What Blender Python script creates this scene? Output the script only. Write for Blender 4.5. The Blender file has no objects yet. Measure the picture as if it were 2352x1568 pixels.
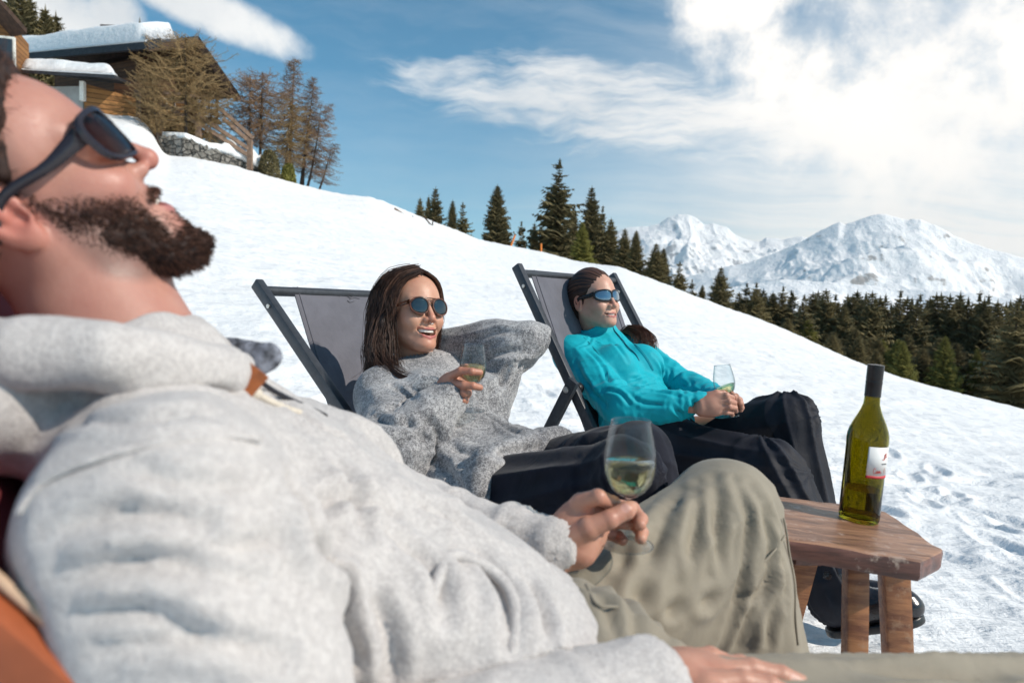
import bpy, math, random
import numpy as np
from mathutils import Vector, Matrix
PI = math.pi
sc = bpy.context.scene
# ------------------------------------------------------------------ camera
EYE = np.array([0.0, 0.0, 0.95]); PITCH = math.radians(3.0); ROLL = math.radians(1.5); FPX = 1568.0
_f = np.array([0, math.cos(PITCH), -math.sin(PITCH)]); _u0 = np.array([0, math.sin(PITCH), math.cos(PITCH)]); _r0 = np.array([1.0, 0, 0])
CR = math.cos(ROLL)*_r0 + math.sin(ROLL)*_u0
CU = -math.sin(ROLL)*_r0 + math.cos(ROLL)*_u0
CF = _f
def P(u, v, d):
    """world point seen at (u, v) of a 2352 x 1568 frame, d metres in front of the camera"""
    return EYE + CR*((u-1176)/FPX*d) + CU*((784-v)/FPX*d) + CF*d
cam_d = bpy.data.cameras.new('camera'); cam = bpy.data.objects.new('camera', cam_d); sc.collection.objects.link(cam)
cam_d.sensor_width = 36; cam_d.lens = 24; cam_d.clip_start = 0.02; cam_d.clip_end = 20000
M = Matrix(((CR[0], CU[0], -CF[0], EYE[0]), (CR[1], CU[1], -CF[1], EYE[1]), (CR[2], CU[2], -CF[2], EYE[2]), (0, 0, 0, 1)))
cam.matrix_world = M
cam_d.dof.use_dof = True; cam_d.dof.focus_distance = 2.05; cam_d.dof.aperture_fstop = 5.0
sc.camera = cam
# ------------------------------------------------------------------ node helper
class S:
    """a socket with arithmetic"""
    def __init__(s, nt, sock): s.nt = nt; s.k = sock
    def _m(s, op, o=None, o2=None, rev=False):
        n = s.nt.nodes.new('ShaderNodeMath'); n.operation = op
        a = [s, o] if o is not None else [s]
        if rev: a = [o, s]
        if o2 is not None: a.append(o2)
        for i, x in enumerate(a): put(s.nt, n.inputs[i], x)
        return S(s.nt, n.outputs[0])
    def __add__(s, o): return s._m('ADD', o)
    __radd__ = __add__
    def __mul__(s, o): return s._m('MULTIPLY', o)
    __rmul__ = __mul__
    def __sub__(s, o): return s._m('SUBTRACT', o)
    def __rsub__(s, o): return s._m('SUBTRACT', o, rev=True)
    def __truediv__(s, o): return s._m('DIVIDE', o)
    def __pow__(s, o): return s._m('POWER', o)
    def mx(s, o): return s._m('MAXIMUM', o)
    def mn(s, o): return s._m('MINIMUM', o)
    def sin(s): return s._m('SINE')
    def abs(s): return s._m('ABSOLUTE')
def put(nt, inp, x):
    if isinstance(x, S): nt.links.new(x.k, inp)
    elif hasattr(x, 'is_output'): nt.links.new(x, inp)
    else:
        if isinstance(x, (tuple, list)) and len(x) == 3 and len(getattr(inp, 'default_value', [0]*3)) == 4: x = tuple(x)+(1,)
        inp.default_value = x
def node(nt, typ, ins=None, out=0, **props):
    n = nt.nodes.new(typ)
    for k, v in props.items(): setattr(n, k, v)
    for k, v in (ins or {}).items(): put(nt, n.inputs[k], v)
    return S(nt, n.outputs[out])
def sstep(nt, x, a, b, lo=0.0, hi=1.0):
    return node(nt, 'ShaderNodeMapRange', {0: x, 1: a, 2: b, 3: lo, 4: hi}, interpolation_type='SMOOTHSTEP')
def mixc(nt, f, a, b):
    n = nt.nodes.new('ShaderNodeMix'); n.data_type = 'RGBA'
    put(nt, n.inputs[0], f); put(nt, n.inputs[6], a); put(nt, n.inputs[7], b)
    return S(nt, n.outputs[2])
def noise(nt, vec, scale, detail=3, rough=0.55, dist=0.0, out=0):
    return node(nt, 'ShaderNodeTexNoise', {'Vector': vec, 'Scale': scale, 'Detail': detail, 'Roughness': rough, 'Distortion': dist}, out)
def vscale(nt, vec, s):
    return node(nt, 'ShaderNodeVectorMath', {0: vec, 1: s}, operation='MULTIPLY')
# ------------------------------------------------------------------ sky and sun
SUN = np.array([0.80, -0.30, 0.68]); SUN /= np.linalg.norm(SUN)
SUN_EL = math.asin(SUN[2]); SUN_ROT = math.atan2(SUN[0], SUN[1])
w = bpy.data.worlds.new("World"); sc.world = w; w.use_nodes = True
nt = w.node_tree; nt.nodes.clear()
sky = nt.nodes.new('ShaderNodeTexSky'); sky.sky_type = 'NISHITA'; sky.sun_disc = False
sky.sun_elevation = SUN_EL; sky.sun_rotation = SUN_ROT; sky.altitude = 2000; sky.air_density = 1.0; sky.dust_density = 1.0; sky.ozone_density = 1.6
tc = nt.nodes.new('ShaderNodeTexCoord'); D = tc.outputs['Generated']
sep = nt.nodes.new('ShaderNodeSeparateXYZ'); nt.links.new(D, sep.inputs[0])
dx, dy, dz = [S(nt, sep.outputs[i]) for i in range(3)]
def direction(u, v):
    d = P(u, v, 1.0) - EYE; return tuple(d/np.linalg.norm(d))
def blob(u, v, r_in, r_out):
    """soft round patch of sky about a direction; radii in radians"""
    dt = node(nt, 'ShaderNodeVectorMath', {0: D, 1: direction(u, v)}, out=1, operation='DOT_PRODUCT')
    return sstep(nt, dt, math.cos(r_out), math.cos(r_in))
def oval(u, v, ru, rv, ang=0.0):
    """oval patch, its half axes in radians on the sky, long axis turned by ang"""
    c = np.array(direction(u, v)); h = np.cross(c, [0, 0, 1.0]); h /= np.linalg.norm(h); k = np.cross(h, c)
    a = math.cos(ang)*h + math.sin(ang)*k; b = -math.sin(ang)*h + math.cos(ang)*k
    da = node(nt, 'ShaderNodeVectorMath', {0: D, 1: tuple(a)}, out=1, operation='DOT_PRODUCT')
    db = node(nt, 'ShaderNodeVectorMath', {0: D, 1: tuple(b)}, out=1, operation='DOT_PRODUCT')
    dc = node(nt, 'ShaderNodeVectorMath', {0: D, 1: tuple(c)}, out=1, operation='DOT_PRODUCT')
    q = ((da/ru)**2.0 if False else (da/ru)*(da/ru)) + (db/rv)*(db/rv)
    return (1.0 - q).mx(-3.0) - sstep(nt, dc, 0.2, -0.1)*10.0          # 1 at the centre, 0 on the rim, negative outside
# cirrus veil: streaks stretched along the ground direction
zc = dz.mx(0.03)
proj = node(nt, 'ShaderNodeCombineXYZ', {0: dx/(zc+0.12), 1: dy/(zc+0.12), 2: 0.0})
warp = noise(nt, D, 2.2, 3, 0.6, out=1)
pw = node(nt, 'ShaderNodeVectorMath', {0: proj, 1: vscale(nt, warp, (0.9, 0.9, 0.0))}, operation='ADD')
rot = node(nt, 'ShaderNodeMapping', {0: pw, 2: (0, 0, 0.35), 3: (0.55, 2.4, 1.0)})
streak = noise(nt, rot, 1.6, 7, 0.62, 0.4)
fine = noise(nt, rot, 7.0, 6, 0.68, 0.8)
cum = noise(nt, D, 5.5, 7, 0.60, 0.15)
cum2 = noise(nt, D, 2.4, 4, 0.55)
fw = noise(nt, D, 16.0, 5, 0.62)
edge = (cum-0.5)*4.2 + (fw-0.5)*1.2
# cumulus patches (a bank at the upper right, torn pieces at the upper left)
bank = oval(2110, 150, 0.30, 0.15, 0.10).mx(oval(1850, 190, 0.13, 0.09, 0.3)).mx(oval(2300, 260, 0.16, 0.14, 0.0)).mx(oval(1720, -40, 0.13, 0.07, 0.2)).mx(oval(1760,270,0.07,0.05,-0.3))
left = oval(470, 20, 0.145, 0.036, -0.24).mx(oval(262, 40, 0.045, 0.05, 0.3)).mx(oval(80, 30, 0.10, 0.06, 0.2)).mx(oval(200, 62, 0.09, 0.022, 0.05))
cum_m = sstep(nt, bank*1.0 + edge*1.0, 0.12, 1.10).mx(sstep(nt, left*1.5 + edge*0.62, 0.15, 1.15))
mid = oval(1330, 225, 0.25, 0.055, -0.10).mx(oval(1650, 280, 0.26, 0.05, -0.02))
fib = node(nt, 'ShaderNodeMapping', {0: node(nt, 'ShaderNodeVectorMath', {0: D, 1: vscale(nt, noise(nt, D, 6.0, 3, 0.6, out=1), (0.07, 0.07, 0.07))}, operation='ADD'), 2: (0.0, 0.35, 0.0), 3: (9.0, 9.0, 44.0)})
fibn = noise(nt, fib, 1.0, 6, 0.62, 0.0)
wisp = sstep(nt, mid + (fibn-0.5)*3.0, -0.2, 1.35)*0.85
# veil thickens to the horizon and towards the sun
glow = node(nt, 'ShaderNodeVectorMath', {0: D, 1: direction(2250, 120)}, out=1, operation='DOT_PRODUCT')
near_sun = sstep(nt, glow, 0.72, 1.0)
low = sstep(nt, dz, 0.36, 0.06)
east = sstep(nt, dx, -0.15, 0.55)
veil = (low*(0.16+0.50*east) + near_sun*0.34*east + (streak-0.5)*0.8*(0.20+east) + (fibn-0.5)*0.20 + 0.02).mx(0.0).mn(1.0)
cloud = 1.0 - (1.0-cum_m)*(1.0-wisp)*(1.0-veil*0.97)
tint = node(nt, 'ShaderNodeVectorMath', {0: S(nt, sky.outputs[0]), 1: (0.27, 0.93, 1.0)}, operation='MULTIPLY')
shade = sstep(nt, cum2*0.6+cum*0.4, 0.30, 0.62)
ccol = mixc(nt, shade, (5.0, 5.35, 5.7), (8.3, 8.2, 8.0))
ccol = mixc(nt, near_sun*0.55, ccol, (10.2, 9.5, 8.7))
full = mixc(nt, cloud, tint, ccol)
bg = nt.nodes.new('ShaderNodeBackground'); put(nt, bg.inputs[0], full); bg.inputs[1].default_value = 0.125
wo = nt.nodes.new('ShaderNodeOutputWorld'); nt.links.new(bg.outputs[0], wo.inputs[0])
w.cycles.sampling_method = 'MANUAL'; w.cycles.sample_map_resolution = 512
sl = bpy.data.lights.new('sun', 'SUN'); sl.energy = 4.3; sl.angle = math.radians(0.5); sl.color = (1.0, 0.905, 0.785)
so = bpy.data.objects.new('sun', sl); sc.collection.objects.link(so)
so.rotation_euler = Vector(SUN).to_track_quat('Z', 'Y').to_euler(); so.location = (0, 0, 30)
sc.view_settings.view_transform = 'Standard'; sc.view_settings.look = 'None'; sc.view_settings.exposure = 0.16; sc.view_settings.gamma = 1
sc.cycles.use_denoising = True
sc.cycles.max_bounces = 12; sc.cycles.transmission_bounces = 12; sc.cycles.transparent_max_bounces = 12
sc.cycles.diffuse_bounces = 3; sc.cycles.glossy_bounces = 4; sc.cycles.caustics_reflective = False; sc.cycles.caustics_refractive = True
sc.cycles.sample_clamp_indirect = 6.0
# ------------------------------------------------------------------ numeric noise
def _h(ix, iy, iz, seed):
    n = (ix.astype(np.int64)*374761393 + iy.astype(np.int64)*668265263 + iz.astype(np.int64)*2147483647 + seed*974634777) & 0xffffffff
    n = ((n ^ (n >> 13))*1274126177) & 0xffffffff
    n = (n ^ (n >> 16)) & 0xffff
    return n.astype(np.float32)/32767.5 - 1.0
def vnoise(p, freq=1.0, seed=0):
    """value noise in -1..1 at (N,3) points"""
    q = np.asarray(p, dtype=np.float32)*np.float32(1)*np.asarray(freq, dtype=np.float32)
    i = np.floor(q); f = q-i; i = i.astype(np.int64); f = f*f*f*(f*(f*6-15)+10)
    x, y, z = i[:, 0], i[:, 1], i[:, 2]; fx, fy, fz = f[:, 0], f[:, 1], f[:, 2]
    r = 0
    for a in (0, 1):
        wx = fx if a else 1-fx
        for b in (0, 1):
            wy = fy if b else 1-fy
            for c in (0, 1):
                wz = fz if c else 1-fz
                r = r + wx*wy*wz*_h(x+a, y+b, z+c, seed)
    return r
def fbm(p, freq, octs=4, seed=0, gain=0.5, ridged=False):
    r = 0; a = 1.0; t = 0; f = np.asarray(freq, dtype=np.float32)
    for o in range(octs):
        n = vnoise(np.asarray(p)+o*17.3, f, seed+o)
        if ridged: n = 1-2*np.abs(n)
        r = r + a*n; t += a; a *= gain; f = f*2.03
    return r/t
# ------------------------------------------------------------------ mesh helpers
COL = sc.collection
def tag(o, label=None, cat=None, group=None, kind=None):
    if label: o['label'] = label
    if cat: o['category'] = cat
    if group: o['group'] = group
    if kind: o['kind'] = kind
    return o
def empty(name, loc, label=None, cat=None, group=None):
    o = bpy.data.objects.new(name, None); o.empty_display_size = 0.1; COL.objects.link(o); o.location = tuple(loc)
    return tag(o, label, cat, group)
def origin_of(parent):
    l = np.zeros(3); p = parent
    while p is not None: l = l + np.array(p.location); p = p.parent
    return l
def mesh(name, V, F, mat=None, parent=None, smooth=True, attrs=None, uv=None, origin=None, fmat=None):
    """V: (N,3) world points; F: list of faces or an int array (M,k) (or a list of such arrays)"""
    V = np.asarray(V, dtype=np.float64).reshape(-1, 3)
    base = origin_of(parent) if parent is not None else (np.zeros(3) if origin is None else np.asarray(origin, float))
    me = bpy.data.meshes.new(name)
    if isinstance(F, np.ndarray): F = [F]
    if len(F) and isinstance(F[0], np.ndarray):
        loops = np.concatenate([f.reshape(-1) for f in F]).astype(np.int32)
        cnt = np.concatenate([np.full(len(f), f.shape[1], np.int32) for f in F])
        st = np.concatenate([[0], np.cumsum(cnt)[:-1]]).astype(np.int32)
        me.vertices.add(len(V)); me.vertices.foreach_set('co', (V-base).astype(np.float32).reshape(-1))
        me.loops.add(len(loops)); me.loops.foreach_set('vertex_index', loops)
        me.polygons.add(len(cnt)); me.polygons.foreach_set('loop_start', st); me.polygons.foreach_set('loop_total', cnt)
        me.update(calc_edges=True)
    else:
        me.from_pydata([tuple(x) for x in (V-base)], [], [tuple(f) for f in F]); me.update()
    if smooth: me.polygons.foreach_set('use_smooth', np.ones(len(me.polygons), bool))
    for k, a in (attrs or {}).items():
        a = np.asarray(a, dtype=np.float32)
        if a.ndim == 2 and a.shape[1] == 3: a = np.concatenate([a, np.ones((len(a), 1), np.float32)], 1)
        if a.ndim == 1:
            at = me.attributes.new(k, 'FLOAT', 'POINT'); at.data.foreach_set('value', a)
        else:
            at = me.attributes.new(k, 'FLOAT_COLOR', 'POINT'); at.data.foreach_set('color', a.reshape(-1))
    if mat:
        for m in (mat if isinstance(mat, (list, tuple)) else [mat]): me.materials.append(m)
    if fmat is not None: me.polygons.foreach_set('material_index', np.asarray(fmat, np.int32))
    me.validate(clean_customdata=False)
    o = bpy.data.objects.new(name, me); COL.objects.link(o)
    if parent is not None: o.parent = parent
    else: o.location = tuple(base)
    return o
class MB:
    """collects pieces of one mesh"""
    def __init__(s): s.V = []; s.F = []; s.n = 0
    def add(s, V, F):
        V = np.asarray(V, float).reshape(-1, 3)
        s.V.append(V); s.F += [tuple(int(i)+s.n for i in f) for f in F]; s.n += len(V); return s
    def box(s, c, hx, hy, hz, R=None, bev=0.0):
        """box about c with half sizes; R columns are its axes; bevelled edges"""
        R = np.eye(3) if R is None else np.asarray(R, float)
        h = np.array([hx, hy, hz], float); b = min(bev, 0.49*min(h)*2)
        if b <= 0:
            v = [(x, y, z) for x in (-1, 1) for y in (-1, 1) for z in (-1, 1)]; v = np.array(v)*h
            F = [(0, 1, 3, 2), (4, 6, 7, 5), (0, 4, 5, 1), (2, 3, 7, 6), (0, 2, 6, 4), (1, 5, 7, 3)]
            return s.add(v@R.T + c, F)
        import bmesh
        bm = bmesh.new(); bmesh.ops.create_cube(bm, size=2)
        for q in bm.verts: q.co = Vector((q.co.x*h[0], q.co.y*h[1], q.co.z*h[2]))
        bmesh.ops.bevel(bm, geom=bm.edges[:], offset=b, segments=2, affect='EDGES', profile=0.6)
        bm.verts.index_update()
        v = np.array([q.co[:] for q in bm.verts]); F = [tuple(q.index for q in f.verts) for f in bm.faces]; bm.free()
        return s.add(v@R.T + c, F)
    def beam(s, a, b, w, t, up=(0, 0, 1), bev=0.0):
        """rectangular bar from a to b; w across, t along 'up'"""
        a = np.asarray(a, float); b = np.asarray(b, float); x = b-a; L = np.linalg.norm(x); x = x/L
        z = np.asarray(up, float); z = z - x*np.dot(z, x); z /= np.linalg.norm(z); y = np.cross(z, x)
        return s.box((a+b)/2, L/2, w/2, t/2, np.stack([x, y, z], 1), bev)
    def tube(s, pts, r, n=8, cap=True):
        pts = np.asarray(pts, float); m = len(pts); r = np.broadcast_to(np.asarray(r, float), (m,))
        tg = np.gradient(pts, axis=0); tg /= np.linalg.norm(tg, axis=1)[:, None]+1e-12
        ref = np.array([0, 0, 1.0]) if abs(tg[0][2]) < 0.9 else np.array([1.0, 0, 0])
        V = []; x = np.cross(tg[0], ref); x /= np.linalg.norm(x)
        th = np.arange(n)*2*PI/n
        for i in range(m):
            x = x - tg[i]*np.dot(x, tg[i]); x /= np.linalg.norm(x)+1e-12; y = np.cross(tg[i], x)
            V.append(pts[i] + r[i]*(np.cos(th)[:, None]*x + np.sin(th)[:, None]*y))
        F = []
        for i in range(m-1):
            for k in range(n):
                F.append((i*n+k, i*n+(k+1) % n, (i+1)*n+(k+1) % n, (i+1)*n+k))
        if cap: F += [tuple(range(n))[::-1], tuple((m-1)*n+k for k in range(n))]
        return s.add(np.concatenate(V), F)
    def lathe(s, prof, base=(0, 0, 0), R=None, n=32, closed=False):
        """prof (r, z) pairs turned about z"""
        R = np.eye(3) if R is None else np.asarray(R, float); base = np.asarray(base, float)
        V = []; m = len(prof); th = np.arange(n)*2*PI/n
        for (r, z) in prof:
            V.append(np.stack([r*np.cos(th), r*np.sin(th), np.full(n, z)], 1))
        F = []
        for i in range(m-1 if not closed else m):
            j = (i+1) % m
            for k in range(n):
                F.append((i*n+k, i*n+(k+1) % n, j*n+(k+1) % n, j*n+k))
        if not closed:
            if prof[0][0] > 1e-6: F.append(tuple(range(n))[::-1])
            if prof[-1][0] > 1e-6: F.append(tuple((m-1)*n+k for k in range(n)))
        return s.add(np.concatenate(V)@R.T + base, F)
    def prism(s, poly, z0, z1, R=None, base=(0, 0, 0)):
        R = np.eye(3) if R is None else np.asarray(R, float); n = len(poly)
        V = [(x, y, z0) for x, y in poly] + [(x, y, z1) for x, y in poly]
        F = [tuple(range(n))[::-1], tuple(range(n, 2*n))] + [(i, (i+1) % n, n+(i+1) % n, n+i) for i in range(n)]
        return s.add(np.array(V)@R.T + np.asarray(base, float), F)
    def build(s, name, mat, parent=None, smooth=False, **kw):
        return mesh(name, np.concatenate(s.V), s.F, mat, parent, smooth=smooth, **kw)
def frame_from(x, zhint):
    x = np.asarray(x, float); x = x/np.linalg.norm(x); z = np.asarray(zhint, float); z = z-x*np.dot(z, x); z /= np.linalg.norm(z)
    return np.stack([x, np.cross(z, x), z], 1)
def autosmooth(o, ang=35):
    o.data.polygons.foreach_set('use_smooth', np.ones(len(o.data.polygons), bool))
    o.data.set_sharp_from_angle(angle=math.radians(ang)); return o
def link_material(name):
    m = bpy.data.materials.new(name); m.use_nodes = True; t = m.node_tree; t.nodes.clear()
    out = t.nodes.new('ShaderNodeOutputMaterial'); b = t.nodes.new('ShaderNodeBsdfPrincipled'); t.links.new(b.outputs[0], out.inputs[0])
    return m, t, b, out
def simple(name, col, rough=0.6, metal=0.0, var=0.15, scale=20.0, bump=0.0, bscale=None, spec=0.5, attr=None, coat=0, sheen=0):
    """principled material with a little procedural variation and bump"""
    m, t, b, out = link_material(name)
    tcn = t.nodes.new('ShaderNodeTexCoord'); vec = tcn.outputs['Object']
    n = noise(t, vec, scale, 4, 0.6)
    lo = tuple(c*(1-var) for c in col); hi = tuple(min(1, c*(1+var)) for c in col)
    c = mixc(t, sstep(t, n, 0.3, 0.7), lo, hi)
    put(t, b.inputs['Base Color'], c); b.inputs['Roughness'].default_value = rough; b.inputs['Metallic'].default_value = metal
    b.inputs['Specular IOR Level'].default_value = spec
    if coat: b.inputs['Coat Weight'].default_value = coat; b.inputs['Coat Roughness'].default_value = 0.1
    if sheen: b.inputs['Sheen Weight'].default_value = sheen
    if bump:
        n2 = noise(t, vec, bscale or scale*4, 4, 0.6)
        bp = node(t, 'ShaderNodeBump', {'Height': n2, 'Strength': 1.0, 'Distance': bump})
        put(t, b.inputs['Normal'], bp)
    return m
def bez(p0, p1, p2, p3, n):
    t = np.linspace(0, 1, n)[:, None]
    return (1-t)**3*np.asarray(p0)+3*(1-t)**2*t*np.asarray(p1)+3*(1-t)*t*t*np.asarray(p2)+t**3*np.asarray(p3)
# ================================================================== the setting: snow, mountains
crest_tab = [  # u, v on the frame, metres away, of the crest of the snow slope
 (-900, 120, 30), (-300, 180, 30), (60, 215, 30), (230, 240, 29), (300, 262, 28), (352, 298, 27), (372, 345, 25.5), (450, 360, 25.5), (600, 398, 26), (660, 415, 27), (720, 430, 28), (800, 446, 29), (850, 449, 30), (900, 468, 31), (960, 492, 32), (1060, 530, 34),
 (1100, 553, 36), (1180, 567, 38), (1245, 580, 39), (1330, 604, 40), (1420, 613, 38), (1500, 640, 36), (1600, 682, 34), (1700, 716, 33), (1800, 754, 32), (1960, 828, 30), (2060, 868, 29), (2130, 888, 28), (2250, 918, 27),
 (2352, 946, 26), (2700, 1020, 26), (3600, 1100, 26)]
_az = []; _rc = []; _zc = []
for u, v, r in crest_tab:
    d = P(u, v, 1.0)-EYE; hr = math.hypot(d[0], d[1]); _az.append(math.atan2(d[0], d[1])); _rc.append(r); _zc.append(EYE[2]+d[2]/hr*r)
_az = np.array([-PI, -2.2]+_az+[2.2, PI]); _rc = np.array([26, 28]+_rc+[26, 26.0]); _zc = np.array([1.5, 4.0]+_zc+[-2.0, 1.5])
_g = np.linspace(-PI, PI, 6284); _st = _g[1]-_g[0]
def _gauss(y, sg):
    k = int(4*sg/_st)+1; w = np.exp(-0.5*((np.arange(-k, k+1)*_st)/sg)**2); w /= w.sum()
    return np.convolve(np.concatenate([y[-k-1:-1], y, y[1:k+1]]), w, 'valid')
_rg = _gauss(np.interp(_g, _az, _rc), 0.03); _zg = _gauss(np.interp(_g, _az, _zc), 0.006)
_slope_wide = _gauss(np.interp(_g, _az, _zc)/np.interp(_g, _az, _rc), 0.16)
def ground(x, y, rough=True):
    x = np.asarray(x, float); y = np.asarray(y, float)
    az = np.arctan2(x, y); r = np.hypot(x, y)
    rc = np.interp(az, _g, _rg); zcr = np.interp(az, _g, _zg); zw = np.interp(az, _g, _slope_wide)*rc
    t = np.clip((r-2.6)/(rc-2.6), 0, 1)
    k = t**4
    z = (zw*(1-k) + zcr*k)*(0.80*t + 0.20*t*t)
    over = np.maximum(r-rc, 0)
    z = z - 0.36*over*over/(over+3.0)
    z = np.maximum(z, -330 + 0.02*z)
    if rough:
        p = np.stack([x.ravel(), y.ravel(), 0*x.ravel()], 1)
        fade = np.clip(1-np.abs(r.ravel()-rc.ravel())/2.0, 0, 1)
        n = 0.10*fbm(p, 0.25, 3, 5)*np.clip(r.ravel()/6, 0, 1) + 0.045*fbm(p, 1.1, 4, 9) + 0.020*fbm(p, 5.0, 3, 12)
        n = n*(1-0.3*fade) + fade*0.035*fbm(p, 3.0, 3, 77)
        # trodden snow round the chairs
        tr = np.clip(1-np.abs(r.ravel()-3.2)/3.4, 0, 1)
        n = n + tr*0.022*fbm(p, 3.2, 3, 31, 0.55, ridged=True) - tr*0.02
        xx, yy = x.ravel(), y.ravel(); near = np.where(r.ravel() < 9)[0]
        if len(near):
            rg = np.random.default_rng(8); tr_ = np.zeros(len(near))
            for tx, ty, ta, nst in ((2.6, 2.0, 2.3, 9), (1.9, 1.3, 1.2, 9), (-0.6, 3.2, 0.5, 10), (3.6, 3.0, 2.8, 12), (0.2, 4.5, 0.2, 12), (2.2, 4.2, -0.6, 9), (-1.6, 3.4, 1.1, 9), (2.9, 1.5, 1.9, 8)):
                cx_, cy_ = tx, ty
                for s_ in range(nst):
                    ta += rg.normal()*0.15; cx_ += 0.36*math.cos(ta); cy_ += 0.36*math.sin(ta); ox, oy = -math.sin(ta)*0.11*(-1)**s_, math.cos(ta)*0.11*(-1)**s_
                    dx_, dy_ = xx[near]-cx_-ox, yy[near]-cy_-oy; l_ = dx_*math.cos(ta)+dy_*math.sin(ta); w_ = -dx_*math.sin(ta)+dy_*math.cos(ta)
                    q_ = (l_/0.15)**2+(w_/0.060)**2; tr_ += -0.028*np.exp(-q_**2) + 0.009*np.exp(-((q_-1.9)/0.8)**2)
            n[near] += tr_
        z = z + n.reshape(z.shape)
    return z
azs = np.concatenate([np.linspace(-PI, -0.80, 60)[:-1], np.linspace(-0.80, 0.80, 900), np.linspace(0.80, PI, 60)[1:]])
rs = np.concatenate([np.geomspace(0.15, 1.2, 12)[:-1], np.geomspace(1.2, 60, 620), np.geomspace(62, 6000, 70)])
A, Rr = np.meshgrid(azs, rs)
X = Rr*np.sin(A); Y = Rr*np.cos(A); Z = ground(X, Y)
V = np.stack([X.ravel(), Y.ravel(), Z.ravel()], 1); na = len(azs); nr = len(rs)
i = (np.arange(nr-1)[:, None]*na + np.arange(na-1)[None]).ravel()
F = np.stack([i, i+1, i+na+1, i+na], 1)[:, ::-1]
cx = len(V); V = np.concatenate([V, [[0, 0, float(Z[0].mean())]]])
F3 = np.stack([np.full(na-1, cx), np.arange(na-1)+1, np.arange(na-1)], 1)
def snow_mat():
    m, t, b, out = link_material('snow')
    tcn = t.nodes.new('ShaderNodeTexCoord'); vec = tcn.outputs['Object']
    big = noise(t, vec, 0.35, 5, 0.6); streak = noise(t, node(t, 'ShaderNodeMapping', {0: vec, 2: (0, 0, 0.5), 3: (0.5, 3.0, 1)}), 1.4, 6, 0.65)
    dirt = sstep(t, streak*0.6+big*0.4, 0.52, 0.72)
    c = mixc(t, dirt*0.5, (0.84, 0.85, 0.86), (0.66, 0.66, 0.66))
    put(t, b.inputs['Base Color'], c); b.inputs['Roughness'].default_value = 0.55; b.inputs['Specular IOR Level'].default_value = 0.25
    b.inputs['Subsurface Weight'].default_value = 0.0
    n1 = noise(t, vec, 9.0, 6, 0.62); n2 = noise(t, vec, 60.0, 4, 0.65); n3 = noise(t, vec, 340.0, 2, 0.5)
    vo = node(t, 'ShaderNodeTexVoronoi', {'Vector': vec, 'Scale': 4.5, 'Randomness': 1.0}, 0, feature='SMOOTH_F1')
    h = n1*0.032 + n2*0.005 + n3*0.0004 + vo*0.022 + streak*0.10
    put(t, b.inputs['Normal'], node(t, 'ShaderNodeBump', {'Height': h, 'Strength': 0.8, 'Distance': 1.0}))
    return m
M_snow = snow_mat()
g = mesh('snow_ground', V, [F, F3], M_snow); g['kind'] = 'structure'
# distant ranges, several kilometres off
def mount_mat(name, rockcol, blend):
    m, t, b, out = link_material(name)
    tcn = t.nodes.new('ShaderNodeTexCoord'); vec = tcn.outputs['Object']
    geo = t.nodes.new('ShaderNodeNewGeometry')
    sp = t.nodes.new('ShaderNodeSeparateXYZ'); t.links.new(geo.outputs['Normal'], sp.inputs[0]); nz = S(t, sp.outputs[2])
    n = noise(t, vec, 0.006, 8, 0.66); n2 = noise(t, vec, 0.03, 5, 0.65)
    rock = sstep(t, (1.0-nz)*1.5 + (n-0.5)*1.5 + (n2-0.5)*0.9, blend, blend+0.22)
    c = mixc(t, rock, (0.92, 0.92, 0.93), rockcol)
    put(t, b.inputs['Base Color'], c); b.inputs['Roughness'].default_value = 0.8; b.inputs['Specular IOR Level'].default_value = 0.1
    put(t, b.inputs['Normal'], node(t, 'ShaderNodeBump', {'Height': n*60+n2*12, 'Strength': 0.6, 'Distance': 1.0}))
    return m
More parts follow.
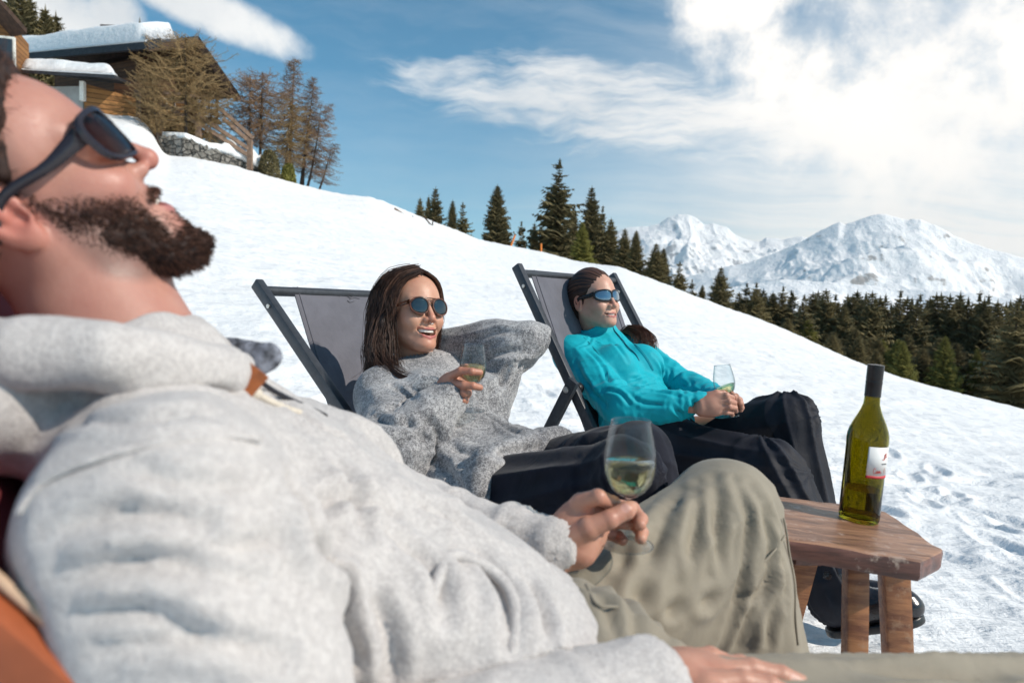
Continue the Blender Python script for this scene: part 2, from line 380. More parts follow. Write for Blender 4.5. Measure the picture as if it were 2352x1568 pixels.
def ridge(name, tab, r0, depth, amp, seed, mat, drop, cell=6.0, back=0.7):
    az = []; el = []
    for u, v in tab:
        d = P(u, v, 1.0)-EYE; az.append(math.atan2(d[0], d[1])); el.append(d[2]/math.hypot(d[0], d[1]))
    a = np.linspace(az[0], az[-1], 520); s = np.linspace(-1.0, back, 260)
    A, Sg = np.meshgrid(a, s)
    R = r0 + np.where(Sg < 0, Sg*depth, Sg*depth)
    t0 = np.interp(a, az, el); def_ = a[1]-a[0]
    def sm(y, sg):
        k_ = int(3*sg/def_)+1; w_ = np.exp(-0.5*((np.arange(-k_, k_+1)*def_)/sg)**2); w_ /= w_.sum(); return np.convolve(np.pad(y, k_, 'edge'), w_, 'valid')
    t1, t2 = sm(t0, 0.012), sm(t0, 0.05); kk = np.clip(np.abs(Sg)*9, 0, 1); k2 = np.clip(np.abs(Sg)*2.2, 0, 1)
    top = ((t0[None]*(1-kk)+t1[None]*kk)*(1-k2)+t2[None]*k2)*r0
    X = R*np.sin(A); Y = R*np.cos(A); pp = np.stack([X.ravel(), Y.ravel(), np.full(X.size, seed*31.0)], 1)
    wx = np.stack([vnoise(pp, 1/520., seed+3), vnoise(pp, 1/520., seed+4), 0*pp[:, 0]], 1)*170
    rn = fbm(pp+wx, np.array([1/620., 1/620., 1.0]), 6, seed, 0.5, ridged=True).reshape(X.shape)
    rn2 = fbm(pp+wx*0.5, np.array([1/150., 1/150., 1.0]), 4, seed+9, 0.5, ridged=True).reshape(X.shape)
    k = np.abs(Sg)
    fall = drop*(k**0.85)
    e = np.clip(k*5, 0, 1)
    Zz = top - fall + amp*(rn-0.25)*e + amp*0.25*rn2*np.clip(k*9, 0.25, 1)
    Zz += EYE[2]
    V = np.stack([X.ravel(), Y.ravel(), Zz.ravel()], 1); n = len(a); m_ = len(s)
    i = (np.arange(m_-1)[:, None]*n + np.arange(n-1)[None]).ravel()
    F = np.stack([i, i+1, i+n+1, i+n], 1)[:, ::-1]
    o = mesh(name, V, F, mat); o['kind'] = 'structure'; return o
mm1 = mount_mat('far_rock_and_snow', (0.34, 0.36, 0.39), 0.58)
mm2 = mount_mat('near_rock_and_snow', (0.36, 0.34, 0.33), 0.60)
ridge('mountain_terrain', [(1050, 640), (1250, 600), (1380, 545), (1440, 522), (1490, 518), (1515, 512), (1535, 497), (1558, 490), (1585, 493), (1600, 500), (1618, 514), (1640, 512), (1668, 520), (1690, 538), (1712, 548), (1745, 556), (1760, 543), (1800, 550), (1840, 540), (1900, 560), (2000, 560), (2300, 600)],
      7200, 2300, 130, 3, mm1, 1150)
ridge('mountain_terrain', [(1150, 760), (1300, 720), (1430, 690), (1560, 640), (1640, 618), (1720, 600), (1800, 572), (1850, 548), (1885, 528), (1910, 517), (1928, 508), (1940, 514), (1965, 506), (2000, 494), (2035, 490), (2060, 498), (2085, 503), (2115, 502), (2150, 516), (2190, 540), (2230, 556), (2290, 575), (2352, 590), (2450, 620), (2700, 700)],
      4300, 1900, 105, 11, mm2, 900)
ridge('mountain_terrain', [(1150, 760), (1420, 700), (1560, 690), (1620, 668), (1700, 655), (1800, 640), (1900, 648), (2050, 660), (2200, 668), (2352, 690), (2800, 780)],
      2500, 1100, 60, 23, mm2, 420)
# ================================================================== trees
def leaf_mat(name, c0, c1, rough=0.8):
    m, t, b, out = link_material(name)
    at = t.nodes.new('ShaderNodeAttribute'); at.attribute_name = 'tone'; oi = t.nodes.new('ShaderNodeObjectInfo')
    f = (S(t, at.outputs[2])*0.7 + S(t, oi.outputs['Random'])*0.5).mn(1.0)
    put(t, b.inputs['Base Color'], mixc(t, f, c0, c1)); b.inputs['Roughness'].default_value = rough; b.inputs['Specular IOR Level'].default_value = 0.2
    return m
M_spruce = leaf_mat('spruce_needles', (0.066, 0.060, 0.032), (0.23, 0.185, 0.085))
M_spruce_light = leaf_mat('pale_spruce_needles', (0.085, 0.085, 0.022), (0.25, 0.23, 0.06))
M_bark = simple('bark', (0.060, 0.042, 0.032), 0.9, 0, 0.4, 12, 0.02, 30)
M_larch = leaf_mat('bare_larch_twigs', (0.095, 0.058, 0.040), (0.36, 0.23, 0.14))
M_larchg = leaf_mat('golden_larch_twigs', (0.12, 0.078, 0.038), (0.37, 0.25, 0.12))
def spruce_mesh(seed, Hh=10.0, wid=0.17, dens=1.0, ragged=0.3, bare=0.06):
    """crown of drooping boughs, each a spine with hanging needle sprays"""
    rng = np.random.default_rng(seed); V = []; F = []; T = []; n = 0
    z = Hh*bare; 
    while z < Hh*0.985:
        t = z/Hh; R = Hh*wid*(1-t)**0.85*(0.80+0.3*rng.random())+0.10
        if rng.random() < 0.10*ragged*3: R *= 0.55
        nb_ = int((9+3*rng.random())*dens)+ (3 if t < 0.6 else 0); a0 = rng.random()*6.28
        for b in range(nb_):
            a = a0+6.283*b/nb_+rng.normal()*0.16; L = R*(1+ragged*(rng.random()-0.55)*1.5); L = max(L, 0.12)
            up = 0.30*(t-0.35)+0.06*rng.normal(); drop = 0.32*(1-t*0.6)
            m = 5; s = np.linspace(0, 1, m); r_ = L*s; zz = z+L*(up*s-drop*s*s+0.16*s**4)
            dirx, diry = math.cos(a), math.sin(a); sp = np.stack([r_*dirx, r_*diry, zz], 1); px, py = -diry, dirx
            tn = 0.15+0.7*rng.random()
            for i in range(m-1):
                for k in range(2):
                    for sgn in (-1, 1):
                        f0 = (i+0.5*k+rng.random()*0.3)/(m-1); f0 = min(f0, 0.99); j = min(int(f0*(m-1)), m-2); g = f0*(m-1)-j
                        c = sp[j]*(1-g)+sp[j+1]*g; w_ = L*(0.34*(1-f0)+0.10)*(0.7+0.6*rng.random()); dn = w_*(0.45+0.5*rng.random())
                        e = c + np.array([px*sgn*w_+dirx*w_*0.55, py*sgn*w_+diry*w_*0.55, -dn])
                        c2 = c + np.array([dirx*w_*0.45, diry*w_*0.45, -0.03*L]); c3 = c-np.array([dirx, diry, 0])*w_*0.12 + np.array([0, 0, -dn*0.5])
                        V += [c, c2, e, c3]; F.append((n, n+1, n+2, n+3)); T += [tn, tn, min(1, tn+0.25), tn*0.6]; n += 4
        z += Hh*(0.015+0.009*rng.random())*(1.25-0.55*t)
    # leader
    for k in range(5):
        a = k*1.256; V += [(0.02*math.cos(a), 0.02*math.sin(a), Hh*0.95), (0.09*math.cos(a), 0.09*math.sin(a), Hh*0.955), (0, 0, Hh)]; F.append((n, n+1, n+2)); T += [0.4]*3; n += 3
    return np.array(V), F, np.array(T)
def trunk_mesh(Hh, r, lean=(0, 0)):
    t = np.linspace(0, 1, 8); return MB().tube(np.stack([lean[0]*t**2, lean[1]*t**2, -0.6+(Hh+0.6)*0.98*t], 1), r*(1-t*0.93), 7)
def tree_proto(name, cname, V, F, T, mat, trunk):
    me = mesh(cname, V, F, mat, attrs={'tone': T}, smooth=False); tr = trunk.build('trunk', M_bark, smooth=True)
    d1, d2 = me.data, tr.data; bpy.data.objects.remove(me); bpy.data.objects.remove(tr); return name, cname, d1, d2
def place_tree(proto, loc_, h, h0, label, cat, group=None, wx=1.0, rz=0.0, tilt=(0, 0)):
    name, cname, d1, d2 = proto; s = h/h0
    e = empty(name, loc_, label, cat, group); e.rotation_euler = (tilt[0], tilt[1], rz); e.scale = (s*wx, s*wx, s)
    for nm, d in ((cname, d1), ('trunk', d2)):
        o = bpy.data.objects.new(nm, d); COL.objects.link(o); o.parent = e
    return e
SP = [tree_proto('spruce_tree', 'crown', *spruce_mesh(1, 10, 0.25, 1.0, 0.30), M_spruce, trunk_mesh(10, 0.15)),
      tree_proto('spruce_tree', 'crown', *spruce_mesh(2, 10, 0.29, 1.0, 0.40), M_spruce, trunk_mesh(10, 0.16)),
      tree_proto('spruce_tree', 'crown', *spruce_mesh(3, 10, 0.21, 0.8, 0.65, 0.12), M_spruce, trunk_mesh(10, 0.14)),
      tree_proto('spruce_tree', 'crown', *spruce_mesh(4, 10, 0.29, 1.1, 0.25, 0.03), M_spruce, trunk_mesh(10, 0.17)),
      tree_proto('spruce_tree', 'crown', *spruce_mesh(5, 10, 0.29, 1.1, 0.22, 0.02), M_spruce_light, trunk_mesh(10, 0.15)),
      tree_proto('spruce_tree', 'crown', *spruce_mesh(6, 10, 0.24, 0.75, 0.95, 0.20), M_spruce, trunk_mesh(10, 0.13))]
def tree_at(proto, u, v, dist, label, cat='spruce tree', group=None, wx=1.0, rng=random.Random(3)):
    """stand a tree on the slope so that its tip reaches the height seen at (u, v)"""
    q = P(u, v, dist); b = float(ground(q[0], q[1])) - 0.1
    h = q[2]-b
    return place_tree(proto, (q[0], q[1], b), h, 10.0, label, cat, group, wx*min(1.35, (8.0/max(h, 3))**0.35), rng.random()*6.28)
rng = random.Random(12)
_on = ['', 'first', 'second', 'third', 'fourth', 'fifth', 'sixth', 'seventh', 'eighth', 'ninth', 'tenth', 'eleventh', 'twelfth', 'thirteenth', 'fourteenth', 'fifteenth', 'sixteenth', 'seventeenth', 'eighteenth', 'nineteenth']
_tn = ['', '', 'twent', 'thirt', 'fort', 'fift', 'sixt']
def ordinal(n): return _on[n] if n < 20 else (_tn[n//10]+'ieth' if n % 10 == 0 else _tn[n//10]+'y-'+_on[n % 10])
FOR = 'spruces of the forest beyond the crest'
lab = {}
single = [  # tip u, tip v, metres, kind, width, label
 (965, 450, 50, 0, .8, 'small spruce at the left end of the row behind the snow crest'), (1001, 426, 52, 1, .8, 'bushy spruce beside the smallest one behind the snow crest'),
 (985, 446, 55, 3, .6, 'low spruce between the two leftmost spruces behind the crest'),
 (1040, 456, 50, 0, .8, 'narrow spruce third along the left group behind the snow crest'), (1063, 461, 46, 5, .9, 'thin dark spruce at the right end of the left group on the crest'),
 (1143, 421, 50, 3, 1.0, 'dense dark spruce standing alone left of the orange pole'), (1198, 506, 56, 2, 1.0, 'slim small spruce just right of the orange pole'),
 (1228, 508, 60, 0, .8, 'small spruce left of the tallest spruce'), (1243, 503, 60, 2, .7, 'thin spruce against the sky close to the tallest spruce'), 
 (1286, 361, 52, 5, 1.35, 'tallest ragged spruce with a bare lower trunk rising into the sky'),
 (1360, 424, 54, 1, .95, 'tall broad spruce right of the tallest one'), (1318, 470, 58, 0, .9, 'dark spruce half hidden behind the tallest spruces'),
 (1338, 508, 45, 4, 1.0, 'yellow-green spruce in front of the tall dark pair'), (1404, 498, 54, 0, 1.1, 'dark spruce behind the right shoulder of the broad spruce'), (1385, 470, 60, 2, 1.0, 'spruce tip between the broad spruce and its right neighbour'),
 (1436, 522, 50, 1, 1.0, 'brownish spruce left of the narrow gap to the mountain'), (1462, 526, 48, 0, 1.0, 'slender spruce leaning on the brownish one before the mountain'),
 (1508, 556, 46, 1, 1.1, 'bushy brown spruce standing in front of the far mountain'), (1525, 566, 47, 0, .9, 'spruce merged with the bushy brown one by the far mountain'),
 (1562, 598, 44, 5, 1.1, 'sparse little spruce on the crest below the far mountain'), (1590, 640, 46, 2, 1.0, 'tiny spruce on the crest left of the single pointed spruce'), (1614, 652, 46, 3, .7, 'tiny round spruce next to the sparse one on the crest'),
 (1657, 610, 44, 1, 1.0, 'single pointed spruce in the gap below the saddle'),
 (2075, 780, 36, 4, 1.0, 'small bright yellow-green spruce at the edge of the right forest'), (2172, 768, 37, 4, 1.0, 'olive green spruce right of the bright yellow one'),
 (2246, 796, 38, 4, .8, 'short olive spruce between two tall dark ones at the right'), (2338, 690, 36, 2, 1.7, 'big spruce with a bare grey trunk at the right edge'),
]
for u, v, d, kd, wx, lb in single: tree_at(SP[kd], u, v, d, lb, wx=wx, rng=rng)
EDGE = 'forest-edge spruces behind the snow slope'
tips = [(1698, 668), (1716, 648), (1738, 646), (1758, 672), (1776, 668), (1800, 655), (1822, 668), (1844, 690), (1868, 668), (1880, 664), (1898, 660), (1920, 672), (1948, 672), (1970, 662), (1990, 668), (2012, 678), (2035, 672), (2060, 690), (2085, 676), (2108, 682), (2130, 688), (2152, 668), (2176, 700), (2205, 682), (2232, 700), (2262, 680), (2288, 704), (2312, 690), (2358, 672), (2390, 690)]
k = 0
tips += [(1705+i*22.5+rng.random()*10, 655+rng.random()*40+i*0.4) for i in range(30)]; tips.sort()
for i, (u, v) in enumerate(tips):
    tree_at(SP[rng.choice([0, 1, 2, 3, 1, 5])], u, v, 44+rng.random()*8 if u < 1850 else 46+rng.random()*14, 'dark spruce whose tip is '+ordinal(i+1)+' from the left along the right-hand forest skyline', group=EDGE, wx=1.25, rng=rng)
for i in range(64):
    u = 1700+(i+rng.random())*11.25; f = (u-1700)/700; v = 716+f*60+rng.random()*(70+60*f)
    tree_at(SP[rng.choice([0, 1, 3, 1, 3, 4])], u, v, 38+rng.random()*8, 'brown-green lower spruce, '+ordinal(i+1)+' from the left along the edge of the snow', group='lower spruces along the right of the slope', wx=1.3, rng=rng)
for i in range(40):
    u = 1690+rng.random()*760; tree_at(SP[rng.choice([0, 1, 2, 3])], u, 690+rng.random()*45, 62+rng.random()*20, 'spruce deep in the right-hand forest', group='far spruces of the right-hand forest', wx=0.9, rng=rng)
# dark firs behind the chalets
for u, v, d, kd, lb in ((48, -42, 44, 1, 'tall dark spruce behind the roof at the upper left corner'), (22, -20, 46, 3, 'dark spruce half hidden behind the corner barn'), (66, -30, 48, 0, 'dark spruce touching the tall one at the upper left'), (104, 8, 45, 3, 'shorter dark spruce left of the snowy roof'), (128, 22, 46, 0, 'dark spruce with a thin tip right beside the snowy roof'), (321, 38, 52, 0, 'tip of a spruce showing above the long snowy roof')):
    tree_at(SP[kd], u, v, d, lb, wx=1.1, rng=rng)
# ---- larches without needles
def larch_mesh(seed, Hh=10.0, wid=0.16, mat=None, bare=0.15, round_=0.0, dens=1.0):
    rng = np.random.default_rng(seed); V = []; F = []; T = []; n = 0
    def rib(pts, w, tone):
        nonlocal n
        pts = np.asarray(pts); tg = np.gradient(pts, axis=0); sd = np.cross(tg, rng.normal(size=3)); sd /= np.linalg.norm(sd, axis=1)[:, None]+1e-9
        ww = (w*np.linspace(1, 0.35, len(pts)))[:, None]; sd2 = np.cross(tg, sd); sd2 /= np.linalg.norm(sd2, axis=1)[:, None]+1e-9
        for i, p_ in enumerate(pts): V.extend([p_+sd[i]*ww[i], p_-sd[i]*ww[i]*0.5+sd2[i]*ww[i]*0.8, p_-sd[i]*ww[i]*0.5-sd2[i]*ww[i]*0.8]); T.extend([tone]*3)
        for i in range(len(pts)-1):
            for k in range(3): F.append((n+i*3+k, n+i*3+(k+1) % 3, n+i*3+3+(k+1) % 3, n+i*3+3+k))
        n += 3*len(pts)
    nbr = int(130*dens)
    for b in range(nbr):
        t = bare+(1-bare)*(b+rng.random())/nbr; z = Hh*t; tt = (t-bare)/(1-bare)
        prof = (1-tt)**0.75*(0.35+0.65*min(1, tt*5)) if round_ == 0 else math.sqrt(max(0.02, 1-(2*abs(tt-0.52))**2.2))
        L = Hh*wid*prof*(0.75+0.5*rng.random())+0.15; a = rng.random()*6.283; d = np.array([math.cos(a), math.sin(a), 0])
        s = np.linspace(0, 1, 6)[:, None]; tip = 0.18*L+0.10*L*rng.normal()
        sp = np.array([0, 0, z]) + d*L*s + np.array([0, 0, 1])*(-0.26*L*np.sin(s*2.4)+tip*s**2.5) + rng.normal(size=(6, 3))*0.02*L
        rib(sp, 0.016+0.010*L, 0.12+0.25*rng.random())
        for k in range(int(12+14*L/(Hh*wid))):
            f = 0.15+0.85*rng.random(); j = min(int(f*5), 4); g = f*5-j; c = sp[j]*(1-g)+sp[j+1]*g
            dd = d*0.4+rng.normal(size=3)*0.75; dd[2] -= 0.10; dd /= np.linalg.norm(dd); l2 = (0.22+0.35*rng.random())*Hh*0.075*(1.25-0.5*f)
            mid = c+dd*l2*0.5+rng.normal(size=3)*0.03; e = c+dd*l2+np.array([0, 0, 0.12*l2])
            rib([c, mid, e], 0.010, 0.25+0.75*rng.random())
            for q_ in range(2): rib([mid, mid+(rng.normal(size=3)*0.5+dd*0.4)*l2*0.45], 0.009, 0.4+0.6*rng.random())
    return np.array(V), F, np.array(T)
LA = [tree_proto('larch_tree', 'crown', *larch_mesh(1, 10, 0.17), M_larch, trunk_mesh(10, 0.11)),
      tree_proto('larch_tree', 'crown', *larch_mesh(2, 10, 0.24, None, 0.22, 1.0, 1.25), M_larch, trunk_mesh(10, 0.13)),
      tree_proto('larch_tree', 'crown', *larch_mesh(3, 10, 0.15, None, 0.10, 0, 0.75), M_larch, trunk_mesh(10, 0.09, (0.5, 0))),
      tree_proto('larch_tree', 'crown', *larch_mesh(4, 10, 0.27, None, 0.10, 1.0, 1.5), M_larchg, trunk_mesh(10, 0.13))]
def larch(kd, u, v, ub, vb, dist, label, wx=1.0, rz=0.0):
    """from its foot at (ub, vb) to its tip at (u, v)"""
    a = P(ub, vb, dist); b = P(u, v, dist); d = b-a; h = np.linalg.norm(d); d /= h
    name, cname, d1, d2 = LA[kd]; e = empty(name, a, label, 'larch tree', 'bare larches by the chalet')
    Q = Vector((0, 0, 1)).rotation_difference(Vector(d)); e.rotation_mode = 'QUATERNION'; e.rotation_quaternion = Q @ Matrix.Rotation(rz, 4, 'Z').to_quaternion(); s = h/10; e.scale = (s*wx, s*wx, s)
    for nm, dd_ in ((cname, d1), ('trunk', d2)):
        o = bpy.data.objects.new(nm, dd_); COL.objects.link(o); o.parent = e
    return e
larch(3, 425, 78, 428, 330, 23.5, 'golden bare larch standing in front of the chalet gable', 1.45, 0.3)
larch(3, 345, 150, 362, 322, 23.0, 'low golden larch half hiding the chalet porch', 1.1, 2.3)
larch(3, 490, 190, 478, 352, 23.8, 'golden larch at the right corner of the chalet', 1.0, 1.3)
larch(1, 603, 165, 597, 385, 26, 'round-topped brown larch right of the chalet', 1.5, 0.0)
larch(1, 574, 176, 574, 372, 27, 'brown larch partly behind the round-topped one', 1.3, 1.0)
larch(0, 676, 138, 664, 408, 27, 'tall pointed larch in the middle of the bare group', 1.5, 2.0)
larch(3, 668, 225, 655, 405, 26, 'bushy orange-brown larch at the foot of the tall pointed one', 1.2, 2.6)
larch(0, 722, 182, 692, 420, 27.5, 'slim bare larch with a curved trunk', 1.5, 0.5)
larch(2, 704, 250, 697, 420, 28, 'thin bare larch between the slim one and the rightmost', 1.5, 0.9)
larch(2, 757, 240, 708, 424, 27, 'leaning bare larch at the right end of the group', 1.9, 3.6)
larch(2, 772, 330, 735, 432, 27.4, 'low twiggy larch at the foot of the leaning one', 2.6, 4.4)
# clipped conifers by the stone wall
for u, v, d, lb in ((619, 348, 25.0, 'small dark clipped conifer beside the end of the stone wall'), (662, 380, 25.6, 'smaller round clipped conifer right of the wall')):
    q = P(u, v, d); b = float(ground(q[0], q[1])); rg = np.random.default_rng(int(u)); h_ = q[2]-b; V = []; F = []; T = []; n = 0
    for _ in range(2600):
        z = rg.random()**0.9; r = 0.36*h_*math.sqrt(max(0, 1-(1.18*z-0.18)**2))*(0.82+0.2*rg.random()); a = rg.random()*6.28; c = np.array([r*math.cos(a), r*math.sin(a), z*h_]); e1_ = rg.normal(size=3)*0.05; e2_ = rg.normal(size=3)*0.04+np.array([0, 0, 0.05])
        V += [c, c+e1_, c+e2_]; F.append((n, n+1, n+2)); T += [rg.random()]*3; n += 3
    e = empty('conifer_shrub', (q[0], q[1], b), lb, 'conifer shrub'); o = mesh('foliage', np.array(V), F, M_spruce_light if u > 640 else M_spruce, attrs={'tone': np.array(T)}, smooth=False); o.parent = e
    tr = MB().tube([(0, 0, -0.3), (0, 0, h_*0.6)], [0.06, 0.02], 6).build('stem', M_bark); tr.parent = e
# ================================================================== implicit surfaces: distance functions and their mesher
def A3(x): return np.asarray(x, dtype=np.float32)
def smin(a, b, k):
    h = np.clip(0.5+0.5*(b-a)/k, 0, 1); return b+(a-b)*h - k*h*(1-h)
def smax(a, b, k): return -smin(-a, -b, k)
def cap(p, a, b, ra, rb):
    a = A3(a); b = A3(b); ab = b-a; q = p-a; L = float(ab@ab)+1e-12
    t = np.clip(q@ab/L, 0, 1); d = q - t[:, None]*ab
    return np.sqrt((d*d).sum(1)) - (ra+(rb-ra)*t)
def capo(p, a, b, ra, rb, side, flat):
    """tapered limb flattened across 'side' by the factor flat"""
    a = A3(a); b = A3(b); s = A3(side); s = s/np.linalg.norm(s)
    ab = b-a; q = p-a; L = float(ab@ab)+1e-12; t = np.clip(q@ab/L, 0, 1); d = q - t[:, None]*ab
    k = d@s; d = d + (k*(1/flat-1))[:, None]*s
    return (np.sqrt((d*d).sum(1)) - (ra+(rb-ra)*t))*min(1, flat if flat < 1 else 1)
def chain(p, pts, rs, k=0.0):
    r = None
    for i in range(len(pts)-1):
        d = cap(p, pts[i], pts[i+1], rs[i], rs[i+1])
        r = d if r is None else (smin(r, d, k) if k > 0 else np.minimum(r, d))
    return r
def ell(p, c, r, R=None):
    q = p-A3(c)
    if R is not None: q = q@A3(R)
    r = A3(r); k0 = np.sqrt(((q/r)**2).sum(1)); k1 = np.sqrt(((q/(r*r))**2).sum(1))+1e-9
    return k0*(k0-1)/k1
def boxd(p, c, h, R=None, rad=0.0):
    q = p-A3(c)
    if R is not None: q = q@A3(R)
    q = np.abs(q)-(A3(h)-rad)
    return np.sqrt((np.maximum(q, 0)**2).sum(1)) + np.minimum(q.max(1), 0) - rad
def plane(p, c, n):
    n = A3(n); n = n/np.linalg.norm(n); return (p-A3(c))@n
def surface(f, lo, hi, h, lip=1.35, B=12, pad=0.0):
    """block-skipping surface nets of f(points)=0 inside the box lo..hi at cell size h"""
    lo = np.asarray(lo, float); hi = np.asarray(hi, float)
    n = np.maximum(np.ceil((hi-lo)/h).astype(int)+1, 4); nb = (n+B-1)//B; n = nb*B+1
    S_ = np.full(n, 9.0, np.float32)
    bi = np.stack(np.meshgrid(*[np.arange(k) for k in nb], indexing='ij'), -1).reshape(-1, 3)
    cen = lo+(bi*B+B/2)*h
    dc = np.concatenate([f(A3(cen[i:i+200000])) for i in range(0, len(cen), 200000)])
    rad = B*h*0.5*math.sqrt(3)
    act = bi[np.abs(dc) < rad*lip+h*2+pad]
    ins = bi[dc <= -(rad*lip+h*2+pad)]
    for b in ins: S_[b[0]*B:b[0]*B+B+1, b[1]*B:b[1]*B+B+1, b[2]*B:b[2]*B+B+1] = -9.0
    g3 = np.stack(np.meshgrid(*[np.arange(B+1)]*3, indexing='ij'), -1).reshape(-1, 3)
    step = max(1, 400000//len(g3))
    for s in range(0, len(act), step):
        bb = act[s:s+step]; idx = (bb[:, None, :]*B + g3[None]).reshape(-1, 3)
        v = f(A3(lo+idx*h)); S_[idx[:, 0], idx[:, 1], idx[:, 2]] = v
    neg = S_ < 0
    c8 = [neg[i:n[0]-1+i, j:n[1]-1+j, k:n[2]-1+k] for i in (0, 1) for j in (0, 1) for k in (0, 1)]
    sm = sum(c.astype(np.int8) for c in c8); ci = np.argwhere((sm > 0) & (sm < 8))
    if len(ci) == 0: raise ValueError('empty surface')
    ids = np.full(np.array(n)-1, -1, np.int64); ids[ci[:, 0], ci[:, 1], ci[:, 2]] = np.arange(len(ci))
    acc = np.zeros((len(ci), 3)); cnt = np.zeros(len(ci))
    cor = [(i, j, k) for i in (0, 1) for j in (0, 1) for k in (0, 1)]
    for a in range(8):
        for b in range(a+1, 8):
            da = np.array(cor[b])-np.array(cor[a])
            if np.abs(da).sum() != 1: continue
            va = S_[ci[:, 0]+cor[a][0], ci[:, 1]+cor[a][1], ci[:, 2]+cor[a][2]]; vb = S_[ci[:, 0]+cor[b][0], ci[:, 1]+cor[b][1], ci[:, 2]+cor[b][2]]
            m = (va < 0) != (vb < 0); va = np.clip(va, -h*2, h*2); vb = np.clip(vb, -h*2, h*2)
            t = np.where(m, va/(va-vb+1e-12), 0)
            acc[m] += (np.array(cor[a])+t[:, None]*da)[m]; cnt[m] += 1
    V = lo + (ci+acc/cnt[:, None])*h
    Q = []
    for ax in range(3):
        o1, o2 = [(1, 2), (2, 0), (0, 1)][ax]
        s0 = [slice(0, None)]*3; s1 = [slice(0, None)]*3; s0[ax] = slice(0, n[ax]-1); s1[ax] = slice(1, n[ax])
        a = neg[tuple(s0)]; b = neg[tuple(s1)]; e = np.argwhere(a != b)
        e = e[(e[:, o1] > 0) & (e[:, o2] > 0) & (e[:, o1] < n[o1]-1) & (e[:, o2] < n[o2]-1)]
        fl = a[e[:, 0], e[:, 1], e[:, 2]]
        def cid(d1, d2):
            q = e.copy(); q[:, o1] -= d1; q[:, o2] -= d2; return ids[q[:, 0], q[:, 1], q[:, 2]]
        q = np.stack([cid(1, 1), cid(0, 1), cid(0, 0), cid(1, 0)], 1)
        q[~fl] = q[~fl][:, ::-1]; Q.append(q)
    Q = np.concatenate(Q); Q = Q[(Q >= 0).all(1)]
    # pull the points onto the surface
    e = h*0.4
    for it in range(2):
        p = A3(V); d0 = f(p); g = np.stack([f(p+A3([e, 0, 0]))-f(p-A3([e, 0, 0])), f(p+A3([0, e, 0]))-f(p-A3([0, e, 0])), f(p+A3([0, 0, e]))-f(p-A3([0, 0, e]))], 1)/(2*e)
        gg = (g*g).sum(1)+1e-3; stp = -(d0/gg)[:, None]*g; L = np.linalg.norm(stp, axis=1); stp *= np.minimum(1, 0.5*h/(L+1e-9))[:, None]
        V = V+stp
    return V, Q
def join(parts):
    V = []; F = []; n = 0
    for v, f in parts: V.append(v); F.append(f+n); n += len(v)
    return np.concatenate(V), np.concatenate(F)
M_teeth = simple('tooth_enamel', (0.78, 0.72, 0.64), 0.2, 0, 0.04, 100)
M_blackframe = simple('black_frame', (0.010, 0.010, 0.011), 0.25)
def lens_mat(name, col, metal, rough=0.03):
    m, t, b, out = link_material(name); b.inputs['Base Color'].default_value = tuple(col)+(1,); b.inputs['Metallic'].default_value = metal; b.inputs['Roughness'].default_value = rough; b.inputs['Coat Weight'].default_value = 0.6
    return m
M_mirror = lens_mat('mirrored_lens', (0.20, 0.27, 0.33), 0.9)
M_darklens = lens_mat('dark_green_lens', (0.045, 0.065, 0.075), 0.75)
M_silver = simple('silver', (0.7, 0.7, 0.68), 0.2, 1.0)
M_tortoise = simple('tortoiseshell_frame', (0.10, 0.035, 0.018), 0.22, 0, 0.7, 120)
M_brownlens = lens_mat('smoky_brown_lens', (0.07, 0.055, 0.045), 0.2)
# ================================================================== chalet, stone wall, poles
def plank_mat(name, c0, c1, axis=2, pitch=0.16, rough=0.85):
    m, t, b, out = link_material(name)
    tcn = t.nodes.new('ShaderNodeTexCoord'); sp = t.nodes.new('ShaderNodeSeparateXYZ'); t.links.new(tcn.outputs['Object'], sp.inputs[0]); z = S(t, sp.outputs[axis])
    fr = node(t, 'ShaderNodeMath', {0: z/pitch}, operation='FRACT'); fl = node(t, 'ShaderNodeMath', {0: z/pitch}, operation='FLOOR')
    wn = node(t, 'ShaderNodeTexWhiteNoise', {1: fl}, 0, noise_dimensions='1D')
    n = noise(t, tcn.outputs['Object'], 3.0, 5, 0.65)
    gap = sstep(t, (fr-0.5).abs(), 0.43, 0.49)
    c = mixc(t, (S(t, wn.k)*0.5+n*0.7), c0, c1); c = mixc(t, gap, c, (0.01, 0.007, 0.005))
    put(t, b.inputs['Base Color'], c); b.inputs['Roughness'].default_value = rough
    put(t, b.inputs['Normal'], node(t, 'ShaderNodeBump', {'Height': (1-gap)*0.03+n*0.01, 'Strength': 0.8, 'Distance': 1.0}))
    return m
M_wood = plank_mat('dark_weathered_planks', (0.030, 0.014, 0.008), (0.13, 0.060, 0.028))
M_woodo = plank_mat('orange_brown_boards', (0.11, 0.045, 0.014), (0.36, 0.17, 0.055))
M_beam = simple('dark_timber', (0.050, 0.026, 0.016), 0.85, 0, 0.4, 8)
M_beamg = simple('grey_brown_rail_timber', (0.20, 0.13, 0.09), 0.85, 0, 0.3, 10)
M_slate = simple('dark_roof_edge', (0.035, 0.036, 0.042), 0.7, 0, 0.3, 6)
M_plaster = simple('grey_plaster', (0.32, 0.33, 0.32), 0.9, 0, 0.15, 2)
M_pane = lens_mat('window_pane', (0.03, 0.035, 0.04), 0.0, 0.08)
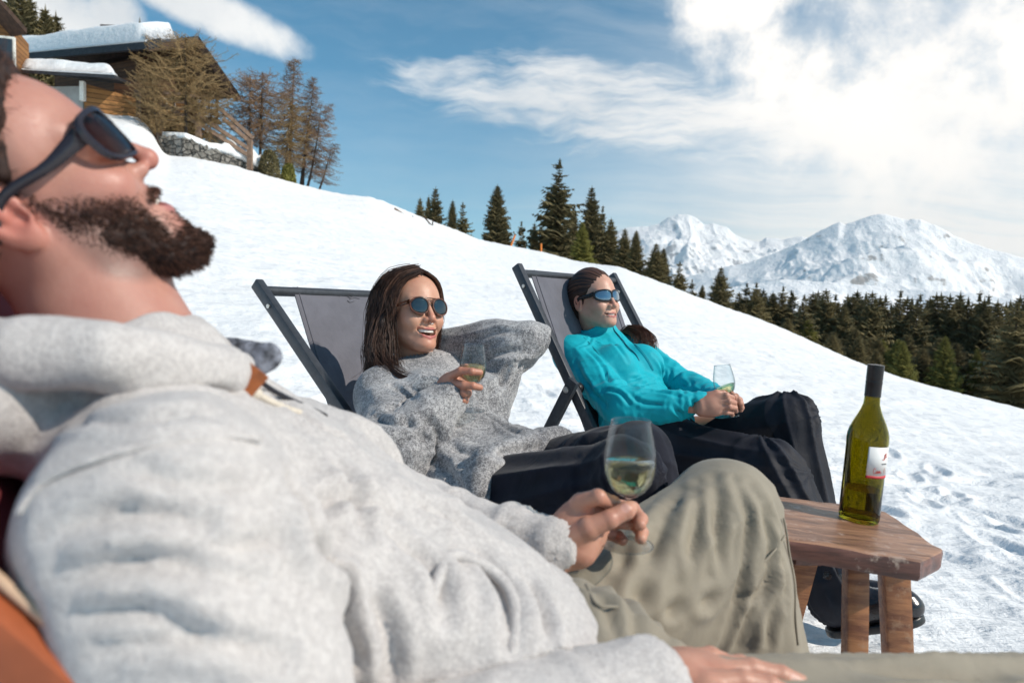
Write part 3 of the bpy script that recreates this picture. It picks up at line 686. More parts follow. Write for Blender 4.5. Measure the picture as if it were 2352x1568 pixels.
def stone_mat():
    m, t, b, out = link_material('dry_stone'); tcn = t.nodes.new('ShaderNodeTexCoord'); vec = node(t, 'ShaderNodeMapping', {0: tcn.outputs['Object'], 3: (1, 1, 1.8)})
    vo = node(t, 'ShaderNodeTexVoronoi', {'Vector': vec, 'Scale': 3.2}, 0, feature='DISTANCE_TO_EDGE'); vc = node(t, 'ShaderNodeTexVoronoi', {'Vector': vec, 'Scale': 3.2}, 1)
    n = noise(t, vec, 6.0, 5); c = mixc(t, node(t, 'ShaderNodeSeparateColor', {0: vc}, 0)*0.5+n*0.5, (0.07, 0.065, 0.055), (0.32, 0.30, 0.27)); c = mixc(t, sstep(t, vo, 0.0, 0.07), (0.02, 0.02, 0.02), c)
    put(t, b.inputs['Base Color'], c); b.inputs['Roughness'].default_value = 0.9; put(t, b.inputs['Normal'], node(t, 'ShaderNodeBump', {'Height': sstep(t, vo, 0.0, 0.12)*0.05+n*0.02, 'Strength': 1.0, 'Distance': 1.0})); return m
M_stone = stone_mat()
def snow_slab(corners, thick, name, parent, seed=1, n=40, m=22, over=0.12, round_=0.35):
    """bulging snow lying on a four-cornered roof plane (corners in order), thick metres deep"""
    c = [np.asarray(x, float) for x in corners]; nr = np.cross(c[1]-c[0], c[3]-c[0]); nr /= np.linalg.norm(nr); nr = nr if nr[2] > 0 else -nr
    V = []; 
    for side in (1, 0):
        for i in range(n):
            for j in range(m):
                s, t = i/(n-1), j/(m-1); q = (c[0]*(1-s)+c[1]*s)*(1-t)+(c[3]*(1-s)+c[2]*s)*t
                e = min(min(s, 1-s)*np.linalg.norm(c[1]-c[0]), min(t, 1-t)*np.linalg.norm(c[3]-c[0])); k = 1-(1-min(e/round_, 1))**2.2
                nv = float(vnoise(np.array([[q[0], q[1], seed]]), 0.5, seed)[0])*0.13+float(vnoise(np.array([[q[0], q[1], seed]]), 1.9, seed)[0])*0.05
                V.append(q+np.array([0, 0, 1])*(thick*(0.10+0.90*k)+nv*k if side else 0.0)+(nr*0.0))
    A_ = n*m; F = []
    for s0, fl in ((0, 1), (A_, -1)):
        for i in range(n-1):
            for j in range(m-1): F.append((s0+i*m+j, s0+(i+1)*m+j, s0+(i+1)*m+j+1, s0+i*m+j+1)[::fl])
    for i in range(n-1):
        for j in (0, m-1): F.append((i*m+j, (i+1)*m+j, A_+(i+1)*m+j, A_+i*m+j))
    for j in range(m-1):
        for i in (0, n-1): F.append((i*m+j, i*m+j+1, A_+i*m+j+1, A_+i*m+j))
    return mesh(name, np.array(V), F, M_snow, parent)
# chalet frame: the ridge runs away to the left; the gable looks to the right, down the hill
CD = 27.0
Gr = P(462, 100, 25.5)            # ridge end over the gable
El = P(180, 158, 27.0)            # far eave corner direction helper
def slabplane(a, b, c_, d_, t, name, mat, parent):
    a, b, c_, d_ = [np.asarray(x, float) for x in (a, b, c_, d_)]; up = np.array([0, 0, t]); V = [a, b, c_, d_, a+up, b+up, c_+up, d_+up]
    return mesh(name, np.array(V), [(3, 2, 1, 0), (4, 5, 6, 7), (0, 1, 5, 4), (1, 2, 6, 5), (2, 3, 7, 6), (3, 0, 4, 7)], mat, parent, smooth=False)
g = lambda *a: P(*a)
ridge_f = g(456, 95, 26.6); eave_r = g(548, 226, 26.6)       # right roof verge, seen edge-on
eave_l = g(338, 106, 25.0)                                    # near eave at the gable end (left slope of the gable)
back = g(14, 136, 28.5)-g(338, 106, 25.0)                     # along the building, away to the left
ax_b = back*np.array([1, 1, 0]); Lb_ = np.linalg.norm(ax_b); ax_b /= Lb_
across = np.array([-ax_b[1], ax_b[0], 0.0]); across = across if across@CF > 0 else -across
# consistent box: near eave line at eave_l, ridge half a width behind it, right eave a width behind it
base_z = float(ground(*P(470, 340, 25)[:2])) - 0.3
E0 = eave_l.copy(); Wd = 3.1; rz_ = ridge_f[2]; ez = E0[2]-0.25
off_r = -ax_b*0.0
N0 = E0 + np.array([0, 0, 0]); R0 = ridge_f.copy(); F0 = eave_r.copy()
N1 = N0+back; R1 = R0+back; F1 = F0+back
ch = empty('chalet', (R0[0], R0[1], base_z), 'old dark timber chalet with deep snow on its roof and open porches', 'chalet')
def quad(a, b, c_, d_, nm, mat, th=0.16): return slabplane(a, b, c_, d_, th, nm, mat, ch)
rf = quad(N0, R0, R1, N1, 'roof', M_slate); rf2 = quad(R0, F0, F1, R1, 'roof', M_beam, 0.2)
snow_slab([N0+ax_b*0.1+np.array([0, 0, .17]), R0+ax_b*1.1+np.array([0, 0, .17]), R1+np.array([0, 0, .17]), N1+np.array([0, 0, .17])], 0.72, 'roof_snow', ch, 3, 60, 26)
# verge boards
for a, b in ((N0, R0), (R0, F0)):
    MB().beam(a-np.array([0, 0, .06]), b-np.array([0, 0, .06]), 0.10, 0.26, (0, 0, 1)).build('verge_board', M_beam, ch)
MB().beam(N0-np.array([0, 0, .05]), N1-np.array([0, 0, .05]), 0.14, 0.14).build('gutter', M_slate, ch)
# walls set in from the roof edges
inx = -ax_b*(-1)
def dn(p, z): return np.array([p[0], p[1], z])
a = N0+ax_b*1.5+across*0.7; b = F0+ax_b*1.5-across*0.6-ax_b*0.0; mid = (R0+ax_b*1.5)
zl, zr = a[2]-0.05, b[2]-0.05
wallV = np.array([dn(a, base_z), dn(b, base_z-0.4), dn(b, zr-0.1), dn(mid, mid[2]-0.05), dn(a, zl)]); wallB = wallV+ax_b*5.0
mesh('gable_wall', np.concatenate([wallV, wallB]), [(0, 1, 2, 3, 4), (9, 8, 7, 6, 5), (0, 4, 9, 5), (4, 3, 8, 9), (3, 2, 7, 8), (2, 1, 6, 7), (1, 0, 5, 6)], M_wood, ch, smooth=False)
# windows with white frames on the gable
gd = (b-a); gd[2] = 0; gl_ = np.linalg.norm(gd); gd /= gl_; gn = np.array([gd[1], -gd[0], 0.0]); gn = gn if gn@(-ax_b) > 0 else -gn
def window(pos, w, h_, shut=True):
    fr = MB(); R = np.stack([gd, gn, [0, 0, 1]], 1)
    for sx in (-1, 1): fr.box(pos+gd*sx*w/2, 0.04, 0.04, h_/2, R)
    for sz in (-1, 1): fr.box(pos+np.array([0, 0, sz*h_/2]), w/2, 0.04, 0.04, R)
    fr.box(pos, 0.02, 0.035, h_/2, R); o = fr.build('window', M_white, ch); MB().box(pos-gn*0.02, w/2, 0.01, h_/2, R).build('pane', M_pane, o)
    if shut:
        for sx in (-1, 1): MB().box(pos+gd*sx*(w/2+0.24), 0.2, 0.03, h_/2, R).build('shutter', M_woodo, ch)
M_white = simple('white_paint', (0.7, 0.68, 0.62), 0.6)
for f, z in ((0.28, 1.7), (0.5, 1.6), (0.72, 1.3), (0.3, 3.1), (0.5, 3.2)): window(a*np.array([1, 1, 0])+gd*gl_*f+gn*0.06+np.array([0, 0, base_z+z]), 0.55, 0.75, z > 2)
# balcony levels with rails running along the gable
for z, ext in ((1.35, 0.9), (2.9, 0.7)):
    o0 = dn(a, base_z+z)+gn*0.05; o1 = dn(b, base_z+z-0.1)+gn*0.05+gd*0.9
    MB().beam((o0+o1)/2*0+o0+gn*ext/2, o1+gn*ext/2, ext, 0.09).build('balcony_floor', M_beam, ch)
    for hz in (0.25, 0.5, 0.78): MB().beam(o0+gn*ext+np.array([0, 0, hz]), o1+gn*ext+np.array([0, 0, hz]), 0.05, 0.11).build('balcony_rail', M_beamg, ch)
    for f in np.linspace(0, 1, 7): q = o0*(1-f)+o1*f+gn*ext; MB().beam(q-np.array([0, 0, 0.1]), q+np.array([0, 0, 0.85]), 0.08, 0.08, (1, 0, 0)).build('balcony_post', M_beam, ch)
for u, v0, v1, d in ((368, 232, 308, 23.4), (456, 285, 330, 23.6), (574, 322, 384, 24.4), (316, 208, 262, 24.0)):
    MB().beam(g(u, v0, d), g(u, v1+6, d), 0.16, 0.16, (1, 0, 0)).build('porch_post', M_beamg, ch)
# sloping deck rails of the terrace on the right
for (p0, p1) in (((505, 250, 24), (582, 318, 24.5)), ((512, 272, 24), (580, 332, 24.5)), ((450, 262, 23.6), (576, 345, 24.4)), ((452, 280, 23.6), (572, 358, 24.4)), ((368, 238, 23.3), (470, 292, 23.7))):
    MB().beam(g(*p0), g(*p1), 0.10, 0.13).build('terrace_rail', M_beamg, ch)
MB().beam(g(460, 300, 25.5), g(575, 372, 25.8), 1.6, 0.12).build('terrace_deck', M_beam, ch)
MB().box(g(500, 330, 24.2), 0.28, 0.05, 0.35, frame_from([1, 0.2, 0], [0, 0, 1])).build('notice_panel', M_plaster, ch)
cm = g(258, 86, 28.5); o = MB().box(cm, 0.18, 0.18, 0.26).build('chimney', M_stone, ch); MB().box(cm+np.array([0, 0, 0.36]), 0.32, 0.32, 0.03).build('chimney_cap', M_beam, o)
MB().beam(g(340, 104, 23.5), g(372, 98, 23.6), 0.05, 0.30).build('snow_guard', M_slate, ch)
# side building with its own snowy roof in front of the chalet's long wall
an = empty('shed', dn(g(150, 220, 24), base_z), 'low side building with a snow-covered roof and orange board wall', 'shed')
sA = g(50, 168, 22.6); sB = g(264, 180, 22.0); sC = g(300, 196, 24.4); sD = g(20, 160, 25.4); 
o = slabplane(sA, sB, sC, sD, 0.10, 'roof', M_slate, an)
snow_slab([sA+np.array([0, 0, .11]), sB+np.array([0, 0, .11]), sC+np.array([-0.3, 0, .05]), sD+np.array([0, 0, .1])], 0.42, 'roof_snow', an, 9, 34, 18, round_=0.45)
def wallq(p0, p1, zt0, zt1, zb, th, nm, mat, par):
    p0 = dn(p0, 0); p1 = dn(p1, 0); d = p1-p0; d /= np.linalg.norm(d); nn_ = np.array([-d[1], d[0], 0])*th
    V = [dn(p0, zb), dn(p1, zb), dn(p1, zt1), dn(p0, zt0)]; V = np.array(V+[q+nn_ for q in V]); return mesh(nm, V, [(0, 1, 2, 3), (7, 6, 5, 4), (0, 4, 5, 1), (1, 5, 6, 2), (2, 6, 7, 3), (3, 7, 4, 0)], mat, par, smooth=False)
w0 = g(92, 200, 23.0); w1 = g(190, 205, 22.8); w2 = g(312, 240, 23.6)
wallq(w0, w1, w0[2], w1[2]+0.1, base_z-0.5, 0.12, 'wall', M_plaster, an)
wallq(w1+np.array([.05, 0, 0]), w2, g(192, 192, 22.8)[2], g(312, 226, 23.6)[2], base_z-0.5, 0.12, 'board_wall', M_woodo, an)
wallq(g(262, 200, 24.6), g(372, 235, 24.8), g(262, 175, 24.6)[2], g(372, 205, 24.8)[2], base_z-0.5, 0.12, 'porch_wall', M_wood, ch)
MB().beam(g(190, 188, 22.7), g(190, 232, 22.7), 0.14, 0.14, (1, 0, 0)).build('corner_post', M_white, an)
# corner barn at the left edge
bn = empty('barn', dn(g(-60, 100, 21), base_z), 'corner of an orange-brown wooden barn cut by the left edge', 'barn')
B0 = g(-60, -60, 20.5); B1 = g(62, 78, 21.5); q1 = g(5, 70, 22.0)
slabplane(B0, B1, B1+ax_b*5, B0+ax_b*5, 0.16, 'roof', M_beam, bn)
V = np.array([dn(g(-160, 100, 21.0), base_z-1), dn(g(26, 100, 21.8), base_z-1), g(26, 62, 21.8), g(-50, -30, 21.2), g(-160, -60, 21.0)]); Vb = V+np.array([-0.5, 1.5, 0])
mesh('board_wall', np.concatenate([V, Vb]), [(0, 1, 2, 3, 4), (9, 8, 7, 6, 5), (0, 5, 6, 1), (1, 6, 7, 2), (2, 7, 8, 3), (3, 8, 9, 4), (4, 9, 5, 0)], M_woodo, bn, smooth=False)
R_ = np.stack([[1, 0.25, 0], [-0.25, 1, 0], [0, 0, 1]], 1); o = MB().box(g(4, 118, 20.9), 0.35, 0.05, 0.45, R_).build('window', M_white, bn); MB().box(g(4, 118, 20.84), 0.28, 0.04, 0.38, R_).build('pane', M_pane, o)
# retaining wall of rough stone
sw = MB(); pts = [(362, 313, 358, 23.3), (420, 316, 372, 22.9), (478, 340, 385, 23.4), (540, 362, 400, 24.2), (604, 394, 408, 25.2)]
V = []; F = []; rg = np.random.default_rng(3); nn = 60
for i in range(nn):
    t = i/(nn-1)*(len(pts)-1); j = min(int(t), len(pts)-2); f = t-j; u, vt, vb, d = [pts[j][k]*(1-f)+pts[j+1][k]*f for k in range(4)]
    top_ = g(u, vt, d)+np.array([0, 0, rg.normal()*0.035]); bt = dn(top_, g(u, vb, d)[2]-0.5)
    for q in range(9): V.append(bt*(1-q/8)+top_*q/8 + rg.normal(size=3)*0.03)
    V.append(top_+np.array([0.05, 0.40, 0])); V.append(bt+np.array([0.05, 0.40, 0]))
for i in range(nn-1):
    for q in range(11): F.append((i*11+q, i*11+(q+1) % 11, (i+1)*11+(q+1) % 11, (i+1)*11+q)[::-1])
F += [tuple(range(11)), tuple((nn-1)*11+q for q in range(11))[::-1]]
o = mesh('stone_wall', np.array(V), F, M_stone, smooth=False, origin=V[0]); tag(o, 'rough grey stone retaining wall running down below the chalet', 'stone wall')
# snow lying on the wall and the bank behind it
V2 = []; 
for i in range(nn):
    t = i/(nn-1)*(len(pts)-1); j = min(int(t), len(pts)-2); f = t-j; u, vt, vb, d = [pts[j][k]*(1-f)+pts[j+1][k]*f for k in range(4)]
    for q in range(8):
        a_ = q/7; hgt = 0.02+0.36*math.sin(PI*min(a_*1.2, 1))**0.7*np.clip((u-470)/40, 0.05, 1)*(1+0.3*math.sin(i*0.7))
        V2.append(g(u, vt-1, d)+np.array([0.02, 0.1+1.5*a_, hgt+0.0*a_]))
F2 = [(i*8+q, (i+1)*8+q, (i+1)*8+q+1, i*8+q+1) for i in range(nn-1) for q in range(7)]
o = mesh('snow_bank', np.array(V2), F2, M_snow); o['kind'] = 'structure'; md = o.modifiers.new('s', 'SOLIDIFY'); md.thickness = 0.3; md.offset = 0
# orange piste poles on the slope and the broken snow fence
M_orange = simple('orange_pole', (0.75, 0.20, 0.02), 0.5)
for (u0, v0, u1, v1, d, lb) in ((1171, 572, 1183, 540, 37, 'leaning orange piste pole beside the lone dense spruce'), (1243, 583, 1243, 560, 39, 'short upright orange piste pole below the tallest spruce')):
    q0, q1_ = g(u0, v0, d), g(u1, v1, d); e = empty('piste_pole', q0, lb, 'piste pole')
    MB().tube([q0-(q1_-q0)*0.15, q1_], [0.055, 0.05], 8).build('pole', M_orange, e); MB().tube([q1_, q1_+(q1_-q0)*0.06], 0.06, 8).build('cap', M_woodo, e)
fe = empty('snow_fence', g(915, 495, 29), 'broken weathered wooden fence poking out of the snow crest', 'fence')
for p0, p1 in (((880, 475, 29), (928, 500, 29.2)), ((905, 480, 28.8), (932, 498, 29))): MB().beam(g(*p0), g(*p1), 0.09, 0.13).build('board', M_beamg, fe)
for p0, p1 in (((948, 496, 29.4), (947, 508, 29.4)), ((973, 497, 29.6), (993, 520, 29.8)), ((994, 505, 29.8), (993, 524, 29.8)), ((929, 492, 29.1), (926, 506, 29.1))): MB().beam(g(*p0), g(*p1), 0.05, 0.05, (1, 0, 0)).build('stake', M_beam, fe)
# ================================================================== heads (local frame: x to the face, y to the left ear, z up, metres)
def ysym(p):
    q = p.copy(); q[:, 1] = np.abs(q[:, 1]); return q
def head_sdf(p, k):
    """k: dict of shape options"""
    q = ysym(p); j = k.get('jaw', 0.0)          # j: how far the jaw is dropped
    w = k.get('wide', 1.0); male = k.get('male', 0.0); sm = k.get('smile', 0.0)
    d = ell(q, (-0.014, 0, 0.030), (0.098, 0.075*w, 0.090))
    d = smin(d, ell(q, (0.033, 0, 0.026), (0.061, 0.060*w, 0.070)), 0.02)          # forehead
    d = smin(d, ell(q, (0.028, 0, -0.038), (0.058, 0.054*w, 0.062)), 0.025)         # mid face
    d = smin(d, cap(q, (-0.005, 0.050*w, -0.048), (0.052, 0.020, -0.094-j), 0.020, 0.017+0.003*male), 0.035)   # jaw bone
    d = smin(d, ell(q, (0.069, 0, -0.099-j), (0.023, 0.025+0.005*male, 0.019)), 0.022)  # chin
    d = smin(d, ell(q, (0.052, 0.036*w, -0.030+0.004*sm), (0.028, 0.024, 0.022)), 0.020)    # cheekbone
    d = smin(d, ell(q, (0.060, 0.030*w, -0.048), (0.022, 0.019+0.004*sm, 0.020)), 0.022) # cheek
    d = smin(d, cap(q, (0.084, 0.0, 0.014), (0.070, 0.040*w, 0.018), 0.010+0.002*male, 0.009), 0.014)           # brow
    d = smax(d, -ell(q, (0.094, 0.033, -0.003), (0.019, 0.019, 0.0135)), 0.012)      # eye socket
    lid = ell(q, (0.0715, 0.032, -0.003), (0.0145, 0.0165, 0.0125))
    d = smin(d, lid, 0.004)
    d = smax(d, -ell(q, (0.0905, 0.032, -0.0065), (0.006, 0.014, 0.0012)), 0.0015)
    # muzzle
    d = smin(d, ell(q, (0.068, 0, -0.072-0.3*j), (0.024, 0.026, 0.024)), 0.018)
    # nose
    n = cap(p, (0.088, 0, 0.004), (k.get('nose', 0.1135)-0.007, 0, -0.036), 0.0065, 0.0080)
    n = smin(n, ell(p, (k.get('nose', 0.1135)-0.009, 0, -0.041), (0.0105, 0.0095, 0.009)), 0.006)
    n = smin(n, ell(q, (0.095, 0.0125, -0.043), (0.0105, 0.0070, 0.0075)), 0.006)
    n = smin(n, cap(q, (0.080, 0.012, -0.015), (0.086, 0.016, -0.040), 0.006, 0.006), 0.012)
    d = smin(d, n, 0.008)
    d = smax(d, -ell(q, (0.1005, 0.0070, -0.0500), (0.0060, 0.0034, 0.0045)), 0.002)
    # lips and mouth
    op = k.get('open', 0.0); mw = 0.024+0.006*sm
    zu = -0.0700+0.10*op; zl = -0.0790-0.9*op
    cu = 0.006*sm; cz = zu+0.0045*sm-0.0045*(1-sm)-0.2*op*(1-sm)
    def lip(z0, r, xo):
        a = (0.0915+xo, 0.0, z0); b = (0.0875+xo, mw*0.55, z0+(cz-z0)*0.22+0.0008); c = (0.0745, mw, cz)
        return smin(cap(q, a, b, r, r*0.92), cap(q, b, c, r*0.92, r*0.30), 0.004)
    lips = np.minimum(lip(zu, 0.0046, 0.0005), lip(zl, 0.0056, -0.001-0.2*op))
    d = smin(d, lips, 0.0035)
    if op > 0.001:
        hm = 0.006*0.5+op*0.62
        zc_ = (zu+zl)/2
        r1 = smax(ell(q, (0.078, 0.0, zu+0.001), (0.034, mw*0.95, (zu-zl)*0.86)), q[:, 2]-(zu-0.0022+(cz-zu)*np.minimum((q[:, 1]/mw)**2, 1)), 0.0015)
        d = smax(d, -r1, 0.003)
    else:
        z_ = (zu+zl)/2-0.0
        d = smax(d, -ell(q, (0.0925, 0, z_), (0.012, mw*0.95, 0.0011)), 0.0012)
    # smile fold
    if sm > 0:
        d = d + 0.0032*sm*np.exp(-(cap(q, (0.090, 0.019, -0.046), (0.072, 0.040, -0.078), 0.0, 0.0)/0.0032)**2)
        d = smin(d, ell(q, (0.062, 0.037*w, -0.040), (0.024, 0.018, 0.017))-0.0015*sm, 0.012)
    # ears
    er = ell(q, (-0.012, 0.0765*w, -0.008), (0.0205, 0.0075, 0.0315), k.get('earR'))
    er = smin(er, ell(q, (-0.008, 0.0745*w, -0.034), (0.010, 0.006, 0.010)), 0.006)
    er = smax(er, -ell(q, (-0.009, 0.0845*w, -0.006), (0.0135, 0.0065, 0.0220)), 0.003)
    er = smin(er, ell(q, (-0.012, 0.0775*w, -0.002), (0.0065, 0.005, 0.013)), 0.003)
    er = smax(er, -ell(q, (-0.002, 0.0820*w, -0.016), (0.0055, 0.006, 0.0070)), 0.003)
    d = smin(d, er, 0.004)
    return d
def lip_mask(p, k):
    q = ysym(p); op = k.get('open', 0.0); sm = k.get('smile', 0.0); mw = 0.024+0.006*sm; cu = 0.006*sm
    zu = -0.0700+0.10*op; zl = -0.0790-0.9*op; cz = zu+0.0045*sm-0.0045*(1-sm)-0.2*op*(1-sm)
    def lip(z0, r):
        a = (0.0925, 0.0, z0); b = (0.0885, mw*0.55, z0+(cz-z0)*0.22+0.0008); c = (0.0755, mw, cz)
        return np.minimum(cap(q, a, b, r, r*0.85), cap(q, b, c, r*0.85, r*0.2))
    m = np.minimum(lip(zu+0.0003, 0.0048), lip(zl-0.0004, 0.0060))
    return np.clip(0.5-m/0.0012, 0, 1)*(p[:, 0] > 0.06)
def skin_mat(name):
    m, t, b, out = link_material(name)
    at = t.nodes.new('ShaderNodeAttribute'); at.attribute_name = 'col'
    tcn = t.nodes.new('ShaderNodeTexCoord'); vec = tcn.outputs['Object']
    n = noise(t, vec, 28.0, 4, 0.6); n2 = noise(t, vec, 230.0, 4, 0.65)
    c = node(t, 'ShaderNodeVectorMath', {0: S(t, at.outputs[0]), 1: node(t, 'ShaderNodeCombineXYZ', {0: 0.84+0.32*n, 1: 0.66+0.68*n, 2: 0.66+0.68*n})}, operation='MULTIPLY')
    c = mixc(t, sstep(t, n2, 0.55, 0.75)*0.10, c, (0.45, 0.14, 0.10))
    put(t, b.inputs['Base Color'], c); put(t, b.inputs['Roughness'], 0.30+0.32*n2); b.inputs['Specular IOR Level'].default_value = 0.5
    b.inputs['Subsurface Weight'].default_value = 0.16; b.inputs['Subsurface Radius'].default_value = (0.010, 0.0035, 0.002); b.inputs['Subsurface Scale'].default_value = 1.0
    put(t, b.inputs['Normal'], node(t, 'ShaderNodeBump', {'Height': n2 + noise(t, vec, 700.0, 2)*0.5, 'Strength': 0.8, 'Distance': 0.0004}))
    return m
M_skin = skin_mat('skin')
def skin_col(ph, k, base, lipc):
    """ph: points in head space"""
    q = ysym(ph)
    c = np.tile(np.array(base), (len(ph), 1))
    def warm(cen, r, amt, tint=(1.12, 0.74, 0.70)):
        nonlocal c
        w_ = np.exp(-(((q-np.array(cen))/r)**2).sum(1))*amt; c = c*(1-w_[:, None]) + (c*np.array(tint))*w_[:, None]
    warm((0.058, 0.040, -0.035), 0.020, 0.7); warm((0.106, 0, -0.040), 0.013, 0.8); warm((-0.01, 0.08, -0.01), 0.03, 0.9)
    warm((0.08, 0, -0.11), 0.02, 0.4)
    m = lip_mask(ph, k)[:, None]; c = c*(1-m)+np.array(lipc)*m
    # brows
    br = cap(q*np.array([0.25,1,1],np.float32), (0.0225, 0.014, 0.0165), (0.018, 0.046, 0.0215), 0.0036, 0.0022)
    bm_ = np.clip(0.5-br/0.0016, 0, 1)[:, None]*(ph[:, :1] > 0.04)*0.85; c = c*(1-bm_)+np.array(k.get('brow', (0.035, 0.02, 0.013)))*bm_
    # mouth cavity
    if k.get('open', 0) > 0.001:
        inm = (ell(q, (0.074, 0, -0.0745-0.4*k['open']), (0.016, 0.027, 0.011+0.5*k['open'])) < 0)[:, None]*(ph[:, :1] < 0.084)
        c = np.where(inm, np.array((0.16, 0.03, 0.03)), c)
    return np.clip(c, 0, 1)
# ================================================================== people
def H(o, face, up, s=1.0):
    x = np.asarray(face, float); x /= np.linalg.norm(x); z = np.asarray(up, float); z = z-x*(x@z); z /= np.linalg.norm(z)
    return dict(o=np.asarray(o, float), R=np.stack([x, np.cross(z, x), z], 1), s=s)
def loc(h, p): return A3((np.asarray(p)-h['o'])@h['R']/h['s'])
def wor(h, q): return h['o'] + (np.asarray(q, float)@h['R'].T)*h['s']
def cor8(h, lo, hi): return [wor(h, (x, y, z)) for x in (lo[0], hi[0]) for y in (lo[1], hi[1]) for z in (lo[2], hi[2])]
def vnorm(f, V, e):
    p = A3(V); g = np.stack([f(p+A3([e, 0, 0]))-f(p-A3([e, 0, 0])), f(p+A3([0, e, 0]))-f(p-A3([0, e, 0])), f(p+A3([0, 0, e]))-f(p-A3([0, 0, e]))], 1)
    return g/(np.linalg.norm(g, axis=1)[:, None]+1e-9)
def bonep(V, a, b):
    """coordinates about a bone: metres along it, and across it in two directions"""
    a = np.asarray(a, float); b = np.asarray(b, float); x = b-a; L = np.linalg.norm(x); x /= L
    r = np.array([0.13, 0.2, 1.0]); y = np.cross(r, x); y /= np.linalg.norm(y); z = np.cross(x, y); q = V-a
    return np.stack([q@x, q@y, q@z], 1), L
def bonew(V, a, b, r):
    """1 close to a bone, 0 farther than r"""
    d = cap(A3(V), a, b, 0, 0); return np.clip(1.4-d/r, 0, 1)
def hit(f, u, v, d0=0.25, d1=3.0, n=900):
    """first point of the surface f met by the line of sight through (u, v)"""
    ds = np.linspace(d0, d1, n); a, b = P(u, v, 1.0)-EYE, None; pts = EYE+a[None]*ds[:, None]; s = f(A3(pts)) < 0
    return pts[int(np.argmax(s))] if s.any() else None
def snap_to(pts, f, off):
    pts = np.array(pts, float)
    for _ in range(8):
        d0 = f(A3(pts)); pts = pts - vnorm(f, pts, 0.004)*(d0-off)[:, None]*0.7
    return pts
def creases(V, f, lines, d0=0.25, d1=3.0):
    """single folds drawn on the cloth: (points, width, depth); a valley with a soft ridge beside it"""
    r = np.zeros(len(V)); Vf = A3(V)
    for pts, w_, dep in lines:
        q = [hit(f, u, v, d0, d1) for u, v in pts]; q = [x for x in q if x is not None]
        if len(q) < 2: continue
        c = spline(q, 4*len(q)); rad = np.interp(np.linspace(0, 1, len(c)), [0, 0.25, 0.75, 1], [0.25, 1, 1, 0.25])
        lo, hi = c.min(0)-4*w_, c.max(0)+4*w_; m = np.where(((V > lo) & (V < hi)).all(1))[0]
        if len(m) == 0: continue
        best = np.full(len(m), 9.0, np.float32); am = np.zeros(len(m), np.float32); p_ = Vf[m]
        for i in range(len(c)-1):
            dd_ = cap(p_, c[i], c[i+1], 0, 0); k_ = dd_ < best; best[k_] = dd_[k_]; am[k_] = rad[i]
        x = best/w_; r[m] += dep*am*(-np.exp(-x*x*1.6) + 0.55*np.exp(-((x-1.9)/0.9)**2))
    return r
def garment(f, V, disp, e=0.004):
    n = vnorm(f, V, e); return V + n*disp(V)[:, None]
def folds_across(V, a, b, lam, seed, warp=0.02):
    """creases running round a limb"""
    q, L = bonep(V, a, b); wv = vnoise(q, 14.0, seed+5)*warp
    n = vnoise(np.stack([(q[:, 0]+wv)/lam, q[:, 1]/0.10, q[:, 2]/0.10], 1), 1.0, seed)
    m = vnoise(np.stack([(q[:, 0]-wv)/(lam*0.45), q[:, 1]/0.05, q[:, 2]/0.05], 1), 1.0, seed+1)
    return (1-2*np.abs(n))*0.7 + (1-2*np.abs(m))*0.3
def folds_along(V, a, b, lam, seed, warp=0.015, slant=0.0):
    """long drapes running down a limb"""
    q, L = bonep(V, a, b); wv = vnoise(q, 7.0, seed+5)*warp
    n = vnoise(np.stack([q[:, 0]/0.24, (q[:, 1]+wv+slant*q[:, 0])/lam, (q[:, 2]+wv)/lam], 1), 1.0, seed)
    m = vnoise(np.stack([q[:, 0]/0.12, (q[:, 1]-wv)/(lam*0.5), (q[:, 2]-wv)/(lam*0.5)], 1), 1.0, seed+1)
    return (1-2*np.abs(n))*0.75 + (1-2*np.abs(m))*0.25
def drape(V, a, b, n, seed, twist=0.0, sharp=1.0):
    """hanging cloth: long folds along the limb, n of them round it"""
    q, L = bonep(V, a, b); th = np.arctan2(q[:, 2], q[:, 1]); c, s = np.cos(th)*1.3, np.sin(th)*1.3
    ph = n*th + 2.6*vnoise(np.stack([q[:, 0]*2.6, c, s], 1), 1.0, seed) + twist*q[:, 0]
    m = 0.65 + 0.7*vnoise(np.stack([q[:, 0]*5.0, c*1.4, s*1.4], 1), 1.0, seed+2)
    f = 1-2*np.abs(np.sin(ph/2))**sharp
    fine_ = vnoise(np.stack([q[:, 0]*9.0, c*9, s*9], 1), 1.0, seed+4)
    return np.clip(m, 0.05, 1.3)*f*0.95 + 0.05*fine_
def ribs(V, a, b, n, lo, hi, amp):
    """knitted ribbing between lo and hi metres along the bone"""
    q, L = bonep(V, a, b); th = np.arctan2(q[:, 2], q[:, 1]); w_ = np.clip((q[:, 0]-lo)/0.006, 0, 1)*np.clip((hi-q[:, 0])/0.006, 0, 1)
    return amp*np.cos(n*th)*w_
def hand_sdf(p, palm, fingers, k=0.006, webs=()):
    """palm: list of (centre, radii, R); fingers: list of (points, radii)"""
    d = None
    for c, r, R in palm:
        e = ell(p, c, r, R); d = e if d is None else smin(d, e, 0.012)
    for pts, rs in webs:
        d = smin(d, chain(p, pts, rs), 0.010)
    f = None
    for pts, rs in fingers:
        e = chain(p, pts, rs, 0.0012)
        # slight knuckle swelling
        for q_, r_ in zip(pts[1:-1], rs[1:-1]): e = smin(e, np.sqrt(((p-A3(q_))**2).sum(1))-r_*1.06, 0.002)
        f = e if f is None else smin(f, e, 0.0016)
    return smin(d, f, k)
def box_of(pts, pad):
    pts = np.asarray(pts); return pts.min(0)-pad, pts.max(0)+pad
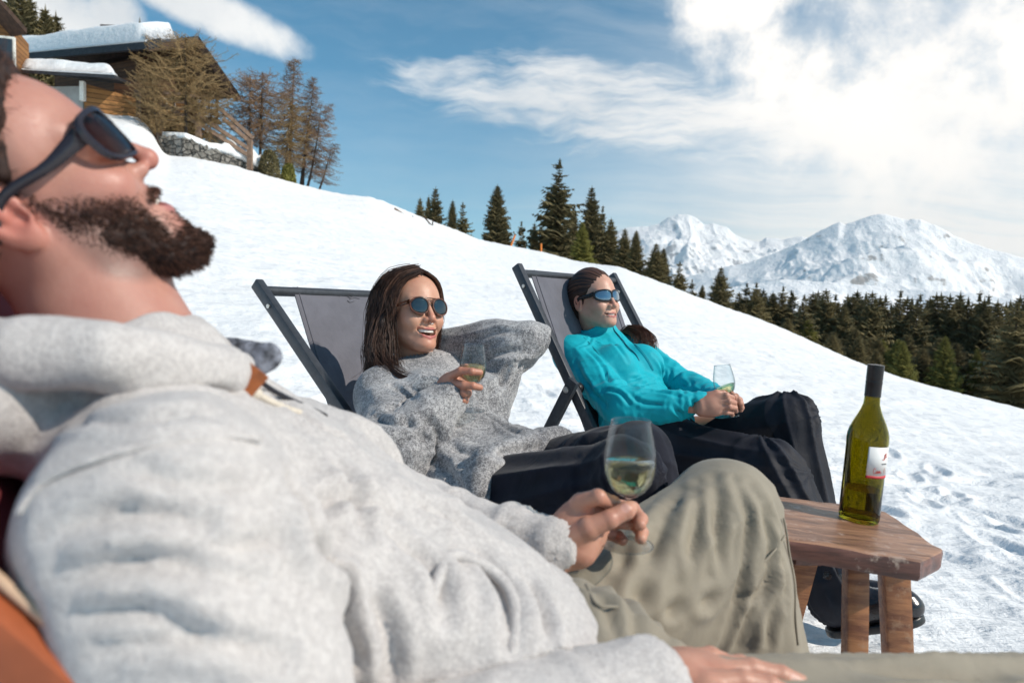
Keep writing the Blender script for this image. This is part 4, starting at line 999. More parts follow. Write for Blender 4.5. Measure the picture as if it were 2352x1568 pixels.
# ---- fabrics
def knit_mat(name, dark, light, scale, bias=0.5, bump=0.0025, rib=0.0, big=9.0, bigamt=0.5, sheen=0.3):
    m, t, b, out = link_material(name)
    tcn = t.nodes.new('ShaderNodeTexCoord'); vec = tcn.outputs['Object']
    wv = node(t, 'ShaderNodeVectorMath', {0: vec, 1: vscale(t, noise(t, vec, 12.0, 2, out=1), (0.012, 0.012, 0.012))}, operation='ADD')
    n = noise(t, wv, scale, 3, 0.7); n3 = noise(t, wv, scale*0.36, 3, 0.65); n2 = noise(t, vec, big, 4, 0.6)
    f = sstep(t, n*0.62+n3*0.38+(n2-0.5)*bigamt, bias-0.13, bias+0.13)
    put(t, b.inputs['Base Color'], mixc(t, f, dark, light))
    b.inputs['Roughness'].default_value = 0.9; b.inputs['Specular IOR Level'].default_value = 0.15; b.inputs['Sheen Weight'].default_value = sheen; b.inputs['Sheen Roughness'].default_value = 0.5
    put(t, b.inputs['Normal'], node(t, 'ShaderNodeBump', {'Height': n*0.7 + noise(t, wv, scale*2.2, 2)*0.5 + n3*0.6, 'Strength': 0.8, 'Distance': bump}))
    return m
def cloth_mat(name, col, rough=0.75, weave=900, bump=0.0004, var=0.12, spec=0.3, sheen=0.0, wr=0.0, wrs=30.0):
    m, t, b, out = link_material(name)
    tcn = t.nodes.new('ShaderNodeTexCoord'); vec = tcn.outputs['Object']
    n2 = noise(t, vec, 14.0, 4, 0.6); wv = noise(t, vec, weave, 2, 0.5)
    lo = tuple(c*(1-var) for c in col); hi = tuple(c*(1+var) for c in col)
    c = mixc(t, sstep(t, n2*0.7+wv*0.3, 0.35, 0.65), lo, hi)
    put(t, b.inputs['Base Color'], c); b.inputs['Roughness'].default_value = rough; b.inputs['Specular IOR Level'].default_value = spec; b.inputs['Sheen Weight'].default_value = sheen
    h = wv*bump
    if wr: h = h + node(t, 'ShaderNodeTexNoise', {'Vector': vec, 'Scale': wrs, 'Detail': 4, 'Roughness': 0.55, 'Distortion': 1.2})*wr
    put(t, b.inputs['Normal'], node(t, 'ShaderNodeBump', {'Height': h, 'Strength': 1.0, 'Distance': 1.0}))
    return m
def hair_mat(name, dark, light, rough=0.38):
    m, t, b, out = link_material(name)
    at = t.nodes.new('ShaderNodeAttribute'); at.attribute_name = 'tone'
    put(t, b.inputs['Base Color'], mixc(t, S(t, at.outputs[2]), dark, light)); b.inputs['Roughness'].default_value = max(rough, 0.55); b.inputs['Specular IOR Level'].default_value = 0.35
    b.inputs['Anisotropic'].default_value = 0.4
    return m
def strands(curves, r0, r1, tones, n=4):
    """curves: list of (k,3) arrays -> one mesh of thin tapered tubes (triangular section)"""
    V = []; F = []; T = []; base = 0
    for c, tn in zip(curves, tones):
        c = np.asarray(c, float); m = len(c); tg = np.gradient(c, axis=0); tg /= np.linalg.norm(tg, axis=1)[:, None]+1e-9
        ref = np.array([0.31, 0.77, 0.55]); x = np.cross(tg, ref); x /= np.linalg.norm(x, axis=1)[:, None]+1e-9; y = np.cross(tg, x)
        rr = (r0 + (r1-r0)*np.linspace(0, 1, m)**2)[:, None]
        ring = [c + rr*(math.cos(a)*x+math.sin(a)*y) for a in (0, 2*PI/3, 4*PI/3)]
        V.append(np.stack(ring, 1).reshape(-1, 3)); T.append(np.full(3*m, tn))
        i = base+np.arange(m-1)[:, None]*3; k = np.arange(3)[None]
        F.append(np.stack([i+k, i+(k+1) % 3, i+3+(k+1) % 3, i+3+k], -1).reshape(-1, 4)); base += 3*m
    return np.concatenate(V), np.concatenate(F), np.concatenate(T)
def spline(pts, n):
    """smooth curve through the points (Catmull-Rom)"""
    P_ = np.asarray(pts, float); P_ = np.concatenate([[2*P_[0]-P_[1]], P_, [2*P_[-1]-P_[-2]]]); m = len(P_)-3
    t = np.linspace(0, m-1e-6, n); i = t.astype(int); f = (t-i)[:, None]
    a, b, c, d = P_[i], P_[i+1], P_[i+2], P_[i+3]
    return 0.5*((2*b)+(-a+c)*f+(2*a-5*b+4*c-d)*f*f+(-a+3*b-3*c+d)*f**3)
def lock(guides, count, spread, n, rng, curl=0.0, freq=2.0, start=0.0):
    """strands blended between neighbouring guide curves"""
    G = [spline(g, n) for g in guides]; out = []; t = np.linspace(0, 1, n)[:, None]
    for _ in range(count):
        a = rng.random()*(len(G)-1); i = min(int(a), len(G)-2); f = a-i; c = G[i]*(1-f)+G[i+1]*f
        off = rng.normal(size=3)*spread; ph = rng.random()*6.28
        wob = np.concatenate([np.sin(freq*6.28*t+ph), np.cos(freq*5.1*t+ph*1.7), np.sin(freq*4.3*t+ph*0.6)], 1)*curl*t
        c = c + off*(0.35+0.65*t) + wob
        k = int(n*(1-rng.random()*0.25)); out.append(c[:max(k, 4)])
    return out
# ---- sunglasses, in head space
def glasses(h, name, label, shape, mats, zc=-0.004, ew=0.026, eh=0.020, gap=0.034, x0=0.103, wrap=4.0, tube=0.0017, thick=0.0022, templeh=0.0035, pw=2.4, top_bar=False, tear=0.0, hinge=0.004, pitch=0.0):
    root = empty(name, wor(h, (x0, 0, zc-eh)), label, 'sunglasses')
    mf, ml = mats
    def xyz(y, z, o=0.0): return np.array([x0-wrap*y*y+o - pitch*(zc-z), y, z])
    th = np.linspace(0, 2*PI, 49)[:-1]
    fr = MB()
    for sgn in (1, -1):
        ol = []
        for a in th:
            ca, sa = math.cos(a), math.sin(a)
            y = ew*math.copysign(abs(ca)**(2/pw), ca); z = eh*math.copysign(abs(sa)**(2/pw), sa)
            z *= 1.0-tear*ca*0.6; y *= 1.0 - 0.12*tear*(sa < 0)
            z += shape*(ca)*0.10*eh
            ol.append((sgn*(gap+y), zc+z))
        # rim: flat ribbon ring with depth
        ring = []
        n = len(ol)
        V = []; cy, cz = sgn*gap, zc
        for (y, z) in ol:
            dy, dz_ = y-cy, z-cz; L = math.hypot(dy, dz_)
            yo, zo = y+dy/L*tube, z+dz_/L*tube*(1.6 if (shape > 0.5 and dz_ > 0) else 1.0); yi, zi = y-dy/L*tube, z-dz_/L*tube
            V += [xyz(yo, zo, thick), xyz(yi, zi, thick*1.1), xyz(yi, zi, -thick*0.7), xyz(yo, zo, -thick*0.7)]
        Fq = [(i*4+k, i*4+(k+1) % 4, ((i+1) % n)*4+(k+1) % 4, ((i+1) % n)*4+k) for i in range(n) for k in range(4)]
        fr.add(wor(h, np.array(V)), Fq)
        # lens
        rings = []
        for s_ in (1.0, 0.72, 0.40):
            rings.append([(cy+(y-cy)*s_, cz+(z-cz)*s_) for (y, z) in ol])
        V = []
        for side in (0.0009, -0.0009):
            for rg in rings:
                V += [xyz(y, z, side+0.0022*(1-(((y-cy)/ew)**2+((z-cz)/eh)**2)*0.9)) for y, z in rg]
            V.append(xyz(cy, cz, side+0.0022))
        half = 3*n+1; Fq = []
        for s0, fl in ((0, 1), (half, -1)):
            for r_ in range(2):
                for i in range(n): Fq.append((s0+r_*n+i, s0+r_*n+(i+1) % n, s0+(r_+1)*n+(i+1) % n, s0+(r_+1)*n+i)[::fl])
            for i in range(n): Fq.append((s0+2*n+i, s0+2*n+(i+1) % n, s0+3*n)[::fl])
        for i in range(n): Fq.append((i, half+i, half+(i+1) % n, (i+1) % n))
        mesh('lens', wor(h, np.array(V)), Fq, ml, root)
        # temple
        yo = sgn*(gap+ew+tube)
        p0 = xyz(yo-sgn*0.002, zc+eh*0.45, -0.002); p1 = np.array([0.045, sgn*0.0765*h.get('w', 1), zc+0.006]); p2 = np.array([0.0, sgn*0.0800*h.get('w', 1), zc+0.007]); p3 = np.array([-0.030, sgn*0.0790*h.get('w', 1), zc-0.016])
        c = spline([p0, p1, p2, p3], 14); tm = MB(); V = []
        hh = np.interp(np.linspace(0, 1, 14), [0, 0.35, 0.8, 1], [hinge*1.5, templeh, templeh*0.9, templeh*1.1])
        for q_, hv in zip(c, hh):
            V += [q_+[0, sgn*0.0013, hv], q_+[0, -sgn*0.0013, hv], q_+[0, -sgn*0.0013, -hv], q_+[0, sgn*0.0013, -hv]]
        Fq = [(i*4+k, i*4+(k+1) % 4, (i+1)*4+(k+1) % 4, (i+1)*4+k) for i in range(13) for k in range(4)] + [(0, 1, 2, 3), (52, 53, 54, 55)]
        mesh('temple', wor(h, np.array(V)), Fq, mf, root)
    # bridge
    br = [xyz(s*(gap-ew*0.93), zc+eh*0.30+(0.003 if abs(s) < 0.9 else 0)+tear*0.004, 0.0006) for s in (-1, -0.5, 0, 0.5, 1)]
    fr.tube(wor(h, spline(br, 12)), tube*1.25*h['s'], 8)
    if top_bar:
        br = [xyz(s*(gap-ew*0.45), zc+eh*0.93, 0.0006) for s in (-1, -0.5, 0, 0.5, 1)]
        fr.tube(wor(h, spline(br, 12)), tube*0.95*h['s'], 8)
    o = fr.build('frame', mf, root, smooth=True); autosmooth(o, 50)
    return root
# ---- wine glass
def thin_glass(name, tint, liquid=False):
    """thin clear glass: light passes straight through, reflections grow towards the rim"""
    m = bpy.data.materials.new(name); m.use_nodes = True; t = m.node_tree; t.nodes.clear()
    out = t.nodes.new('ShaderNodeOutputMaterial')
    tr = t.nodes.new('ShaderNodeBsdfTransparent')
    gl = t.nodes.new('ShaderNodeBsdfGlossy'); gl.inputs['Roughness'].default_value = 0.02; gl.inputs[0].default_value = (0.95, 0.97, 1, 1)
    lw = t.nodes.new('ShaderNodeLayerWeight'); lw.inputs[0].default_value = 0.35; fc = S(t, lw.outputs[1]); put(t, tr.inputs[0], mixc(t, (fc*fc*fc*1.1).mn(1.0), tint, tuple(c*0.30 for c in tint)))
    f = (fc*fc*fc*0.85 + 0.014).mn(0.9)
    if liquid:
        gb = t.nodes.new('ShaderNodeBsdfRefraction'); gb.inputs['IOR'].default_value = 1.33; gb.inputs['Roughness'].default_value = 0.0; gb.inputs[0].default_value = tuple(tint)+(1,)
        mx = t.nodes.new('ShaderNodeMixShader'); mx.inputs[0].default_value = 0.62; t.links.new(tr.outputs[0], mx.inputs[1]); t.links.new(gb.outputs[0], mx.inputs[2]); base = mx
    else: base = tr
    ms = t.nodes.new('ShaderNodeMixShader'); put(t, ms.inputs[0], f); t.links.new(base.outputs[0], ms.inputs[1]); t.links.new(gl.outputs[0], ms.inputs[2]); t.links.new(ms.outputs[0], out.inputs[0])
    return m
M_glass = thin_glass('clear_glass', (0.955, 0.975, 0.98))
M_wine = thin_glass('white_wine', (0.99, 0.905, 0.64), True)
def wine_glass(base, axis, label, fill=0.45, s=1.0, surface_tilt=None):
    axis = np.asarray(axis, float); axis /= np.linalg.norm(axis)
    R = frame_from(np.cross([0, 1, 0], axis), axis)
    root = empty('wine_glass', base, label, 'wine glass', 'glasses of white wine in hands')
    q = lambda L: [(r*s, z*s) for r, z in L]
    zz = np.linspace(0, 1, 15)
    def rad(t): # bowl radius against height fraction
        return np.interp(t, [0, 0.04, 0.10, 0.2, 0.32, 0.45, 0.6, 0.8, 1.0], [0.004, 0.0125, 0.0205, 0.0275, 0.0315, 0.0327, 0.0318, 0.0284, 0.0245])
    B0, B1 = 0.062, 0.160; T = np.concatenate([[0.0, 0.02, 0.04, 0.07], np.linspace(0.1, 1.0, 19)])
    outer = [(rad(t), B0+(B1-B0)*t) for t in T]; inner = [(max(rad(t)-0.0011, 0.0), B0+(B1-B0)*t+(0.0025 if t < 0.1 else 0.0)) for t in T][::-1]
    g1 = MB().lathe(q([(0.0034, B0-0.001)]+outer[1:]+[(0.0242, B1+0.0006)]+inner[:-1]+[(0.0, B0+0.0030)]), base, R, 48)
    th2 = np.linspace(0, 2*PI, 49)
    for rr_, zz_, tr_ in ((0.0240, B1, 0.0010),): g1.tube([np.asarray(base)+R@np.array([rr_*s*math.cos(a), rr_*s*math.sin(a), zz_*s]) for a in th2], tr_*s, 8, cap=False)
    g1.build('bowl', M_glass, root, smooth=True)
    MB().lathe(q([(0.0034, 0.008), (0.0030, 0.015), (0.0028, 0.035), (0.0030, 0.055), (0.0034, B0-0.0012)]), base, R, 20).build('stem', M_glass, root, smooth=True)
    MB().lathe(q([(0.0, 0.0), (0.030, 0.0), (0.0325, 0.0008), (0.0325, 0.0018), (0.028, 0.0026), (0.015, 0.0040), (0.006, 0.0062), (0.0034, 0.0078)]), base, R, 48).tube([np.asarray(base)+R@np.array([0.0322*s*math.cos(a), 0.0322*s*math.sin(a), 0.0013*s]) for a in th2], 0.0011*s, 8, cap=False).build('foot', M_glass, root, smooth=True)
    # wine: follows the inner wall up to a level surface
    tl = fill; T2 = np.concatenate([[0.02, 0.04, 0.07], np.linspace(0.1, tl, 12)])
    prof = [(0.0, B0+0.0036)]+[(max(rad(t)-0.0014, 0.001), B0+(B1-B0)*t+(0.0028 if t < 0.1 else 0.0)) for t in T2]
    n = 40; th = np.arange(n)*2*PI/n; V = [np.array([0, 0, prof[0][1]*s])]; tilt = np.array([0.0, 0.0]) if surface_tilt is None else np.asarray(surface_tilt)
    for r, z in prof[1:]:
        f = (z-prof[0][1])/(prof[-1][1]-prof[0][1])
        for a in th:
            x, y = r*math.cos(a), r*math.sin(a); V.append(np.array([x*s, y*s, (z + (tilt[0]*x+tilt[1]*y)*f)*s]))
    V.append(np.array([0, 0, prof[-1][1]*s])); V = np.array(V)@R.T+np.asarray(base); m = len(prof)-1
    F = [(0, 1+(k+1) % n, 1+k) for k in range(n)]+[(1+i*n+k, 1+i*n+(k+1) % n, 1+(i+1)*n+(k+1) % n, 1+(i+1)*n+k) for i in range(m-1) for k in range(n)]+[(1+(m-1)*n+k, 1+(m-1)*n+(k+1) % n, len(V)-1) for k in range(n)]
    mesh('wine', V, F, M_wine, root)
    return root
# ================================================================== deck chairs, stool, bottle
M_metal = simple('anthracite_metal', (0.055, 0.058, 0.066), 0.38, 0.3, 0.15, 60, 0.0003, 300, 0.5)
M_knob = simple('black_plastic', (0.012, 0.012, 0.013), 0.35)
M_bolt = simple('bright_bolt', (0.55, 0.55, 0.52), 0.3, 1.0)
M_canvas = cloth_mat('grey_canvas', (0.135, 0.135, 0.158), 0.85, 1400, 0.0003, 0.10, 0.15, wr=0.006, wrs=5.0)
def deck_chair(top, fwd, width, alpha, label, piv=0.50, sag=None, mats=None, rail=(0.032, 0.024), front=0.74, fheight=0.36, inset=0.072):
    """top: world point of the right-hand rail's head; fwd: way the sitter faces"""
    mr, mcv = mats or (M_metal, M_canvas)
    fwd = np.array([fwd[0], fwd[1], 0.0]); fwd /= np.linalg.norm(fwd); left = np.array([-fwd[1], fwd[0], 0.0]); top = np.asarray(top, float)
    gz = float(ground(top[0]+fwd[0]*0.5, top[1]+fwd[1]*0.5)); Hh = top[2]-gz
    root = empty('deck_chair', (top[0]+fwd[0]*0.3, top[1]+fwd[1]*0.3, gz), label, 'deck chair', 'deck chairs on the snow')
    W = lambda x, y, z: top + fwd*x + left*y + np.array([0, 0, z])
    ca, sa = math.cos(alpha), math.sin(alpha); L = Hh/sa+0.04
    nrm = fwd*sa + np.array([0, 0, ca])
    for y in (0, width):
        a = W(0, y, 0); b = W(L*ca, y, -L*sa)
        o = MB().beam(a, b, rail[0], rail[1], nrm if False else left, 0.004); o = o.build('rail', mr, root); autosmooth(o, 40)
        # bolts along the rail
        k = MB()
        for t in (0.06, 0.35, 0.62):
            c = W(L*ca*t, y, -L*sa*t); k.lathe([(0.006, -0.016), (0.006, 0.016)], c, frame_from(fwd, left), 10)
        k.build('bolt', M_bolt, root, smooth=False)
    pts = lambda x, z, o=0.0: [W(x, -o, z), W(x, width+o, z)]
    o = MB().tube(pts(0.030*ca, -0.030*sa), 0.0135, 16).build('top_bar', mr, root); autosmooth(o, 40)
    # strut behind, from the pivot down to the snow
    px, pz = L*ca*piv, -L*sa*piv; rx = px-0.40; fz = -Hh-0.03
    for y in (-0.026, width+0.026):
        o = MB().beam(W(px+0.02, y, pz+0.03), W(rx, y, fz), 0.036, 0.020, left, 0.003).build('strut', mr, root); autosmooth(o, 40)
        s_ = 1 if y > 0 else -1
        o = MB().lathe([(0.017, -0.008), (0.019, 0.0), (0.019, 0.008), (0.014, 0.015), (0.0, 0.017)], W(px, y-s_*(0.048), pz), frame_from(fwd, -s_*left), 20).build('knob', M_knob, root); autosmooth(o, 40)
        o = MB().lathe([(0.010, -0.002), (0.010, 0.003), (0.005, 0.004), (0.005, 0.009), (0.0, 0.010)], W(px, y+s_*0.012, pz), frame_from(fwd, s_*left), 12).build('pivot_bolt', M_bolt, root)
    # seat frame: rear foot to the raised front bar
    fx, fzz = front, -Hh+fheight; bx = rx+0.06
    for y in (0.030, width-0.030):
        o = MB().beam(W(bx, y, -Hh), W(fx, y, fzz), 0.036, 0.020, left, 0.003).build('seat_rail', mr, root); autosmooth(o, 40)
    o = MB().tube(pts(fx, fzz, -0.02), 0.0135, 14).build('front_bar', mr, root); autosmooth(o, 40)
    # canvas
    sg = sag or [(0.034*ca, -0.030*sa+0.014), (0.16, -0.33), (0.27, -0.56), (0.38, -0.70), (0.50, -0.72), (0.62, fzz-0.04), (fx-0.01, fzz+0.015)]
    c2 = spline([(x, 0, z) for x, z in sg], 50); n = 22; V = []; m_ = len(c2)
    ins = inset
    for th_ in (0.0, -0.003):
        for i, q in enumerate(c2):
            t = i/(m_-1)
            for j in range(n):
                y = ins + (width-2*ins)*j/(n-1); e = (2*j/(n-1)-1)
                s_ = 0.035*(1-e*e)*math.sin(PI*min(1, t*1.05)); s_ += 0.006*math.sin(9*e+7*t)*math.sin(PI*t)
                yy = y + 0.020*math.sin(PI*t)*(-e)
                V.append(W(q[0]-s_*sa+th_*sa, yy, q[2]-s_*ca*0.8+th_*ca))
    A_ = m_*n; F = []
    for s0, fl in ((0, 1), (A_, -1)):
        for i in range(m_-1):
            for j in range(n-1): F.append((s0+i*n+j, s0+(i+1)*n+j, s0+(i+1)*n+j+1, s0+i*n+j+1)[::fl])
    for i in range(m_-1):
        for j in (0, n-1): F.append((i*n+j, (i+1)*n+j, A_+(i+1)*n+j, A_+i*n+j))
    for j in range(n-1):
        for i in (0, m_-1): F.append((i*n+j, i*n+j+1, A_+i*n+j+1, A_+i*n+j))
    cv = mesh('canvas', np.array(V), F, mcv, root)
    # stitched hems along both edges
    for j in (1, n-2):
        hm = MB().tube([np.array(V[i*n+j])+nrm*0.0012 for i in range(m_)], 0.0016, 5); hm.build('seam', mcv, cv, smooth=True)
    return root, W, V, n, m_
# ---- wooden stool with the bottle on it
def wood_mat(name, c0, c1, worn, along):
    m, t, b, out = link_material(name); tcn = t.nodes.new('ShaderNodeTexCoord')
    mp = node(t, 'ShaderNodeMapping', {0: tcn.outputs['Object'], 2: along, 3: (3.0, 42.0, 42.0)})
    n = noise(t, mp, 1.0, 6, 0.6, 0.6); g2 = noise(t, mp, 4.0, 4, 0.6); st = noise(t, tcn.outputs['Object'], 26.0, 6, 0.7)
    c = mixc(t, sstep(t, n*0.7+g2*0.3, 0.35, 0.65), c0, c1); c = mixc(t, sstep(t, st, 0.55, 0.66)*0.60, c, worn)
    put(t, b.inputs['Base Color'], c); put(t, b.inputs['Roughness'], 0.38+0.35*st); b.inputs['Coat Weight'].default_value = 0.25; b.inputs['Coat Roughness'].default_value = 0.25
    put(t, b.inputs['Normal'], node(t, 'ShaderNodeBump', {'Height': n*0.0016+g2*0.0008+st*0.0008, 'Strength': 0.9, 'Distance': 1.0})); return m
M_top = wood_mat('weathered_red_brown_top', (0.12, 0.050, 0.024), (0.40, 0.205, 0.115), (0.50, 0.37, 0.30), (0, 0, 0))
M_leg = wood_mat('orange_brown_leg_wood', (0.16, 0.052, 0.020), (0.42, 0.18, 0.07), (0.40, 0.24, 0.14), (0, PI/2, 0))
M_edge = wood_mat('chipped_edge_wood', (0.060, 0.024, 0.018), (0.18, 0.07, 0.048), (0.55, 0.42, 0.33), (0, 0, 0))
# top plane through measured corners
c_fl = P(1800, 1240, 1.10); c_fr = P(2130, 1290, 1.13); c_r1 = P(2166, 1262, 1.17); c_r2 = P(2040, 1176, 1.42); c_bl = P(1775, 1138, 1.50)
nz = np.cross(c_fr-c_fl, c_bl-c_fl); nz /= np.linalg.norm(nz); nz = nz if nz[2] > 0 else -nz
nz = nz*0.55+np.array([0.035, 0.0, 1.0])*0.45; nz /= np.linalg.norm(nz)
O = c_fl
def onp(u, v, off=0.0):
    d = P(u, v, 1.0)-EYE; t = ((O-nz*off-EYE)@nz)/(d@nz); return EYE+d*t
st = empty('stool', (P(1975, 1200, 1.3)[0], P(1975, 1200, 1.3)[1], 0.0), 'worn red-brown wooden stool with splayed legs used as a table', 'stool')
poly = [onp(*q) for q in ((1560, 1205), (1800, 1238), (2118, 1290), (2163, 1268), (2166, 1262), (2037, 1176), (1990, 1163), (1775, 1138), (1600, 1125))]
th_ = 0.032; ctr = sum(poly)/len(poly)
def ring(f, off): return [ctr+(p-ctr)*f - nz*off for p in poly]
rings = [ring(0.975, 0.0), ring(0.990, 0.0015), ring(1.0, 0.007), ring(1.0, th_-0.006), ring(0.985, th_)]
V = np.array([p for r in rings for p in r]+[ctr, ctr-nz*th_]); n = len(poly); F = []; fm = []
for k in range(4):
    for i in range(n): F.append((k*n+i, k*n+(i+1) % n, (k+1)*n+(i+1) % n, (k+1)*n+i)); fm.append(0 if k == 0 else 1)
for i in range(n): F.append((i, (i+1) % n, 5*n)[::-1]); fm.append(0); F.append((4*n+i, 4*n+(i+1) % n, 5*n+1)); fm.append(1)
# subdivide the rim a little so that it wobbles like old wood
import bmesh
o = mesh('stool_top', V, F, [M_top, M_edge], st, smooth=False, fmat=fm)
bm = bmesh.new(); bm.from_mesh(o.data); bmesh.ops.recalc_face_normals(bm, faces=bm.faces[:]); bmesh.ops.subdivide_edges(bm, edges=[e for e in bm.edges if e.calc_length() > 0.03], cuts=7, use_grid_fill=True)
for v_ in bm.verts:
    q = np.array([[v_.co.x, v_.co.y, v_.co.z]]); k_ = float(vnoise(q, 40.0, 4)[0])*0.0016+float(vnoise(q, 110.0, 6)[0])*0.0008; v_.co += Vector(nz)*k_+Vector((k_, -k_, 0))*0.8
bm.to_mesh(o.data); bm.free(); autosmooth(o, 40)
xdir = poly[2]-poly[1]; xdir /= np.linalg.norm(xdir); ydir = np.cross(nz, xdir)
def leg(u0, v0, u1, v1, d0, d1, w, t): # square leg from below the top to the snow
    a = P(u0, v0, d0); b = P(u1, v1, d1); b = a+(b-a)*1.0
    k = (a[2]-(float(ground(b[0], b[1]))-0.03))/(a[2]-b[2]+1e-9); b = a+(b-a)*max(k, 1.0)
    o = MB().beam(a+nz*0.02, b, w, t, ydir, 0.004).build('leg', M_leg, st); autosmooth(o, 40)
leg(1962, 1290, 1960, 1510, 1.20, 1.20, 0.036, 0.036)
leg(2048, 1315, 2058, 1500, 1.28, 1.29, 0.046, 0.040)
leg(1845, 1290, 1815, 1400, 1.42, 1.45, 0.050, 0.042)
leg(1650, 1280, 1600, 1420, 1.20, 1.22, 0.046, 0.042)
def batten(p0, p1, w, t):
    o = MB().beam(p0, p1, w, t, nz, 0.005).build('batten', M_edge, st); autosmooth(o, 40)
batten(onp(1800, 1262, th_+0.017), onp(1880, 1285, th_+0.017)+ydir*0.05, 0.07, 0.032)
batten(onp(2115, 1300, th_+0.016)+ydir*0.02, onp(1995, 1260, th_+0.016)+ydir*0.10, 0.075, 0.032)
# ---- bottle
def bottle_mat():
    m, t, b, out = link_material('green_bottle_glass'); b.inputs['Transmission Weight'].default_value = 1.0; b.inputs['Roughness'].default_value = 0.015; b.inputs['IOR'].default_value = 1.3
    b.inputs['Base Color'].default_value = (0.33, 0.29, 0.02, 1); return m
M_bottle = bottle_mat()
M_capm = simple('black_screw_cap', (0.012, 0.009, 0.010), 0.28, 0.3, 0.2, 80)
M_paper = simple('white_label_paper', (0.78, 0.77, 0.75), 0.6, 0, 0.03, 40); M_red = simple('red_label_strip', (0.62, 0.04, 0.05), 0.5); M_inkr = simple('red_ink', (0.60, 0.10, 0.08), 0.6); M_inkg = simple('grey_ink', (0.35, 0.35, 0.35), 0.6)
bb = onp(1972, 1192, -0.001)
btop = P(2003, 858, 1.285); axb = btop-bb; axb /= np.linalg.norm(axb); axb = axb*0.6 + nz*0.4; axb /= np.linalg.norm(axb)
Rb = frame_from(np.cross([0, 1, 0.0], axb), axb)
Hb = 0.283; k = Hb/0.30; rb = 0.0358
bt = empty('wine_bottle', bb, 'green glass wine bottle with black screw cap and white label standing on the stool', 'bottle')
outer = [(0.0, 0.004), (0.026, 0.001), (0.034, 0.000), (rb-0.001, 0.003), (rb, 0.008), (rb, 0.150), (rb+0.0008, 0.165), (rb, 0.176), (0.0336, 0.186), (0.0285, 0.200), (0.0222, 0.214), (0.0176, 0.226), (0.0142, 0.238), (0.0136, 0.250), (0.0132, 0.262)]
inner = [(0.0120, 0.262), (0.0122, 0.250), (0.0128, 0.238), (0.0160, 0.226), (0.0202, 0.214), (0.0265, 0.200), (0.0314, 0.187), (rb-0.003, 0.176), (rb-0.0028, 0.165), (rb-0.003, 0.150), (rb-0.003, 0.012), (0.030, 0.008), (0.0, 0.013)]
outer = [(r, z*k) for r, z in outer]; inner = [(r, z*k) for r, z in inner]
MB().lathe(outer+inner, bb, Rb, 64).build('glass_body', M_bottle, bt, smooth=True)
wine = [(0.0, 0.0135), (0.029, 0.0085), (rb-0.0034, 0.0125), (rb-0.0034, 0.0640), (0.0, 0.0640)]
M_bwine = wine_mat2 = None
m_, t_, b_, o_ = link_material('wine_in_bottle'); b_.inputs['Transmission Weight'].default_value = 1.0; b_.inputs['Roughness'].default_value = 0.0; b_.inputs['IOR'].default_value = 1.25; b_.inputs['Base Color'].default_value = (0.85, 0.82, 0.45, 1)
o = MB().lathe([(r, z*k) for r, z in wine], bb, Rb, 48).build('wine', m_, bt); autosmooth(o, 50)
cap_p = [(0.0163, 0.222), (0.0165, 0.236), (0.0160, 0.252), (0.0157, 0.262)]
o = MB().lathe([(0.0146, 0.2385), (0.0143, 0.2430), (0.0143, 0.262), (0.0146, 0.2635), (0.0146, 0.2665), (0.0143, 0.268), (0.0143, 0.270), (0.0146, 0.272), (0.0146, 0.2765), (0.0145, 0.278), (0.0146, 0.280), (0.0146, 0.2945), (0.0143, 0.2985), (0.0, 0.300), ], bb, Rb, 48).build('cap_and_foil', M_capm, bt); 
for p_ in o.data.vertices: pass
autosmooth(o, 50)
# label curved round the right of the bottle
tocam = EYE-bb; tocam = tocam-axb*(tocam@axb); tocam /= np.linalg.norm(tocam); sd = np.cross(axb, tocam); sd = sd if sd@CR > 0 else -sd
def patch(a0, a1, z0, z1, r, nm, mat, par, n=24):
    V = []
    for rr in (r, r-0.0003):
        for i in range(n):
            a = a0+(a1-a0)*i/(n-1)
            for z in (z0, z1): V.append(bb+axb*z*k+(tocam*math.cos(a)+sd*math.sin(a))*rr)
    A_ = 2*n; F = [(2*i, 2*i+2, 2*i+3, 2*i+1) for i in range(n-1)]+[(A_+2*i, A_+2*i+1, A_+2*i+3, A_+2*i+2) for i in range(n-1)]+[(2*i, A_+2*i, A_+2*i+2, 2*i+2) for i in range(n-1)]+[(2*i+1, 2*i+3, A_+2*i+3, A_+2*i+1) for i in range(n-1)]+[(0, 1, A_+1, A_), (A_-2, 2*A_-2, 2*A_-1, A_-1)]
    return mesh(nm, np.array(V), F, mat, par)
lb = patch(0.10, 1.9, 0.100, 0.157, rb+0.0006, 'label', M_paper, bt); patch(0.10, 1.9, 0.0945, 0.0998, rb+0.0007, 'label_strip', M_red, lb)
def ink(pts, r, mat, nm):
    MB().tube([bb+axb*z*k+(tocam*math.cos(a)+sd*math.sin(a))*(rb+0.0009) for a, z in spline(np.array(pts), 30)], r, 5).build(nm, mat, lb, smooth=True)
def sc_(x, y): return (0.42+x*0.36, 0.1045+y*0.011)     # handwriting box on the label: "Cuvee"
for stroke in ([(0.30, 0.75), (0.18, 1.0), (0.03, 0.7), (0.05, 0.15), (0.22, 0.0), (0.36, 0.25)], [(0.42, 0.5), (0.42, 0.1), (0.52, 0.05), (0.58, 0.5), (0.60, 0.05)], [(0.66, 0.5), (0.72, 0.05), (0.80, 0.5)], [(0.84, 0.25), (0.95, 0.4), (0.88, 0.5), (0.84, 0.2), (0.96, 0.05)], [(1.0, 0.25), (1.1, 0.4), (1.04, 0.5), (1.0, 0.2), (1.14, 0.05), (1.3, 0.3)], [(1.9, 1.0), (1.88, 0.2), (2.0, 0.1)]):
    ink([sc_(*q) for q in stroke], 0.00042, M_inkr, 'script')
